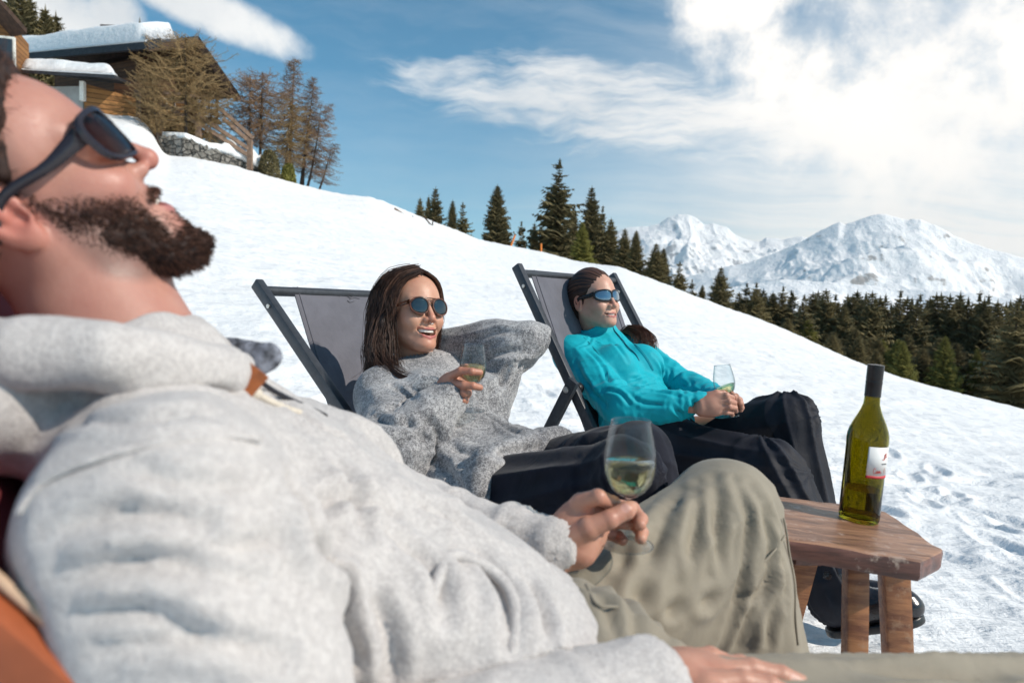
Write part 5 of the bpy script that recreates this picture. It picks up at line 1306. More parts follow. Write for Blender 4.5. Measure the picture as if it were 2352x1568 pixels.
for stroke in ([(0.86, 0.134), (0.95, 0.132), (1.05, 0.134), (1.15, 0.139)], [(0.98, 0.133), (1.0, 0.143), (1.06, 0.139)], [(1.05, 0.134), (1.10, 0.146), (1.2, 0.136)]): ink(stroke, 0.0005, M_inkr, 'emblem')
for i in range(6): ink([(0.86+i*0.07, 0.1225), (0.865+i*0.07, 0.1250), (0.89+i*0.07, 0.1250), (0.895+i*0.07, 0.1225)], 0.0003, M_inkg, 'lettering')
# ------------------------------------------------------------------ woman in the turquoise pullover
M_cyan = cloth_mat('turquoise_fleece', (0.0, 0.37, 0.45), 0.66, 1500, 0.0002, 0.06, 0.25, 0.04, wr=0.0012, wrs=26.0)
M_ski = cloth_mat('charcoal_ski_trousers', (0.012, 0.013, 0.020), 0.65, 1500, 0.0002, 0.18, 0.28, wr=0.003, wrs=11.0)
M_boot = simple('shiny_black_boot', (0.016, 0.014, 0.016), 0.22, 0, 0.4, 30, 0.0006, 60, 0.6)
M_hair2 = hair_mat('dark_brown_hair', (0.018, 0.009, 0.008), (0.17, 0.075, 0.045))
def woman_cyan():
    root = empty('person', P(1495, 1010, 2.15)*np.array([1, 1, 0]) + np.array([0, 0, 0.08]), 'woman in a turquoise zip pullover and dark ski trousers in the far deck chair', 'person')
    k = dict(smile=1.0, open=0.0035, jaw=0.0, wide=0.96)
    h = H(P(1364, 690, 2.38), (0.57, -0.79, 0.23), (-0.10, 0.12, 1), 0.90); h['w'] = 0.96
    nb = P(1380, 782, 2.43); hip = P(1500, 1005, 2.18); L = np.array([0.78, 0.62, 0.0]); L /= np.linalg.norm(L)
    ax = hip-nb; ax /= np.linalg.norm(ax); FR = np.cross(L, ax); FR = FR if FR[0] > 0 else -FR      # chest normal
    if FR[2] < 0: FR = -FR
    Rt = np.stack([L, FR, ax], 1)
    at = lambda l, f, a: nb + L*l + FR*f + ax*a
    shr = at(-0.150, -0.02, 0.045); shl = at(0.155, -0.02, 0.03)
    elr = P(1418, 930, 2.08); wrr = P(1606, 934, 2.02); ell_ = P(1572, 888, 2.36); wrl = P(1668, 928, 2.10)
    hr = P(1475, 1012, 2.20); hl = P(1545, 995, 2.38); kr = P(1778, 1072, 1.93); kl = P(1818, 958, 2.16)
    ar = P(1915, 1360, 1.80); al = P(1885, 1310, 2.02)
    neck0 = wor(h, (-0.022, 0, -0.065))
    def torso(p, g):
        d = ell(p, at(0, -0.015, 0.17), (0.150+g, 0.095+g, 0.19+g), Rt)
        d = smin(d, ell(p, at(0, 0.0, 0.36), (0.125+g, 0.085+g, 0.16+g), Rt), 0.06)
        d = smin(d, ell(p, hip, (0.165+g, 0.105+g, 0.13+g), Rt), 0.06)
        d = smin(d, cap(p, shr, shl, 0.052+g, 0.052+g), 0.05)
        for s in (-1, 1): d = smin(d, ell(p, at(s*0.070, 0.070, 0.165), (0.058+g, 0.050+g, 0.060+g), Rt), 0.035)
        return d
    # ---- body
    fr = []
    D = lambda u, v, d: P(u, v, d)
    dd = 1.99
    wr_ = wrr
    palm = [(P(1632, 928, dd+.01), (0.040, 0.038, 0.017), frame_from(P(1655, 925, dd)-wrr, CF*-1+CU*0.3))]
    F_ = [([P(1648, 911, dd), P(1668, 908, dd-.01), P(1681, 913, dd+.004), P(1682, 921, dd+.02)], [0.0098, 0.009, 0.008, 0.0072]),
          ([P(1654, 923, dd-.005), P(1674, 921, dd-.014), P(1686, 925, dd), P(1688, 933, dd+.015)], [0.0098, 0.0092, 0.0082, 0.0074]),
          ([P(1654, 935, dd-.004), P(1675, 934, dd-.012), P(1688, 937, dd), P(1690, 944, dd+.012)], [0.0094, 0.0088, 0.0078, 0.007]),
          ([P(1650, 946, dd), P(1668, 946, dd-.006), P(1680, 948, dd+.004), P(1682, 953, dd+.014)], [0.0086, 0.008, 0.0072, 0.0065]),
          ([P(1624, 915, dd+.015), P(1645, 903, dd+.012), P(1661, 903, dd+.016), P(1670, 906, dd+.018)], [0.0125, 0.0105, 0.0092, 0.0080])]
    web = [([wrr, P(1632, 928, dd+.01)], [0.021, 0.026]), ([P(1612, 925, dd+.01), P(1650, 912, dd)], [0.018, 0.011]), ([P(1612, 935, dd+.01), P(1652, 935, dd)], [0.02, 0.011]), ([P(1612, 942, dd+.012), P(1648, 946, dd)], [0.018, 0.010])]
    d2 = 2.05
    palmL = [(P(1676, 930, d2+.01), (0.036, 0.036, 0.016), frame_from(P(1690, 915, d2)-wrl, CF*-1))]
    F2_ = [([P(1684, 912, d2+.01), P(1680, 905, d2-.02), P(1686, 910, d2-.035), P(1691, 920, d2-.035)], [0.0095, 0.009, 0.0080, 0.0072]),
           ([P(1692, 916, d2+.01), P(1690, 910, d2-.02), P(1696, 916, d2-.035), P(1699, 926, d2-.032)], [0.0095, 0.009, 0.0080, 0.0072]),
           ([P(1698, 922, d2+.01), P(1699, 918, d2-.02), P(1702, 926, d2-.03), P(1702, 934, d2-.026)], [0.009, 0.0085, 0.0076, 0.007]),
           ([P(1698, 932, d2+.01), P(1702, 930, d2-.01), P(1704, 936, d2-.02), P(1702, 942, d2-.02)], [0.0082, 0.0078, 0.007, 0.0063]),
           ([P(1668, 922, d2-.01), P(1670, 912, d2-.02), P(1667, 905, d2-.024), P(1665, 900, d2-.024)], [0.011, 0.0095, 0.0088, 0.0078])]
    webL = [([wrl, P(1676, 930, d2+.01)], [0.024, 0.024]), ([P(1670, 925, d2+.01), P(1692, 918, d2+.01)], [0.018, 0.012])]
    def handr(p): return smin(hand_sdf(p, palm, F_, 0.005, web), cap(p, wrr, wrr+(elr-wrr)*0.3, 0.020, 0.018), 0.006)
    def handl(p): return smin(hand_sdf(p, palmL, F2_, 0.005, webL), cap(p, wrl, wrl+(ell_-wrl)*0.3, 0.021, 0.024), 0.006)
    def headf(p):
        d = head_sdf(loc(h, p), k)*h['s']
        return smin(d, cap(p, neck0, nb+ax*0.02, 0.046, 0.050), 0.022)
    def core(p):
        d = torso(p, -0.045); d = smin(d, cap(p, nb-ax*0.03, nb+ax*0.06, 0.045, 0.06), 0.03)
        for a, b, c, r0, r1, r2 in ((shr, elr, wrr, 0.036, 0.026, 0.016), (shl, ell_, wrl, 0.036, 0.026, 0.016), (hr, kr, ar, 0.05, 0.04, 0.03), (hl, kl, al, 0.05, 0.04, 0.03)):
            d = smin(d, chain(p, [a, b, c], [r0, r1, r2]), 0.02)
        return d
    parts = []
    V, F = surface(headf, *box_of([*cor8(h, (-.12, -.1, -.14), (.13, .1, .13)), nb+ax*0.05], 0.03), 0.0022); nh = len(V); parts.append((V, F))
    parts.append(surface(handr, *box_of([wrr, P(1690, 910, dd), P(1690, 955, dd), P(1640, 905, dd), P(1690, 905, dd-.04)], 0.035), 0.0022))
    parts.append(surface(handl, *box_of([wrl, P(1704, 905, d2), P(1700, 950, d2), P(1664, 900, d2), P(1690, 905, d2-.06)], 0.035), 0.0022))
    parts.append(surface(core, *box_of([shr, shl, elr, ell_, wrr, wrl, hr, hl, kr, kl, ar, al, nb], 0.16), 0.009))
    V, F = join(parts); col = np.tile(np.array([0.47, 0.235, 0.165]), (len(V), 1))
    col[:nh] = skin_col(loc(h, V[:nh]), k, (0.56, 0.31, 0.225), (0.45, 0.15, 0.13))
    body = mesh('body', V, F, M_skin, root, attrs={'col': col})
    # teeth
    tt = lambda p: ell(loc(h, p), (0.0800, 0, -0.0738), (0.0105, 0.0185, 0.0048))*h['s']
    V, F = surface(tt, *box_of([wor(h, (0.08, 0, -0.074))], 0.03), 0.0012); mesh('teeth', V, F, M_teeth, body)
    # ---- pullover
    def pull(p):
        d = torso(p, 0.004)
        d = smin(d, chain(p, [shr, elr, wrr+(wrr-elr)*0.0], [0.062, 0.054, 0.043]), 0.03)
        d = smin(d, chain(p, [shl, ell_, wrl], [0.058, 0.052, 0.042]), 0.03)
        d = smax(d, plane(p, at(0, 0, 0.46), ax), 0.012)
        d = smin(d, cap(p, nb-ax*0.02+FR*0.005, nb+ax*0.07, 0.062, 0.075), 0.035)
        cn = (neck0-nb)/np.linalg.norm(neck0-nb)
        c = smax(cap(p, nb-cn*0.03, nb+cn*0.12, 0.064, 0.0575), plane(p, nb+cn*0.086-FR*0.0, cn-FR*0.25), 0.004)
        d = smin(d, c, 0.012)
        d = smax(d, -smax(cap(p, nb, nb+cn*0.12, 0.052, 0.052), -plane(p, nb+cn*0.02, cn), 0.004), 0.003)
        return d
    V, F = surface(pull, *box_of([shr, shl, elr, ell_, wrr, wrl, hip, nb, at(0, 0.12, 0.2), at(0.17, 0, 0.4), at(-0.17, 0, 0.4)], 0.09), 0.0042)
    def dp(V):
        q, _ = bonep(V, nb, hip); r = 0
        r = r - 0.004*np.exp(-((bonep(V, nb, neck0)[0][:, 0]-0.018)/0.004)**2)*(np.linalg.norm(V-nb, axis=1) < 0.10)
        r = r + 0.009*folds_across(V, elr, wrr, 0.055, 3)*bonew(V, elr, wrr, 0.09)
        r = r + 0.0085*folds_across(V, shr, elr, 0.075, 7)*bonew(V, shr+(elr-shr)*0.3, elr, 0.085)
        r = r + 0.0085*folds_across(V, ell_, wrl, 0.055, 13)*bonew(V, ell_, wrl, 0.085) + 0.008*folds_across(V, shl, ell_, 0.07, 17)*bonew(V, shl+(ell_-shl)*0.3, ell_, 0.085)
        wa = np.clip((q[:, 0]-0.20)/0.06, 0, 1); r = r + 0.0105*wa*folds_across(V, nb, hip, 0.055, 23)*(1-bonew(V, elr, wrr, 0.09))
        r = r + 0.0035*folds_along(V, shr, hip, 0.05, 29)*np.clip(1-wa, 0, 1)
        for a, b in ((elr, wrr), (ell_, wrl)):
            Lb = np.linalg.norm(np.asarray(b)-a); r = r + ribs(V, a, b, 26, Lb-0.022, Lb-0.006, 0.0022)*bonew(V, a, b, 0.06) - 0.004*np.exp(-((bonep(V, a, b)[0][:, 0]-(Lb-0.016))/0.007)**2)*bonew(V, a, b, 0.06)
        return r
    CRS = [([(1328, 770), (1370, 786), (1425, 797)], 0.0035, 0.005), ([(1322, 830), (1350, 880), (1390, 930)], 0.007, 0.006), ([(1345, 800), (1380, 840), (1400, 880)], 0.007, 0.006), ([(1330, 905), (1380, 945), (1450, 958)], 0.008, 0.006),
           ([(1385, 900), (1420, 905), (1445, 925)], 0.006, 0.007), ([(1440, 905), (1475, 925), (1530, 930)], 0.006, 0.005), ([(1400, 880), (1460, 870), (1520, 872)], 0.007, 0.006), ([(1420, 898), (1480, 884), (1545, 892)], 0.006, 0.006), ([(1450, 912), (1500, 900), (1560, 912)], 0.006, 0.005),
           ([(1535, 925), (1560, 945), (1570, 960)], 0.006, 0.006), ([(1570, 915), (1585, 940), (1580, 960)], 0.005, 0.006), ([(1500, 815), (1520, 850), (1522, 885)], 0.006, 0.007), ([(1515, 805), (1540, 850), (1545, 880)], 0.006, 0.006), ([(1560, 860), (1575, 885), (1570, 905)], 0.006, 0.006), ([(1590, 880), (1600, 900), (1590, 920)], 0.006, 0.006), ([(1395, 780), (1420, 800), (1440, 830)], 0.006, 0.004), ([(1360, 770), (1350, 790), (1330, 800)], 0.005, 0.004)]
    V = garment(pull, V, lambda V: dp(V)+creases(V, pull, CRS, 1.4, 3.2))
    pu = mesh('pullover', V, F, M_cyan, root); pu_f = pull
    # zip with its puller, laid on the chest
    def on_chest(l, a, off=0.003):
        o = at(l, 0.4, a); lo_, hi_ = 0.0, 0.45
        t = np.linspace(0, 0.45, 300); pts = o[None]-FR[None]*t[:, None]; dv = pull(A3(pts)); i = int(np.argmax(dv < 0)); return pts[i]+FR*off
    zp = [on_chest(-0.004+0.010*t, -0.005+0.185*t, 0.0025) for t in np.linspace(0, 1, 14)]
    MB().tube(spline(zp, 40), 0.0022, 6).build('zip', simple('zip_tape', (0.0, 0.13, 0.19), 0.4), pu, smooth=True)
    M_seam = simple('turquoise_seam', (0.0, 0.22, 0.29), 0.7)
    for ln in ([(1340, 776), (1362, 800), (1388, 840), (1400, 880)], [(1452, 790), (1478, 812), (1500, 850)], [(1330, 768), (1372, 784), (1424, 794)], [(1410, 905), (1470, 915), (1540, 935), (1590, 950)]):
        q = [hit(pu_f, u, v, 1.4, 3.2) for u, v in ln]; q = [x for x in q if x is not None]
        if len(q) > 2: MB().tube(snap_to(spline(q, 26), pu_f, 0.0022), 0.0012, 5).build('seam', M_seam, pu, smooth=True)
    # ---- trousers
    def trou(p):
        d = ell(p, hip+ax*0.02, (0.172, 0.118, 0.13), Rt)
        d = smin(d, chain(p, [hr, kr, ar+(ar-kr)*0.03], [0.088, 0.074, 0.075]), 0.03)
        d = smin(d, chain(p, [hl, kl, al], [0.098, 0.078, 0.072]), 0.035)
        d = smax(d, -plane(p, at(0, 0, 0.42), ax), 0.01)
        return d
    V, F = surface(trou, *box_of([hr, hl, kr, kl, ar, al, hip], 0.13), 0.005)
    def dt(V):
        r = 0.006*folds_across(V, hr, kr, 0.13, 41, 0.03)*bonew(V, hr, kr, 0.16)*0.8 + 0.006*drape(V, hr, kr, 9, 43, 5)*bonew(V, hr, kr, 0.14)
        r = r + 0.008*drape(V, kr, ar, 8, 47, 4)*bonew(V, kr, ar, 0.12) + 0.008*drape(V, kl, al, 8, 49, 4)*bonew(V, kl, al, 0.12) + 0.007*drape(V, hl, kl, 9, 53, 4)*bonew(V, hl, kl, 0.14) + 0.006*folds_across(V, kr, ar, 0.12, 57, 0.03)*bonew(V, kr, ar, 0.12)
        for kk in (kr, kl): r = r - 0.0*V[:, 0] + 0.004*np.exp(-((np.linalg.norm(V-kk, axis=1)-0.085)/0.012)**2)
        return r
    mesh('trousers', garment(trou, V, dt), F, M_ski, root)
    # ---- boots
    for (a, toe, sole, nm) in ((ar, P(2078, 1408, 1.70), P(1945, 1425, 1.78), 'boot'), (al, P(2020, 1385, 1.92), P(1905, 1385, 1.98), 'boot')):
        heel = sole
        tv = toe-heel; tv /= np.linalg.norm(tv); upv = np.array([0, 0, 1.0])
        def bf(p):
            d = cap(p, a+np.array([0, 0, 0.05]), heel+upv*0.05, 0.062, 0.050)
            d = smin(d, capo(p, heel+upv*0.035, toe+upv*0.022, 0.050, 0.040, upv, 0.95), 0.03)
            d = smax(d, -plane(p, heel-upv*0.012, np.cross(np.cross(tv, upv), tv)), 0.006)
            return d
        V, F = surface(bf, *box_of([a, heel, toe], 0.10), 0.005)
        nn = lambda V: 0.003*folds_across(V, a, heel, 0.03, 61)+0.003*np.cos((V-heel)@tv*260)*np.clip(1-np.abs((V-heel)@upv-0.0)/0.02, 0, 1)
        bo = mesh('boot', garment(bf, V, nn), F, M_boot, root)
        def sf(p): return smax(capo(p, heel-upv*0.020, toe-upv*0.016, 0.052, 0.046, upv, 1.0), np.abs(plane(p, heel-upv*0.018, np.cross(np.cross(tv, upv), tv)))-0.010, 0.003)
        V, F = surface(sf, *box_of([heel, toe], 0.08), 0.004); mesh('sole', V, F, M_knob, bo)
    # ---- hair: slicked back cap and a ponytail over the left shoulder
    def hairc(p):
        q = loc(h, p); qs = ysym(q)
        d = ell(q, (-0.017, 0, 0.034), (0.105, 0.081, 0.0985))
        d = smin(d, ell(q, (-0.060, 0, -0.015), (0.055, 0.060, 0.065)), 0.03)
        # cut along the hairline
        hl_ = (0.086 - 0.58*np.maximum(0.068-q[:, 2], 0) - 7.0*qs[:, 1]**2*np.clip((0.12-q[:, 2])*8, 0, 1)); hl_ = np.maximum(hl_, 0.004-0.3*np.maximum(-q[:, 2], 0))
        d = smax(d, (q[:, 0]-hl_)*0.75, 0.006)
        d = smax(d, -(ell(qs, (-0.006, 0.085, -0.012), (0.024, 0.022, 0.036))), 0.004)
        return d*h['s']
    V, F = surface(hairc, *box_of([*cor8(h, (-.14, -.1, -.1), (.1, .1, .15))], 0.02), 0.0026)
    def dh(V):
        q = loc(h, V); an = np.arctan2(q[:, 2]-0.0, np.abs(q[:, 1])+0.02); return 0.0016*vnoise(np.stack([q[:, 0]*14, an*22, q[:, 1]*0+3], 1), 1.0, 5)
    tone = np.clip(0.22+0.5*vnoise(np.stack([loc(h, V)[:, 0]*10, np.arctan2(loc(h, V)[:, 2], np.abs(loc(h, V)[:, 1])+0.02)*40, loc(h, V)[:, 1]*0], 1), 1.0, 8), 0, 1)*0.9
    hair = mesh('hair', garment(hairc, V, dh), F, M_hair2, root, attrs={'tone': tone})
    rng = np.random.default_rng(4)
    back = wor(h, (-0.085, 0.01, -0.02))
    g = [[back, P(1405, 770, 2.50), P(1440, 752, 2.47), P(1465, 762, 2.42), P(1476, 786, 2.38), P(1470, 806, 2.37)],
         [back, P(1410, 772, 2.50), P(1452, 750, 2.48), P(1484, 764, 2.43), P(1490, 790, 2.38), P(1484, 816, 2.37)],
         [back, P(1410, 775, 2.52), P(1462, 752, 2.50), P(1500, 772, 2.45), P(1504, 798, 2.40), P(1494, 820, 2.38)],
         [back, P(1405, 778, 2.48), P(1430, 762, 2.45), P(1448, 768, 2.41), P(1456, 780, 2.38), P(1450, 796, 2.37)]]
    cs = lock(g, 420, 0.0065, 14, rng, 0.006, 1.4)
    # fine hairs along the slicked surface
    for _ in range(500):
        th_ = rng.uniform(0.15, PI-0.15); y0 = math.cos(th_)*0.07; z0 = 0.034+math.sin(th_)*0.090
        pts = []
        for tt_ in np.linspace(0, 1, 9):
            x = 0.07-0.16*tt_; rr_ = math.sqrt(max(0.02, 1-((x+0.02)/0.1045)**2)); yy = math.cos(th_)*0.0805*rr_; zz = 0.034+math.sin(th_)*0.0972*rr_-0.03*tt_*tt_
            pts.append(wor(h, (x, yy, zz)))
        s0 = rng.integers(1, 4) if abs(y0) < 0.05 else 3
        cs.append(np.array(pts)[s0:])
    V, F, T = strands(cs, 0.0009, 0.0003, rng.random(len(cs))**0.9)
    mesh('hair_strands', V, F, M_hair2, hair, attrs={'tone': T})
    glasses(h, 'sunglasses', 'black wraparound sunglasses with mirrored lenses on the woman in turquoise', 1.0, (M_blackframe, M_mirror), zc=-0.002, ew=0.0325, eh=0.0205, gap=0.0325, x0=0.101, wrap=6.5, tube=0.0019, templeh=0.0075, pw=2.9, hinge=0.006, tear=0.15)
    wine_glass(P(1673, 957, 2.04), P(1659, 843, 2.045)-P(1673, 957, 2.04) , 'tilted wine glass with little wine in the hands of the woman in turquoise', 0.34, 0.97, (0.25, 0.0))
    return root
# ------------------------------------------------------------------ laughing woman in the grey jumper
M_jumper = knit_mat('grey_flecked_knit', (0.115, 0.113, 0.120), (0.55, 0.54, 0.54), 380, 0.52, 0.0022, big=11, bigamt=0.32)
M_cord = cloth_mat('navy_black_corduroy', (0.007, 0.008, 0.016), 0.8, 1500, 0.0002, 0.30, 0.2, 0.10, wr=0.003, wrs=12.0)
M_hair1 = hair_mat('long_brown_hair', (0.016, 0.009, 0.008), (0.14, 0.068, 0.043), 0.5)
def woman_grey():
    root = empty('person', P(1120, 1140, 1.5)*np.array([1, 1, 0]) + np.array([0, 0, 0.02]), 'laughing long-haired woman in a grey jumper with one arm behind her head', 'person')
    k = dict(smile=1.25, open=0.0145, jaw=0.009, wide=1.02, nose=0.1150)
    h = H(P(946, 716, 1.78), (0.62, -0.765, 0.23), (0.0, 0.10, 1), 0.90); h['w'] = 1.02
    nb = P(962, 868, 1.80); hip = P(1135, 1140, 1.50); L = np.array([0.70, 0.71, 0.0])
    ax = hip-nb; ax /= np.linalg.norm(ax); L = L-ax*(L@ax); L /= np.linalg.norm(L); FR = np.cross(L, ax)
    if FR[2] < 0: FR = -FR
    Rt = np.stack([L, FR, ax], 1); at = lambda l, f, a: nb + L*l + FR*f + ax*a
    shr = P(882, 905, 1.66); shl = P(1068, 880, 1.90)
    elr = P(908, 1045, 1.43); wrr = P(1025, 918, 1.50); ell_ = P(1213, 780, 1.78); wrl = P(985, 800, 1.93)
    hr = P(1095, 1165, 1.43); hl = P(1190, 1120, 1.57); kr = P(1440, 1105, 1.17); kl = P(1465, 1042, 1.32); ar = P(1500, 1520, 1.12); al = P(1535, 1420, 1.24)
    neck0 = wor(h, (-0.022, 0, -0.065))
    def torso(p, g):
        d = ell(p, at(0, -0.015, 0.17), (0.150+g, 0.095+g, 0.19+g), Rt)
        d = smin(d, ell(p, at(0, 0.0, 0.36), (0.130+g, 0.090+g, 0.18+g), Rt), 0.06)
        d = smin(d, ell(p, hip, (0.150+g, 0.110+g, 0.13+g), Rt), 0.06)
        d = smin(d, cap(p, shr, nb+ax*0.03, 0.050+g, 0.06+g), 0.05); d = smin(d, cap(p, nb+ax*0.03, shl, 0.06+g, 0.05+g), 0.05)
        for s in (-1, 1): d = smin(d, ell(p, at(s*0.070, 0.070, 0.17), (0.058+g, 0.045+g, 0.060+g), Rt), 0.035)
        return d
    dd = 1.50
    palm = [(P(1042, 893, dd), (0.036, 0.040, 0.016), frame_from(P(1050, 880, dd)-P(1030, 925, dd), CF*-1+CU*0.2))]
    F_ = [([P(1031, 866, dd-.005), P(1058, 852, dd-.028), P(1083, 853, dd-.036), P(1102, 855, dd-.026)], [0.0098, 0.0090, 0.0080, 0.0072]),
          ([P(1038, 880, dd-.008), P(1066, 884, dd-.034), P(1086, 886, dd-.038), P(1102, 890, dd-.030)], [0.0098, 0.0092, 0.0080, 0.0072]),
          ([P(1044, 897, dd-.006), P(1066, 902, dd-.030), P(1074, 903, dd-.018), P(1076, 904, dd-.004)], [0.0094, 0.0088, 0.0078, 0.007]),
          ([P(1050, 912, dd-.002), P(1062, 918, dd-.022), P(1068, 920, dd-.012), P(1068, 920, dd)], [0.0086, 0.008, 0.0072, 0.0065]),
          ([P(1032, 900, dd+.02), P(1048, 868, dd+.03), P(1062, 850, dd+.028), P(1070, 843, dd+.020)], [0.0125, 0.0108, 0.0094, 0.0082])]
    web = [([wrr, P(1040, 893, dd)], [0.021, 0.022]), ([P(1028, 910, dd+.01), P(1034, 872, dd)], [0.016, 0.012]), ([P(1034, 915, dd+.004), P(1048, 908, dd)], [0.018, 0.013])]
    def handr(p): return smin(hand_sdf(p, palm, F_, 0.005, web), cap(p, wrr, wrr+(elr-wrr)*0.3, 0.022, 0.024), 0.006)
    def headf(p):
        d = head_sdf(loc(h, p), k)*h['s']
        return smin(d, cap(p, neck0, nb+ax*0.02, 0.048, 0.052), 0.022)
    def core(p):
        d = torso(p, -0.02); d = smin(d, cap(p, nb-ax*0.03, nb+ax*0.06, 0.045, 0.06), 0.03)
        for a, b, c, r0, r1, r2 in ((shr, elr, wrr, 0.042, 0.034, 0.020), (shl, ell_, wrl, 0.042, 0.034, 0.024), (hr, kr, ar, 0.07, 0.05, 0.035), (hl, kl, al, 0.07, 0.05, 0.035)):
            d = smin(d, chain(p, [a, b, c], [r0, r1, r2]), 0.02)
        return smin(d, ell(p, wrl-CR*0.05, (0.05, 0.05, 0.03)), 0.02)
    parts = []
    V, F = surface(headf, *box_of([*cor8(h, (-.12, -.1, -.14), (.13, .1, .13)), nb+ax*0.05], 0.035), 0.0019); nh = len(V); parts.append((V, F))
    parts.append(surface(handr, *box_of([wrr, P(1104, 850, dd-.03), P(1100, 925, dd), P(1030, 850, dd+.03)], 0.03), 0.0019))
    parts.append(surface(core, *box_of([shr, shl, elr, ell_, wrr, wrl, hr, hl, kr, kl, ar, al, nb], 0.16), 0.009))
    V, F = join(parts); col = np.tile(np.array([0.46, 0.205, 0.135]), (len(V), 1))
    col[:nh] = skin_col(loc(h, V[:nh]), k, (0.53, 0.275, 0.185), (0.46, 0.14, 0.12))
    body = mesh('body', V, F, M_skin, root, attrs={'col': col})
    # teeth, top row and a little of the lower, and tongue
    def tt(p):
        q = loc(h, p); qs = q.copy()
        d = smax(np.abs(np.sqrt(((q[:, 0]-0.0665)/1.0)**2+(q[:, 1]/1.05)**2)-0.0205)-0.0022, np.abs(q[:, 2]+0.0735-6*q[:, 1]**2)-0.0042, 0.001)
        d = smax(d, -(q[:, 0]-0.064), 0.002)
        th = np.arctan2(q[:, 1], q[:, 0]-0.0665); return (d + 0.0005*np.abs(np.cos(th*8.0))**12)*h['s']
    V, F = surface(tt, *box_of([wor(h, (0.076, 0.02, -0.074)), wor(h, (0.076, -0.02, -0.074))], 0.02), 0.0008); mesh('teeth', V, F, M_teeth, body)
    lt = lambda p: smax(np.abs(np.sqrt((loc(h, p)[:, 0]-0.063)**2+loc(h, p)[:, 1]**2)-0.0185)-0.002, np.abs(loc(h, p)[:, 2]+0.0915)-0.0022, 0.001)*h['s']
    V, F = surface(lt, *box_of([wor(h, (0.07, 0.02, -0.092)), wor(h, (0.07, -0.02, -0.092))], 0.02), 0.0009); mesh('teeth', V, F, M_teeth, body)
    tg = lambda p: ell(loc(h, p), (0.062, 0, -0.092), (0.020, 0.015, 0.006))*h['s']
    V, F = surface(tg, *box_of([wor(h, (0.062, 0, -0.092))], 0.04), 0.0016); mesh('tongue', V, F, simple('tongue', (0.42, 0.10, 0.10), 0.3), body)
    # ---- jumper
    def jum(p):
        d = torso(p, 0.012)
        d = smin(d, chain(p, [shr, elr], [0.062, 0.058]), 0.04); d = smin(d, chain(p, [elr+(wrr-elr)*0.0, elr+(wrr-elr)*0.5, wrr+(wrr-elr)*0.0], [0.056, 0.052, 0.043]), 0.02)
        d = smin(d, chain(p, [shl, ell_, wrl], [0.060, 0.047, 0.050]), 0.03)
        d = smin(d, cap(p, ell_-CR*0.035-CU*0.03, at(0.12, 0.0, 0.16), 0.036, 0.055), 0.03)       # loose cloth hanging from the raised arm
        d = smin(d, cap(p, shl-CR*0.02, wrl-CU*0.01, 0.05, 0.05), 0.03)
        d = smin(d, ell(p, at(0.03, 0.02, 0.42), (0.150, 0.10, 0.14), Rt), 0.05)
        d = smin(d, cap(p, hip, hr+(kr-hr)*0.35, 0.12, 0.106), 0.04); d = smin(d, cap(p, hip, hl+(kl-hl)*0.35, 0.12, 0.105), 0.04)
        d = smax(d, plane(p, P(1133, 1085, 1.33), (kr-hr)), 0.006)
        cn = (neck0-nb)/np.linalg.norm(neck0-nb)
        d = smin(d, cap(p, nb-ax*0.01, nb+ax*0.07, 0.062, 0.075), 0.035)
        c = smax(cap(p, nb-cn*0.03, nb+cn*0.09, 0.068, 0.062), plane(p, nb+cn*0.028+FR*0.0, cn-FR*0.15), 0.005)
        d = smin(d, c, 0.010)
        d = smax(d, -smax(cap(p, nb, nb+cn*0.12, 0.055, 0.055), -plane(p, nb+cn*0.0, cn), 0.004), 0.003)
        return d
    V, F = surface(jum, *box_of([shr, shl, elr, ell_, wrr, wrl, hip, hr, hl, nb, at(0, 0.12, 0.2), at(0.2, 0, 0.5), at(-0.2, 0, 0.5)], 0.11), 0.0042)
    def dp(V):
        q, Lq = bonep(V, nb, hip); r = 0
        r = r + 0.013*folds_across(V, elr, wrr, 0.085, 3, 0.03)*bonew(V, elr, wrr, 0.11)
        r = r + 0.012*folds_across(V, shr, elr, 0.10, 7, 0.03)*bonew(V, shr+(elr-shr)*0.4, elr, 0.11)
        r = r + 0.014*folds_along(V, shl, ell_, 0.07, 13, 0.02)*bonew(V, shl, ell_, 0.13) + 0.012*folds_along(V, ell_, wrl, 0.065, 17)*bonew(V, ell_, wrl, 0.10)
        r = r + 0.013*folds_along(V, nb+ax*0.1, hip, 0.12, 29, 0.05, 0.5)*np.clip((q[:, 0]-0.10)/0.12, 0, 1)*(1-bonew(V, elr, wrr, 0.10))
        r = r + 0.009*folds_across(V, nb, hip, 0.09, 37, 0.04)*np.clip((q[:, 0]-0.26)/0.08, 0, 1)
        Lb = np.linalg.norm(wrr-elr); r = r + ribs(V, elr, wrr, 34, Lb-0.03, Lb+0.03, 0.0012)*bonew(V, elr, wrr, 0.07)
        qn, _ = bonep(V, nb, neck0); th = np.arctan2(qn[:, 2], qn[:, 1])
        r = r + 0.0028*np.cos(40*th)*np.clip((qn[:, 0]+0.012)/0.008, 0, 1)*(np.linalg.norm(V-nb, axis=1) < 0.095)
        return r
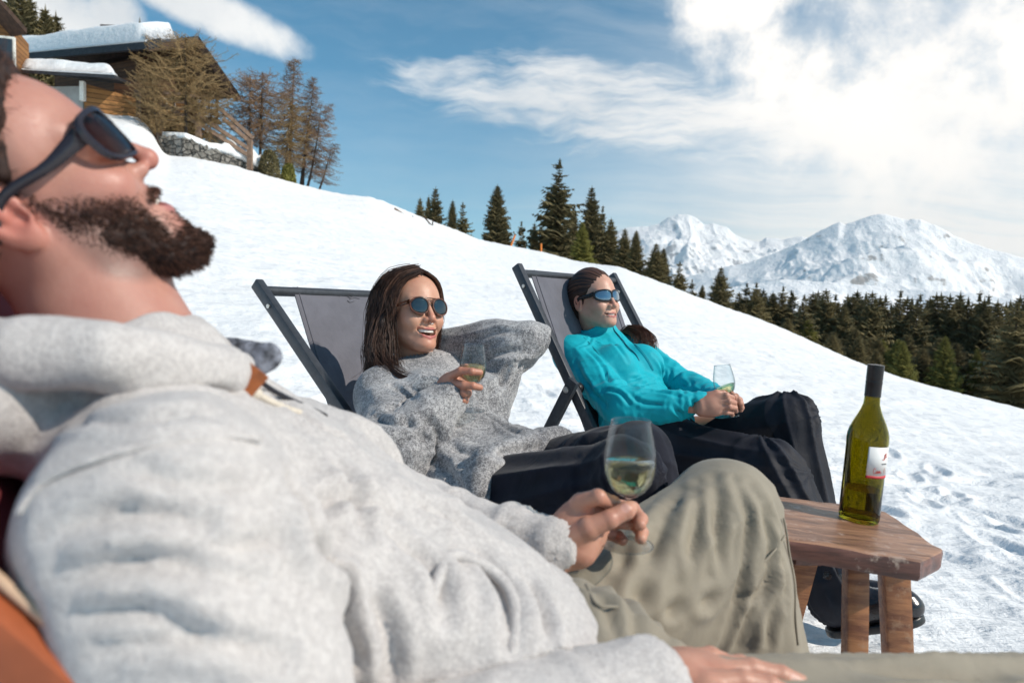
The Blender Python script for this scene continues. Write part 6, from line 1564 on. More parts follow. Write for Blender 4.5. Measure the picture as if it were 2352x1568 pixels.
    CRS = [([(1225, 800), (1150, 815), (1090, 850)], 0.010, 0.012), ([(1215, 770), (1140, 770), (1080, 785)], 0.008, 0.007), ([(1180, 830), (1150, 880), (1125, 900)], 0.009, 0.012), ([(1200, 815), (1185, 850), (1165, 890)], 0.008, 0.008),
           ([(1090, 900), (1130, 960), (1200, 1010)], 0.010, 0.010), ([(1120, 890), (1160, 950), (1240, 1000)], 0.009, 0.009), ([(1010, 985), (1060, 1040), (1150, 1050)], 0.011, 0.010), ([(1040, 1090), (1120, 1050), (1230, 1030)], 0.010, 0.010), ([(1000, 1060), (1050, 1100), (1090, 1150)], 0.010, 0.009),
           ([(900, 890), (935, 930), (940, 980)], 0.010, 0.012), ([(860, 960), (900, 985), (935, 985)], 0.009, 0.009), ([(850, 1010), (890, 1030), (930, 1020)], 0.009, 0.008), ([(970, 960), (1000, 1000), (990, 1060)], 0.010, 0.012)]
    mesh('jumper', garment(jum, V, lambda V: dp(V)+creases(V, jum, CRS, 1.0, 2.6)), F, M_jumper, root)
    # ---- trousers
    def trou(p):
        d = ell(p, hip+ax*0.02, (0.155, 0.118, 0.13), Rt)
        d = smin(d, chain(p, [hr, kr, ar], [0.094, 0.068, 0.066]), 0.02)
        d = smin(d, chain(p, [hl, kl, al], [0.088, 0.060, 0.062]), 0.025)
        return smax(d, -plane(p, at(0, 0, 0.38), ax), 0.01)
    V, F = surface(trou, *box_of([hr, hl, kr, kl, ar, al, hip], 0.12), 0.0045)
    def dt(V):
        r = 0.006*folds_across(V, hr, kr, 0.13, 41, 0.05)*bonew(V, hr, kr, 0.15) + 0.006*drape(V, hr, kr, 9, 43, 6)*bonew(V, hr, kr, 0.14)
        r = r + 0.010*folds_along(V, kl, al, 0.06, 47)*bonew(V, kl, al, 0.11) + 0.008*folds_across(V, hl, kl, 0.10, 53, 0.03)*bonew(V, hl, kl, 0.13) + 0.010*folds_along(V, kr, ar, 0.06, 59)*bonew(V, kr, ar, 0.11)
        return r
    mesh('trousers', garment(trou, V, dt), F, M_cord, root)
    for a, kk in ((ar, kr), (al, kl)):
        toe = a+np.array([0.14, -0.05, -0.06]); 
        def bf(p): return smin(cap(p, a+np.array([0, 0, 0.06]), a-np.array([0, 0, 0.03]), 0.052, 0.046), cap(p, a-np.array([0, 0, 0.05]), toe, 0.044, 0.036), 0.03)
        V, F = surface(bf, *box_of([a, toe], 0.11), 0.007); mesh('boot', V, F, M_boot, root)
    # ---- hair
    def hairc(p):
        q = loc(h, p); qs = ysym(q)
        d = ell(q, (-0.020, 0, 0.030), (0.106, 0.084, 0.095))
        d = smin(d, ell(q, (-0.055, 0, -0.030), (0.062, 0.074, 0.085)), 0.03)
        hl_ = 0.078 - 0.52*np.maximum(0.088-q[:, 2], 0) - 5.0*qs[:, 1]**2; hl_ = np.maximum(hl_, 0.028-0.10*np.maximum(0.03-q[:, 2], 0))
        hl_ = np.where(q[:, 1] > 0, np.minimum(hl_, 0.030), hl_) if False else hl_
        d = smax(d, (q[:, 0]-hl_)*0.75, 0.006)*h['s']
        for g_, r0_, r1_ in shell:
            d = smin(d, chain(p, g_, np.linspace(r0_, r1_, len(g_))), 0.02)
        return d
    G = lambda *a: [np.asarray(x, float) for x in a]
    top = wor(h, (0.035, -0.004, 0.128)); tmp = wor(h, (0.02, -0.088, 0.05))
    shell = [(G(wor(h, (0.0, -0.082, 0.04)), P(880, 740, 1.70), P(878, 800, 1.70), P(868, 850, 1.71)), 0.006, 0.014),
             (G(wor(h, (-0.03, -0.080, 0.03)), P(868, 760, 1.76), P(862, 810, 1.76), P(850, 860, 1.76)), 0.010, 0.016),
             (G(wor(h, (-0.06, -0.055, 0.0)), P(880, 790, 1.84), P(875, 850, 1.84)), 0.035, 0.025)]
    V, F = surface(hairc, *box_of([*cor8(h, (-.14, -.1, -.12), (.1, .1, .14)), P(850, 860, 1.78), P(875, 850, 1.88)], 0.04), 0.0028)
    def ang(V): q = loc(h, V); return np.arctan2(q[:, 0]-0.01, np.abs(q[:, 1])+0.01)
    dh = lambda V: 0.004*vnoise(np.stack([ang(V)*9, loc(h, V)[:, 2]*9, np.sign(loc(h, V)[:, 1])*3], 1), 1.0, 5)
    tone = np.clip(0.2+0.5*vnoise(np.stack([ang(V)*45, loc(h, V)[:, 2]*10, 0*V[:, 0]], 1), 1.0, 8), 0, 1)*0.5
    hair = mesh('hair', garment(hairc, V, dh), F, M_hair1, root, attrs={'tone': tone})
    rng = np.random.default_rng(11)
    pt = lambda x, y, z: wor(h, (x, y, z))
    # right-hand side (towards the camera): from the parting down over the temple to the shoulder
    gr = [G(pt(0.074, -0.012, 0.100), pt(0.066, -0.055, 0.078), pt(0.052, -0.080, 0.040), pt(0.040, -0.086, -0.002), pt(0.022, -0.090, -0.05), P(902, 830, 1.67), P(925, 862, 1.63), P(985, 872, 1.66)),
          G(pt(0.060, -0.008, 0.113), pt(0.050, -0.060, 0.090), pt(0.034, -0.088, 0.045), pt(0.022, -0.094, 0.0), pt(0.004, -0.097, -0.06), P(880, 835, 1.67), P(900, 866, 1.62), P(945, 880, 1.64)),
          G(pt(0.035, -0.004, 0.122), pt(0.022, -0.062, 0.104), pt(0.004, -0.094, 0.055), pt(-0.006, -0.100, 0.0), P(866, 800, 1.68), P(862, 845, 1.67), P(842, 878, 1.66)),
          G(pt(0.0, -0.002, 0.126), pt(-0.02, -0.062, 0.106), pt(-0.035, -0.092, 0.055), pt(-0.045, -0.098, -0.01), P(856, 800, 1.74), P(850, 850, 1.72), P(826, 890, 1.70)),
          G(pt(-0.05, 0.0, 0.114), pt(-0.075, -0.052, 0.090), pt(-0.085, -0.078, 0.04), pt(-0.09, -0.08, -0.02), P(856, 820, 1.80), P(848, 868, 1.76), P(820, 905, 1.73))]
    cs = lock(gr, 1700, 0.0075, 22, rng, 0.018, 2.4)
    gl_ = [G(pt(0.074, 0.012, 0.100), pt(0.064, 0.052, 0.080), pt(0.046, 0.076, 0.040), pt(0.030, 0.083, -0.01), pt(0.004, 0.085, -0.07), P(1000, 840, 1.88), P(1035, 832, 1.90)),
           G(pt(0.035, 0.004, 0.122), pt(0.022, 0.062, 0.104), pt(0.0, 0.086, 0.055), pt(-0.01, 0.090, 0.0), P(985, 830, 1.92), P(1000, 850, 1.88)),
           G(pt(-0.03, 0.002, 0.122), pt(-0.05, 0.060, 0.095), pt(-0.07, 0.075, 0.03), pt(-0.07, 0.075, -0.05), P(960, 850, 1.92))]
    cs += lock(gl_, 420, 0.005, 16, rng, 0.005, 1.5)
    # loose strands lying across the neckline
    g3 = [G(P(885, 830, 1.66), P(920, 856, 1.60), P(962, 866, 1.585), P(1008, 884, 1.60)), G(P(880, 838, 1.66), P(912, 868, 1.60), P(950, 878, 1.585), P(1000, 880, 1.60)), G(P(1010, 815, 1.80), P(1030, 832, 1.77), P(1055, 840, 1.78))]
    cs += lock(g3[:2], 70, 0.004, 12, rng, 0.003, 1.2) + lock([g3[2], g3[2]], 30, 0.005, 10, rng, 0.003, 1.2)
    # flyaways
    for _ in range(70):
        c = spline(gr[rng.integers(0, 5)], 14)[:rng.integers(5, 12)]; cs.append(c + (c-wor(h, (0, 0, 0)))*np.linspace(0.02, 0.10+0.1*rng.random(), len(c))[:, None] + rng.normal(size=3)*0.006)
    V, F, T = strands(cs, 0.00085, 0.0003, rng.random(len(cs))**1.5)
    mesh('hair_strands', V, F, M_hair1, hair, attrs={'tone': T})
    ring = MB(); c = P(1070, 903, dd-.024); rr = [c + 0.0100*(math.cos(a)*CU+math.sin(a)*CF) for a in np.linspace(0, 2*PI, 25)]
    ring.tube(rr, 0.0013, 8); ring.build('finger_ring', M_silver, root, smooth=True)
    nr = [wor(h, (0.1045, 0, -0.0525)) + 0.0040*h['s']*(math.cos(a)*h['R'][:, 1]+math.sin(a)*h['R'][:, 2]) for a in np.linspace(PI, 2*PI, 12)]
    MB().tube(nr, 0.0007, 6).build('nose_ring', M_silver, root, smooth=True)
    er = wor(h, (-0.008, -0.082, -0.045)); MB().tube([er, er-np.array([0, 0, .014]), er-np.array([0.001, 0, .028])], [0.0006, 0.0006, 0.0022], 6).build('earring', M_silver, root, smooth=True)
    glasses(h, 'sunglasses', 'round tortoiseshell sunglasses on the laughing woman in the grey jumper', 0.0, (M_tortoise, M_darklens), zc=-0.005, ew=0.0262, eh=0.0235, gap=0.0335, x0=0.104, wrap=3.2, tube=0.0017, templeh=0.0030, pw=2.15, top_bar=True, tear=0.12)
    wine_glass(P(1082, 943, 1.52), np.array([0.02, -0.03, 1]), 'wine glass raised in front of the grey jumper by the laughing woman', 0.50, 0.92)
    return root
# ------------------------------------------------------------------ bearded man in the foreground
M_hoodie = knit_mat('pale_grey_marl', (0.45, 0.42, 0.41), (0.62, 0.585, 0.565), 420, 0.50, 0.0020, big=30, bigamt=0.16, sheen=0.25)
M_khaki = cloth_mat('khaki_cotton', (0.27, 0.235, 0.18), 0.68, 900, 0.0002, 0.10, 0.3, 0.1, wr=0.0015, wrs=14.0)
M_hair3 = hair_mat('dark_beard_hair', (0.014, 0.007, 0.006), (0.16, 0.075, 0.050), 0.75)
def man():
    root = empty('person', P(1250, 1560, 0.70)*np.array([1, 1, 0]) + np.array([0, 0, 0.35]), 'bearded man in a pale grey hooded jumper and khaki trousers nearest the camera', 'person')
    k = dict(male=1.0, smile=0.15, open=0.011, jaw=0.008, nose=0.1170)
    ray = P(110, 540, 1.0)-EYE; ray /= np.linalg.norm(ray)
    e1 = CR - ray*(CR@ray); e1 /= np.linalg.norm(e1); e2 = np.cross(e1, ray); e2 = -e2 if e2[2] < 0 else e2
    th = math.radians(40.0)
    h = H(P(56, 448, 0.61), e1*math.cos(th)+e2*math.sin(th)-ray*0.20, -e1*math.sin(th)+e2*math.cos(th), 0.92); h['w'] = 1.0
    nb = P(300, 880, 0.63); hip = P(1330, 1640, 0.70); shr = P(370, 1190, 0.44); shl = P(735, 1075, 0.81)
    L = shl-shr; ax = hip-nb; ax /= np.linalg.norm(ax); L = L-ax*(L@ax); L /= np.linalg.norm(L); FR = np.cross(L, ax); FR = FR if FR[2] > 0 else -FR
    Rt = np.stack([L, FR, ax], 1); at = lambda l, f, a: nb + L*l + FR*f + ax*a
    elr = P(640, 1960, 0.42); wrr = P(1480, 1612, 0.585); ell_ = P(900, 1192, 0.97); wrl = P(1262, 1268, 0.855)
    hr = P(1330, 1800, 0.58); kr = P(2400, 1700, 0.70); hl = P(1300, 1470, 0.91); kl = P(1662, 1182, 1.08); ar = P(2500, 2300, 0.75); al = P(1765, 1750, 0.99)
    neck0 = wor(h, (-0.030, 0, -0.070))
    def torso(p, g):
        d = ell(p, at(0, -0.02, 0.20), (0.165+g, 0.078+g, 0.21+g), Rt)
        d = smin(d, ell(p, at(0, 0.0, 0.40), (0.145+g, 0.070+g, 0.19+g), Rt), 0.06)
        d = smin(d, cap(p, shr, at(0, -0.03, 0.05), 0.055+g, 0.055+g), 0.05); return smin(d, cap(p, at(0, -0.03, 0.05), shl, 0.055+g, 0.050+g), 0.05)
    # ---- hands
    dd = 0.855
    X = lambda u, v, o=0.0: P(u, v, dd+o)
    palmL = [(X(1325, 1226, 0.012), (0.048, 0.040, 0.019), frame_from(X(1352, 1170)-X(1290, 1290), -CF+CR*0.25))]
    FL = [([X(1334, 1152, 0.0), X(1374, 1141, -0.012), X(1408, 1156, 0.004), X(1428, 1170, 0.022)], [0.0112, 0.0100, 0.0090, 0.0080]),
          ([X(1350, 1172, 0.010), X(1408, 1162, 0.030), X(1452, 1168, 0.040), X(1472, 1192, 0.026), X(1470, 1204, 0.012)], [0.0112, 0.0102, 0.0094, 0.0086, 0.0078]),
          ([X(1352, 1192, 0.026), X(1412, 1196, 0.042), X(1458, 1202, 0.046), X(1474, 1222, 0.030), X(1472, 1236, 0.018)], [0.0106, 0.0098, 0.0090, 0.0082, 0.0074]),
          ([X(1350, 1214, 0.030), X(1392, 1222, 0.044), X(1420, 1232, 0.044), X(1430, 1240, 0.032)], [0.0096, 0.0088, 0.0080, 0.0070]),
          ([X(1312, 1236, -0.012), X(1352, 1212, -0.020), X(1400, 1192, -0.022), X(1438, 1172, -0.014), X(1447, 1166, -0.008)], [0.0165, 0.0135, 0.0112, 0.0108, 0.0092])]
    webL = [([wrl, X(1318, 1240, 0.012)], [0.030, 0.032]), ([X(1300, 1240, 0.005), X(1336, 1158, 0.004)], [0.022, 0.0125]), ([X(1310, 1225, .01), X(1352, 1176, 0.012)], [0.022, 0.013]), ([X(1330, 1262, -0.002), X(1348, 1226, 0.0)], [0.022, 0.018])]
    d2 = 0.60
    Y = lambda u, v, o=0.0: P(u, v, d2+o)
    palmR = [(Y(1572, 1572, 0.005), (0.046, 0.042, 0.017), frame_from(Y(1640, 1560)-wrr, CU+CF*-0.3))]
    FR_ = [([Y(1622, 1532, .03), Y(1700, 1530, .045), Y(1762, 1550, .05), Y(1800, 1566, .05)], [0.0115, 0.0102, 0.0092, 0.0080]),
           ([Y(1632, 1548, .01), Y(1726, 1538, .02), Y(1794, 1552, .02), Y(1838, 1568, .02)], [0.0115, 0.0102, 0.0094, 0.0082]),
           ([Y(1624, 1572, -.012), Y(1704, 1564, -.006), Y(1768, 1576, -.006), Y(1806, 1592, -.006)], [0.011, 0.0100, 0.0090, 0.0078]),
           ([Y(1608, 1600, -.03), Y(1672, 1600, -.03), Y(1716, 1610, -.03), Y(1744, 1622, -.03)], [0.010, 0.0090, 0.0080, 0.0070]),
           ([Y(1545, 1545, .035), Y(1580, 1520, .05), Y(1632, 1512, .065), Y(1662, 1520, .07)], [0.0145, 0.0125, 0.011, 0.0095])]
    webR = [([wrr, Y(1560, 1575, .005)], [0.028, 0.028]), ([Y(1560, 1565, .01), Y(1624, 1540, .022)], [0.021, 0.0128]), ([Y(1560, 1580, 0), Y(1620, 1588, -.02)], [0.021, 0.012])]
    def hL(p): return smin(hand_sdf(p, palmL, FL, 0.006, webL), cap(p, wrl, wrl+(ell_-wrl)*0.4, 0.028, 0.030), 0.01)
    def hR(p): return smin(hand_sdf(p, palmR, FR_, 0.006, webR), cap(p, wrr, wrr+(elr-wrr)*0.2, 0.028, 0.030), 0.01)
    def headf(p):
        d = head_sdf(loc(h, p), k)*h['s']
        return smin(d, cap(p, neck0+e1*0.016, nb+e1*0.012, 0.063, 0.066), 0.03)
    def core(p):
        d = torso(p, -0.03)
        for a, b, c, r0, r1, r2 in ((shr, elr, wrr, 0.045, 0.038, 0.024), (shl, ell_, wrl, 0.045, 0.038, 0.024), (hr, kr, ar, 0.07, 0.05, 0.035), (hl, kl, al, 0.065, 0.045, 0.035)):
            d = smin(d, chain(p, [a, b, c], [r0, r1, r2]), 0.02)
        return d
    parts = []
    V, F = surface(headf, *box_of([*cor8(h, (-.12, -.1, -.14), (.13, .1, .13)), nb], 0.05), 0.0021); nh = len(V); parts.append((V, F))
    vl, fl = surface(hL, *box_of([wrl, X(1480, 1140, .05), X(1300, 1250, -.04), X(1330, 1300)], 0.03), 0.0017); parts.append((vl, fl))
    parts.append(surface(hR, *box_of([wrr, Y(1840, 1510, .08), Y(1560, 1625, -.05)], 0.035), 0.0024))
    parts.append(surface(core, *box_of([shr, shl, elr, ell_, wrr, wrl, hr, hl, kr, kl, ar, al, nb], 0.16), 0.010))
    V, F = join(parts); col = np.tile(np.array([0.50, 0.245, 0.17]), (len(V), 1))
    c0 = skin_col(loc(h, V[:nh]), k, (0.44, 0.21, 0.16), (0.42, 0.16, 0.14))
    q = loc(h, V[:nh]); qs = ysym(q)
    ey = cap(qs*A3((0.4, 1, 1)), (0.036, 0.020, -0.0075), (0.034, 0.045, -0.0060), 0, 0); em = np.clip(1.3-ey/0.0016, 0, 1)[:, None]*0.8; c0 = c0*(1-em)+np.array((0.04, 0.02, 0.015))*em
    bd = beard_soft(q); c0 = c0*(1-0.62*bd[:, None])+np.array((0.085, 0.045, 0.036))*0.62*bd[:, None]
    # cropped sides of the hair
    hm = np.clip((0.035-q[:, 0]+0.25*(q[:, 2]))/0.02, 0, 1)*np.clip((q[:, 2]+0.02-0.0)/0.02, 0, 1)*np.clip(1.0, 0, 1)
    hm = hm*(ell(qs, (-0.010, 0.085, -0.008), (0.026, 0.03, 0.036)) > 0)
    c0 = c0*(1-0.6*hm[:, None])+np.array((0.06, 0.032, 0.026))*0.6*hm[:, None]
    col[:nh] = c0
    # nail on the left thumb and fingers
    def nails(c, V, tips):
        for (pt_, nv, r_) in tips:
            d_ = np.linalg.norm(V-pt_, axis=1); mk = np.clip((r_-d_)/0.0012, 0, 1)[:, None]*((V-pt_)@nv > -0.004)[:, None]; c = c*(1-0.55*mk)+np.array((0.68, 0.42, 0.36))*0.55*mk
        return c
    col = nails(col, V, [(X(1436, 1166, -0.023), -CF, 0.0065), (Y(1826, 1560, .012), CU, 0.006)])
    body = mesh('body', V, F, M_skin, root, attrs={'col': col})
    tt = lambda p: ell(loc(h, p), (0.0765, 0, -0.0752), (0.0125, 0.020, 0.0042))*h['s']
    V, F = surface(tt, *box_of([wor(h, (0.08, 0, -0.074))], 0.035), 0.0012); mesh('teeth', V, F, M_teeth, body)
    # ---- beard and hair
    rng = np.random.default_rng(5)
    def beardf(p):
        q = loc(h, p); qs = ysym(q); d = head_sdf(q, k)
        t = beard_thick(q)
        return (d - t)*h['s']*0.8
    V, F = surface(beardf, *box_of([wor(h, (x_, y_, z_)) for x_ in (-.02, .12) for y_ in (-.09, .09) for z_ in (-.175, .03)], 0.01), 0.0026)
    q = loc(h, V); keep = beard_thick(q) > 0.0034; kf = keep[F].all(1); idx = -np.ones(len(V), int); us = np.unique(F[kf]); idx[us] = np.arange(len(us)); Fk = idx[F[kf]]; Vk = V[us]
    Vk = garment(beardf, Vk, lambda V: 0.0020*vnoise(loc(h, V), 160.0, 3)+0.0012*vnoise(loc(h, V), 330.0, 4))
    tone = np.clip(0.10+0.35*vnoise(loc(h, Vk), 130.0, 6), 0, 1)*0.5
    beard = mesh('beard', Vk, Fk, M_hair3, root, attrs={'tone': tone})
    Vb_, Vd_ = Vk, V; soft = beard_soft(loc(h, V)); Vk = V[soft > 0.02]; sf_ = soft[soft > 0.02]; Vk = Vk - vnorm(beardf, Vk, 0.003)*0.0006
    nrm = vnorm(beardf, Vk, 0.003); cs = []
    down = h['R'] @ np.array([0.25, 0, -1.0]); down /= np.linalg.norm(down)
    pick = rng.integers(0, len(Vk), 15000)
    th_ = beard_thick(loc(h, Vk[pick]))
    for i, t_ in zip(pick, th_):
        if rng.random() > sf_[i]**1.3: continue
        ln = 0.0040+0.45*t_*rng.random()+0.002*rng.random(); d0 = nrm[i]*0.55+down*0.75+rng.normal(size=3)*0.25; d0 /= np.linalg.norm(d0)
        b0 = Vk[i]-nrm[i]*0.001; side = np.cross(d0, nrm[i])*rng.normal()*0.3; cs.append(np.array([b0, b0+d0*ln*0.5+side*ln*0.2, b0+d0*ln+side*ln*0.6-nrm[i]*ln*0.1]))
    V, F, T = strands(cs, 0.00040, 0.00012, rng.random(len(cs))**1.6)
    mesh('beard_hairs', V, F, M_hair3, beard, attrs={'tone': T})
    def hairc(p):
        q = loc(h, p); qs = ysym(q)
        d = ell(q, (-0.012, 0, 0.040), (0.118, 0.085, 0.112))
        hl_ = 0.079 - 0.66*np.maximum(0.085-q[:, 2], 0)-3.0*qs[:, 1]**2
        d = smax(d, (q[:, 0]-hl_)*0.75, 0.006); d = smax(d, -(q[:, 2]+0.02), 0.01)
        return smax(d, -ell(qs, (-0.008, 0.085, -0.010), (0.030, 0.022, 0.040)), 0.004)*h['s']
    V, F = surface(hairc, *box_of([*cor8(h, (-.14, -.1, -.1), (.1, .1, .15))], 0.02), 0.003)
    V = garment(hairc, V, lambda V: 0.003*vnoise(loc(h, V), (60, 120, 120), 3)); tone = np.clip(0.15+0.4*vnoise(loc(h, V), (90, 200, 200), 6), 0, 1)*0.4
    hair = mesh('hair', V, F, M_hair3, root, attrs={'tone': tone})
    n_ = vnorm(hairc, V, 0.003); cs = []
    for i in rng.integers(0, len(V), 3500):
        d0 = n_[i]*0.6-h['R'][:, 0]*0.6+rng.normal(size=3)*0.25; d0 /= np.linalg.norm(d0); ln = 0.008+0.012*rng.random(); cs.append(np.array([V[i], V[i]+d0*ln*0.5, V[i]+d0*ln-n_[i]*ln*0.15]))
    V, F, T = strands(cs, 0.0004, 0.00015, rng.random(len(cs))**2); mesh('hair_strands', V, F, M_hair3, hair, attrs={'tone': T})
    # ---- hooded jumper
    cn = (neck0-nb)/np.linalg.norm(neck0-nb)
    shr2 = shr
    def hood(p):
        d = torso(p, 0.014)
        d = smin(d, ell(p, at(0, 0.0, 0.46), (0.15, 0.078, 0.16), Rt), 0.05)
        d = smin(d, chain(p, [shl, ell_], [0.062, 0.056]), 0.04); d = smin(d, cap(p, ell_, wrl-(wrl-ell_)*0.02, 0.056, 0.038), 0.02)
        d = smin(d, chain(p, [shr2, elr, wrr-(wrr-elr)*0.03], [0.080, 0.074, 0.045]), 0.005)
        d = smax(d, plane(p, P(1318, 1440, 0.74), ax+L*0.15), 0.008)
        d = smin(d, ell(p, P(1236, 1425, 0.72), (0.055, 0.05, 0.05)), 0.03)
        # thick hood lying round the neck
        c = cap(p, nb-cn*0.03, nb+cn*0.01, 0.092, 0.086); c = smax(c, plane(p, nb+cn*0.018, cn-FR*0.20), 0.014)
        d = smin(d, c, 0.018)
        d = smin(d, cap(p, at(-0.14, -0.03, -0.045), at(0.10, -0.10, -0.03), 0.050, 0.055), 0.04)
        d = smin(d, chain(p, [P(-120, 830, 0.50), P(60, 812, 0.47), P(230, 818, 0.475), P(400, 828, 0.52), P(520, 852, 0.58), P(560, 848, 0.66)], [0.022, 0.022, 0.021, 0.019, 0.017, 0.013]), 0.006)
        d = smax(d, -smax(cap(p, nb-cn*0.02, nb+cn*0.14, 0.066, 0.069), -plane(p, nb+cn*0.005, cn), 0.01), 0.008)
        return d
    V, F = surface(hood, *box_of([shr, shl, elr, ell_, wrr, wrl, hip, nb, at(0, 0.16, 0.2), at(0.2, 0, 0.5), at(-0.2, 0, 0.5), at(-0.14, -0.03, -0.06)], 0.12), 0.0046)
    mr = lambda V: bonew(V, shr2, elr, 0.13)
    seam = [P(60, 1180, 0.36), P(110, 1110, 0.36), P(240, 1055, 0.355), P(380, 1022, 0.37), P(480, 1012, 0.40), P(585, 1020, 0.45)]
    def dp(V):
        q, _ = bonep(V, nb, hip)
        r = 0.006*folds_across(V, shr2, elr, 0.075, 3, 0.03)*mr(V) + 0.004*folds_along(V, shr2, elr, 0.10, 5, 0.04)*mr(V)
        r = r + 0.012*folds_along(V, shl, ell_, 0.10, 7, 0.03)*bonew(V, shl, ell_, 0.13) + 0.010*folds_across(V, ell_, wrl, 0.06, 9)*bonew(V, ell_, wrl, 0.10)
        r = r + 0.009*folds_across(V, nb, hip, 0.15, 11, 0.06)*np.clip((q[:, 0]-0.08)/0.15, 0, 1)*(1-mr(V)) + 0.007*folds_along(V, nb, hip, 0.11, 15, 0.05, 0.4)*(1-mr(V))
        Lb = np.linalg.norm(wrl-ell_); cuff = bonew(V, wrl, wrl-(wrl-ell_)*0.2, 0.09)
        r = r + ribs(V, ell_, wrl, 30, Lb-0.052, Lb+0.05, 0.0017)*bonew(V, ell_, wrl, 0.07) + 0.006*np.exp(-((bonep(V, ell_, wrl)[0][:, 0]-(Lb-0.060))/0.008)**2)*cuff - 0.003*cuff
        Lc = np.linalg.norm(wrr-elr); r = r + ribs(V, elr, wrr, 34, Lc-0.07, Lc+0.05, 0.0015)*bonew(V, elr, wrr, 0.075) + 0.006*np.exp(-((bonep(V, elr, wrr)[0][:, 0]-(Lc-0.078))/0.010)**2)*bonew(V, elr, wrr, 0.08)
        qn, _ = bonep(V, nb, neck0); r = r + 0.008*vnoise(np.stack([qn[:, 0]*30, np.arctan2(qn[:, 2], qn[:, 1])*2.2, 0*V[:, 0]], 1), 1.0, 21)*(np.linalg.norm(V-nb-cn*0.01, axis=1) < 0.125)
        return r
    CRS = [([(655, 1110), (679, 1180), (705, 1260), (760, 1370), (815, 1500)], 0.0086, 0.0242), ([(120, 1225), (290, 1175), (470, 1195)], 0.0062, 0.0077), ([(150, 1320), (350, 1285), (570, 1330)], 0.0062, 0.0077), ([(170, 1400), (330, 1400), (470, 1440)], 0.0055, 0.0066), ([(250, 1480), (430, 1460), (640, 1500)], 0.0062, 0.0077), ([(420, 1240), (540, 1260), (640, 1240)], 0.0055, 0.0066), ([(300, 1080), (420, 1120), (600, 1130)], 0.0062, 0.0055),
           ([(750, 1060), (800, 1130), (830, 1240)], 0.0078, 0.0088), ([(700, 1190), (780, 1150), (900, 1180)], 0.0078, 0.0088), ([(890, 1230), (990, 1310), (1010, 1420)], 0.0094, 0.0121), ([(1080, 1250), (1150, 1350), (1165, 1480)], 0.0094, 0.0110), ([(820, 1350), (880, 1440), (900, 1540)], 0.0078, 0.0099), ([(1200, 1330), (1240, 1400), (1250, 1480)], 0.0070, 0.0088), ([(620, 900), (700, 985), (800, 1040)], 0.0070, 0.0066), ([(150, 930), (320, 900), (520, 910)], 0.0078, 0.0088), ([(80, 1010), (260, 960), (480, 965)], 0.0062, 0.0055), ([(940, 1160), (1000, 1190), (1060, 1230)], 0.0062, 0.0066)]
    V = garment(hood, V, lambda V: dp(V)+creases(V, hood, CRS, 0.2, 1.3), 0.005)
    ho = mesh('hooded_jumper', V, F, M_hoodie, root)
    def snap(pts, f, off):
        pts = np.array(pts, float)
        for _ in range(12):
            d0 = f(A3(pts)); n = vnorm(f, pts, 0.004); pts = pts - n*(d0-off)[:, None]*0.7
        return pts
    # waist ribbing, kangaroo pocket edge, seam of the sleeve, cords, leather patch
    sm_ = snap(spline([hit(hood, u, v, 0.2, 1.2) for u, v in ((60, 1180), (110, 1112), (240, 1056), (380, 1024), (480, 1012), (585, 1018))], 40), hood, 0.0035); MB().tube(sm_, 0.0026, 6).build('sleeve_seam', M_hoodie, ho, smooth=True)
    pk = snap(spline([P(905, 1500, 0.60), P(925, 1420, 0.60), P(960, 1385, 0.61), P(1030, 1440, 0.62), P(1110, 1540, 0.62)], 40), hood, 0.001); MB().tube(pk, 0.0055, 8).build('pocket_edge', M_hoodie, ho, smooth=True)
    hb = [P(1322, 1395, 0.755), P(1312, 1425, 0.73), P(1300, 1460, 0.70), P(1285, 1500, 0.67), P(1270, 1560, 0.64)]; t_ = MB()
    for i, c in enumerate(snap(spline(hb, 34), hood, 0.002)): t_.tube([c-FR*0.0-ax*0.010, c+ax*0.012], 0.0034, 6)
    t_.build('waistband', M_hoodie, ho, smooth=True)
    M_cordm = simple('cream_cord', (0.62, 0.55, 0.46), 0.8, 0, 0.1, 300, 0.0006, 800); M_leather = simple('tan_leather', (0.26, 0.075, 0.018), 0.5, 0, 0.3, 60, 0.0004, 200)
    c1 = snap(spline([P(462, 806, 0.58), P(500, 836, 0.58), P(535, 862, 0.585)], 12), hood, 0.006); MB().tube(c1, 0.0040, 8).build('drawcord', M_cordm, ho, smooth=True)
    c2 = snap(spline([P(572, 905, 0.60), P(600, 930, 0.61), P(650, 955, 0.63), P(705, 975, 0.66)], 20), hood, 0.005); MB().tube(c2, [0.006]*4+[0.0032]*16, 8).build('drawcord', M_cordm, ho, smooth=True)
    lp = hit(hood, 562, 875, 0.3, 1.2)+(-CF+CU)*0.004; Rl = frame_from(P(600, 900, 0.6)-P(535, 850, 0.6), -CF+CU*0.4)
    MB().box(lp, 0.017, 0.013, 0.0018, Rl, 0.0012).build('leather_patch', M_leather, ho, smooth=False)
    # open collar flap with its striped lining and dark zip
    fl_ = MB(); fp = [P(548, 792, 0.66), P(585, 780, 0.67), P(625, 792, 0.68), P(600, 840, 0.67), P(640, 895, 0.68), P(735, 965, 0.71)]
    zz_ = snap(spline([P(590, 868, 0.63), P(640, 893, 0.65), P(690, 925, 0.67), P(738, 968, 0.70)], 24), hood, 0.006); MB().tube(zz_, 0.0026, 6).build('zip', simple('dark_zip', (0.015, 0.014, 0.02), 0.4), ho, smooth=True)
    fcol = lambda p: smax(ell(p, P(590, 835, 0.665), (0.034, 0.020, 0.030)), -plane(p, P(590, 835, 0.67), CU-CR*2), 0.004)
    V, F = surface(lambda p: capo(p, P(500, 815, 0.70), P(612, 822, 0.675), 0.020, 0.016, CF, 0.6), *box_of([P(500, 815, 0.70), P(612, 822, 0.675)], 0.05), 0.0032)
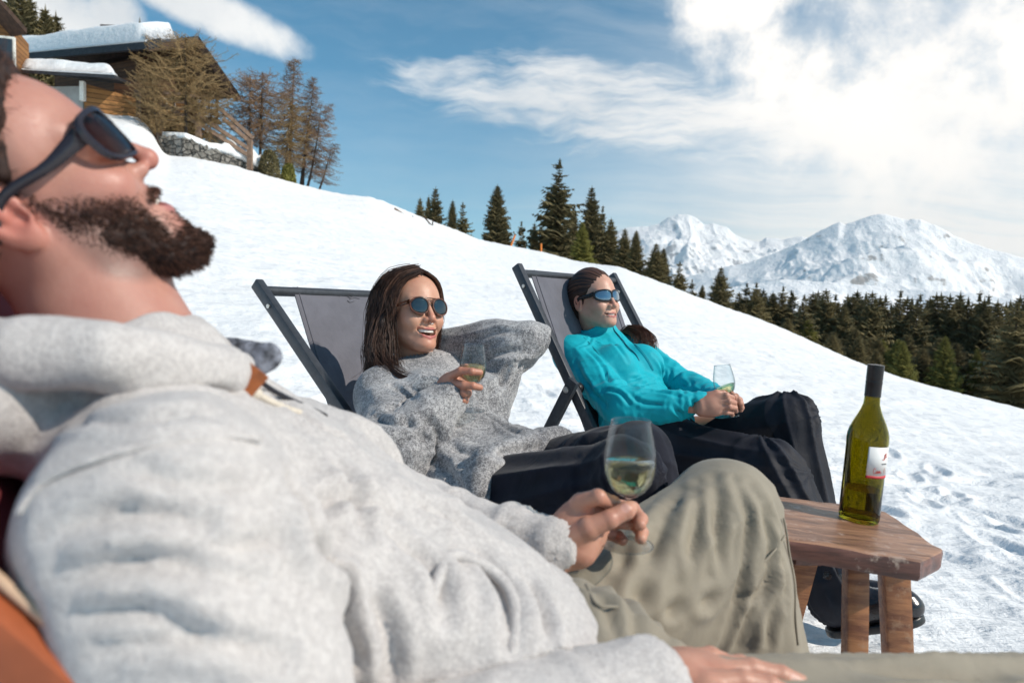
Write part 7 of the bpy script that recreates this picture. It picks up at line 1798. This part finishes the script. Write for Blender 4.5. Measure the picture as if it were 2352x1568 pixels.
    mesh('collar_lining', garment(lambda p: capo(p, P(500, 815, 0.70), P(612, 822, 0.675), 0.020, 0.016, CF, 0.6), V, lambda V: 0.003*vnoise(V, 60.0, 2)), F, simple('blue_check_lining', (0.17, 0.18, 0.215), 0.8, 0, 0.7, 90), ho)
    # ---- trousers
    def trou(p):
        d = ell(p, hip-ax*0.01, (0.150, 0.120, 0.14), Rt)
        d = smin(d, chain(p, [hl, hl+(kl-hl)*0.55+CU*0.0, kl], [0.090, 0.088, 0.080]), 0.03)
        d = smin(d, cap(p, kl, al, 0.082, 0.082), 0.03)
        d = smin(d, capo(p, hl+(kl-hl)*0.35-CU*0.05, kl+(al-kl)*0.35-CR*0.03, 0.085, 0.075, CF, 1.0), 0.05)
        d = smin(d, chain(p, [hr, kr, ar], [0.098, 0.080, 0.075]), 0.03)
        return smax(d, -plane(p, P(1230, 1400, 0.73), ax), 0.02)
    V, F = surface(trou, *box_of([hr, hl, kr, kl, ar, al, hip], 0.13), 0.0048)
    def dt(V):
        w1 = bonew(V, hl, kl, 0.17); w2 = bonew(V, kl, al, 0.14)
        r = 0.004*drape(V, hl, kl, 9, 43, 3.0)*w1 + 0.003*folds_across(V, hl, kl, 0.2, 44, 0.06)*w1
        r = r + 0.004*drape(V, kl, al, 9, 47, -2.0)*w2*(1-0.7*w1) + 0.003*folds_across(V, kl, al, 0.16, 49, 0.05)*w2
        r = r + 0.008*drape(V, hr, kr, 12, 53)*bonew(V, hr, kr, 0.15)
        return r*np.clip(np.linalg.norm(V-kl-CU*0.06, axis=1)/0.08-0.35, 0.10, 1)
    CRS = [([(1570, 1130), (1505, 1240), (1470, 1370), (1480, 1500)], 0.0117, 0.0108), ([(1605, 1110), (1590, 1250), (1545, 1400), (1520, 1520)], 0.0090, 0.0082), ([(1640, 1100), (1645, 1230), (1625, 1380), (1590, 1520)], 0.0099, 0.0096), ([(1685, 1105), (1715, 1200), (1700, 1330), (1640, 1500)], 0.0081, 0.0072), ([(1725, 1120), (1765, 1220), (1765, 1330), (1700, 1480)], 0.0099, 0.0085), ([(1755, 1150), (1790, 1250), (1800, 1400)], 0.0054, 0.0036),
           ([(1400, 1330), (1450, 1400), (1480, 1520)], 0.0090, 0.0060), ([(1330, 1340), (1400, 1400), (1430, 1500)], 0.0081, 0.0050), ([(1520, 1180), (1430, 1290), (1350, 1350)], 0.0081, 0.0049), ([(1760, 1290), (1720, 1400), (1680, 1500)], 0.0054, 0.0045), ([(1800, 1330), (1770, 1420), (1760, 1500)], 0.0081, 0.0072), ([(1690, 1380), (1740, 1360), (1790, 1290)], 0.0063, 0.0053), ([(1900, 1520), (2050, 1530), (2300, 1560)], 0.0126, 0.0064)]
    mesh('trousers', garment(trou, V, lambda V: dt(V)+creases(V, trou, CRS, 0.3, 1.6)), F, M_khaki, root)
    for ln in ([(1798, 1228), (1775, 1262), (1748, 1290), (1715, 1300)], [(1795, 1190), (1812, 1290), (1822, 1400), (1828, 1480)], [(1345, 1350), (1370, 1395), (1420, 1400)]):
        q = [hit(trou, u, v, 0.3, 1.6) for u, v in ln]; q = [x for x in q if x is not None]
        if len(q) > 2: MB().tube(snap_to(spline(q, 26), trou, 0.003), 0.0017, 5).build('seam', M_khaki, root, smooth=True)
    glasses(h, 'sunglasses', 'dark square-framed sunglasses on the bearded man looking up', 1.0, (simple('dark_glasses_frame', (0.022, 0.018, 0.024), 0.18), thin_glass('smoky_lens', (0.46, 0.38, 0.33))), zc=-0.003, ew=0.0295, eh=0.0245, gap=0.0345, x0=0.106, wrap=5.0, tube=0.0021, thick=0.0026, templeh=0.0050, pw=3.4, tear=0.22, hinge=0.006)
    wine_glass(P(1441, 1252, 0.868), np.array([-0.012, -0.035, 1]), 'large blurred wine glass held by its stem in the hand of the bearded man', 0.47, 1.0)
    return root
def beard_thick(q):
    """beard depth (metres) at head-space points"""
    qs = ysym(q); x, y, z = q[:, 0], qs[:, 1], q[:, 2]
    # upper border: sideburn -> cheek -> mouth corner
    line = np.interp(x, [-0.02, 0.012, 0.030, 0.050, 0.066, 0.078, 0.13], [0.03, 0.004, -0.018, -0.031, -0.042, -0.050, -0.060])
    m = np.clip((line-z)/0.010, 0, 1)*np.clip((x-0.004)/0.012, 0, 1)
    t = m*(0.0016 + 0.0012*np.clip((-0.02-z)/0.02,0,1) + 0.005*np.clip((-0.060-z)/0.03, 0, 1) + 0.013*np.clip((-0.100-z)/0.02, 0, 1)*np.clip((x-0.015)/0.05, 0, 1) - 0.0025*np.clip((x-0.075)/0.01, 0, 1))
    # keep the lips and the skin beside the nose free
    lipz = cap(qs, (0.092, 0.0, -0.0755), (0.080, 0.022, -0.0755), 0.0, 0.0); t = t*np.clip((lipz-0.0115)/0.005, 0, 1)*(1-0.85*np.clip((x-0.064)/0.012, 0, 1)*np.clip((z+0.134)/0.020, 0, 1))
    # moustache
    mo = cap(qs, (0.098, 0.004, -0.0600), (0.083, 0.026, -0.0690), 0.0, 0.0); t = np.maximum(t, np.clip(1-mo/0.0075, 0, 1)*0.0022)
    mo2 = cap(qs, (0.083, 0.027, -0.068), (0.078, 0.031, -0.095), 0.0, 0.0); t = np.maximum(t, np.clip(1-mo2/0.010, 0, 1)*0.005)
    # neckline
    low = np.interp(x, [-0.02, -0.002, 0.03, 0.05, 0.09], [-0.06, -0.084, -0.124, -0.142, -0.160]); t = t*np.clip((z-low)/0.008, 0, 1)
    return t
def beard_soft(q):
    qs = ysym(q); x, z = q[:, 0], q[:, 2]
    line = np.interp(x, [-0.02, 0.012, 0.030, 0.050, 0.066, 0.078, 0.13], [0.03, 0.006, -0.014, -0.027, -0.038, -0.047, -0.056])
    low = np.interp(x, [-0.02, -0.002, 0.03, 0.05, 0.09], [-0.06, -0.084, -0.124, -0.142, -0.160])
    b = np.clip((line-z)/0.026, 0, 1)*np.clip((x-0.002)/0.014, 0, 1)*np.clip((z-low+0.004)/0.014, 0, 1)
    lipz = cap(qs, (0.092, 0.0, -0.0755), (0.080, 0.022, -0.0755), 0.0, 0.0); b = b*np.clip((lipz-0.0100)/0.004, 0, 1)*(1-0.80*np.clip((x-0.074)/0.006, 0, 1)*np.clip((z+0.112)/0.010, 0, 1))
    mo = cap(qs, (0.098, 0.004, -0.0600), (0.083, 0.026, -0.0690), 0.0, 0.0); return np.maximum(b, np.clip(1.4-mo/0.0062, 0, 1))
# ================================================================== put it together
deck_chair(P(1187, 610, 2.25), (0.76, -0.65), 0.58, math.radians(57.7), 'dark metal deck chair with grey canvas under the woman in turquoise', piv=0.34, front=0.62, fheight=0.45, inset=0.045)
root1, W1, CV, cn_, cm_ = deck_chair(P(590, 650, 1.85), (0.85, -0.527), 0.55, math.radians(43.5), 'dark metal deck chair with grey canvas under the laughing woman in grey', piv=0.335, inset=0.10)
woman_cyan(); woman_grey(); man()
# faint bird emblem printed near the top of the left chair's canvas
CVa = np.array(CV)[:cn_*cm_]; rel = CVa-EYE; dz_ = rel@CF; uu = 1176+FPX*(rel@CR)/dz_; vv = 784-FPX*(rel@CU)/dz_
cvo = [o for o in root1.children if o.name.startswith('canvas')][0]; em = MB()
def on_canvas(u, v):
    i = int(np.argmin((uu-u)**2+(vv-v)**2)); r, c = min(i//cn_, cm_-2), min(i % cn_, cn_-2); i = r*cn_+c
    n_ = np.cross(CVa[i+1]-CVa[i], CVa[i+cn_]-CVa[i]); n_ /= np.linalg.norm(n_); d = P(u, v, 1.0)-EYE; p = EYE+d*(((CVa[i]-EYE)@n_)/(d@n_)); return p-d/np.linalg.norm(d)*0.002
for stv in ([(776, 675), (788, 671), (801, 680)], [(801, 680), (815, 671), (836, 674)], [(779, 680), (792, 677), (803, 684)], [(803, 684), (820, 677), (833, 680)], [(803, 687), (814, 684), (826, 686)], [(798, 690), (804, 694), (814, 691)]):
    em.tube(spline([on_canvas(*q) for q in stv], 12), 0.0011, 5)
em.build('emblem', simple('faded_print', (0.085, 0.085, 0.10), 0.9), cvo, smooth=True)
# the man's own deck chair, only its near side rail and canvas edge in the picture
M_flare_orange = simple('flare_orange_rail', (0.30, 0.075, 0.025), 0.6, 0, 0.15, 20)  # orange lens flare over the rail, painted in as its colour
M_flare_red = cloth_mat('flare_red_canvas', (0.17, 0.03, 0.035), 0.85, 1200, 0.0003)  # dark canvas given the red of the light leak as base colour
M_pipe = simple('cream_piping', (0.62, 0.42, 0.28), 0.7)
mc = empty('deck_chair', (P(300, 1400, 0.5)[0], P(300, 1400, 0.5)[1], 0.0), 'deck chair with a rail coloured by orange lens flare under the bearded man', 'deck chair', 'deck chairs on the snow')
a = P(-420, 985, 0.36); b = P(520, 1800, 0.37); up_ = np.cross(b-a, CF); up_ /= np.linalg.norm(up_); up_ = up_ if up_[2] > 0 else -up_
dirr = (b-a)/np.linalg.norm(b-a); a2 = a-dirr*0.25; b2 = b+dirr*((b[2]+0.02)/-dirr[2])
o = MB().beam(a2-up_*0.036, b2-up_*0.036, 0.03, 0.068, up_, 0.006).build('rail', M_flare_orange, mc); autosmooth(o, 40)
MB().tube([a2+up_*0.003, b2+up_*0.003], 0.0032, 8).build('piping', M_pipe, mc, smooth=True)
far = (P(735, 1075, 0.81)-P(370, 1190, 0.44)); far /= np.linalg.norm(far)
V = []; nn = 24
for t0 in (0, -0.003):
    for i in range(nn):
        for j in range(10):
            s = i/(nn-1); q = a2*(1-s)+(a2+dirr*1.15)*s; V.append(q+far*(0.56*j/9)-up_*(0.075*math.sin(PI*j/9)*math.sin(PI*s)-t0)-up_*0.004)
A_ = nn*10; F = []
for s0, fl in ((0, 1), (A_, -1)):
    for i in range(nn-1):
        for j in range(9): F.append((s0+i*10+j, s0+(i+1)*10+j, s0+(i+1)*10+j+1, s0+i*10+j+1)[::fl])
for i in range(nn-1):
    for j in (0, 9): F.append((i*10+j, (i+1)*10+j, A_+(i+1)*10+j, A_+i*10+j))
mesh('canvas', np.array(V), F, M_flare_red, mc)
for off_ in (far*0.0-far*0.03, far*0.61): o = MB().beam(a+dirr*0.45+off_-up_*0.03, np.array([a[0]-0.05, a[1]+0.02, 0.0])+off_, 0.03, 0.045, far, 0.004).build('strut', M_flare_orange, mc)
o = MB().beam(a2-up_*0.036+far*0.58, b2-up_*0.036+far*0.58, 0.03, 0.06, up_, 0.006).build('rail', M_flare_orange, mc); autosmooth(o, 40)

# ---- the air: pale haze out to the far ranges
hz = mesh('haze', np.array([(x, y, z) for x in (-9000, 9500) for y in (-2500, 11000) for z in (-420, 1750)], float), [(0, 1, 3, 2), (4, 6, 7, 5), (0, 4, 5, 1), (2, 3, 7, 6), (0, 2, 6, 4), (1, 5, 7, 3)], None, smooth=False)
hz['kind'] = 'stuff'
mh = bpy.data.materials.new('haze'); mh.use_nodes = True; th = mh.node_tree; th.nodes.clear(); oh = th.nodes.new('ShaderNodeOutputMaterial'); vh = th.nodes.new('ShaderNodeVolumePrincipled')
vh.inputs['Color'].default_value = (0.97, 0.97, 0.98, 1); vh.inputs['Density'].default_value = 0.5e-4; vh.inputs['Anisotropy'].default_value = 0.25; th.links.new(vh.outputs[0], oh.inputs['Volume']); hz.data.materials.append(mh)
sc.cycles.volume_bounces = 0
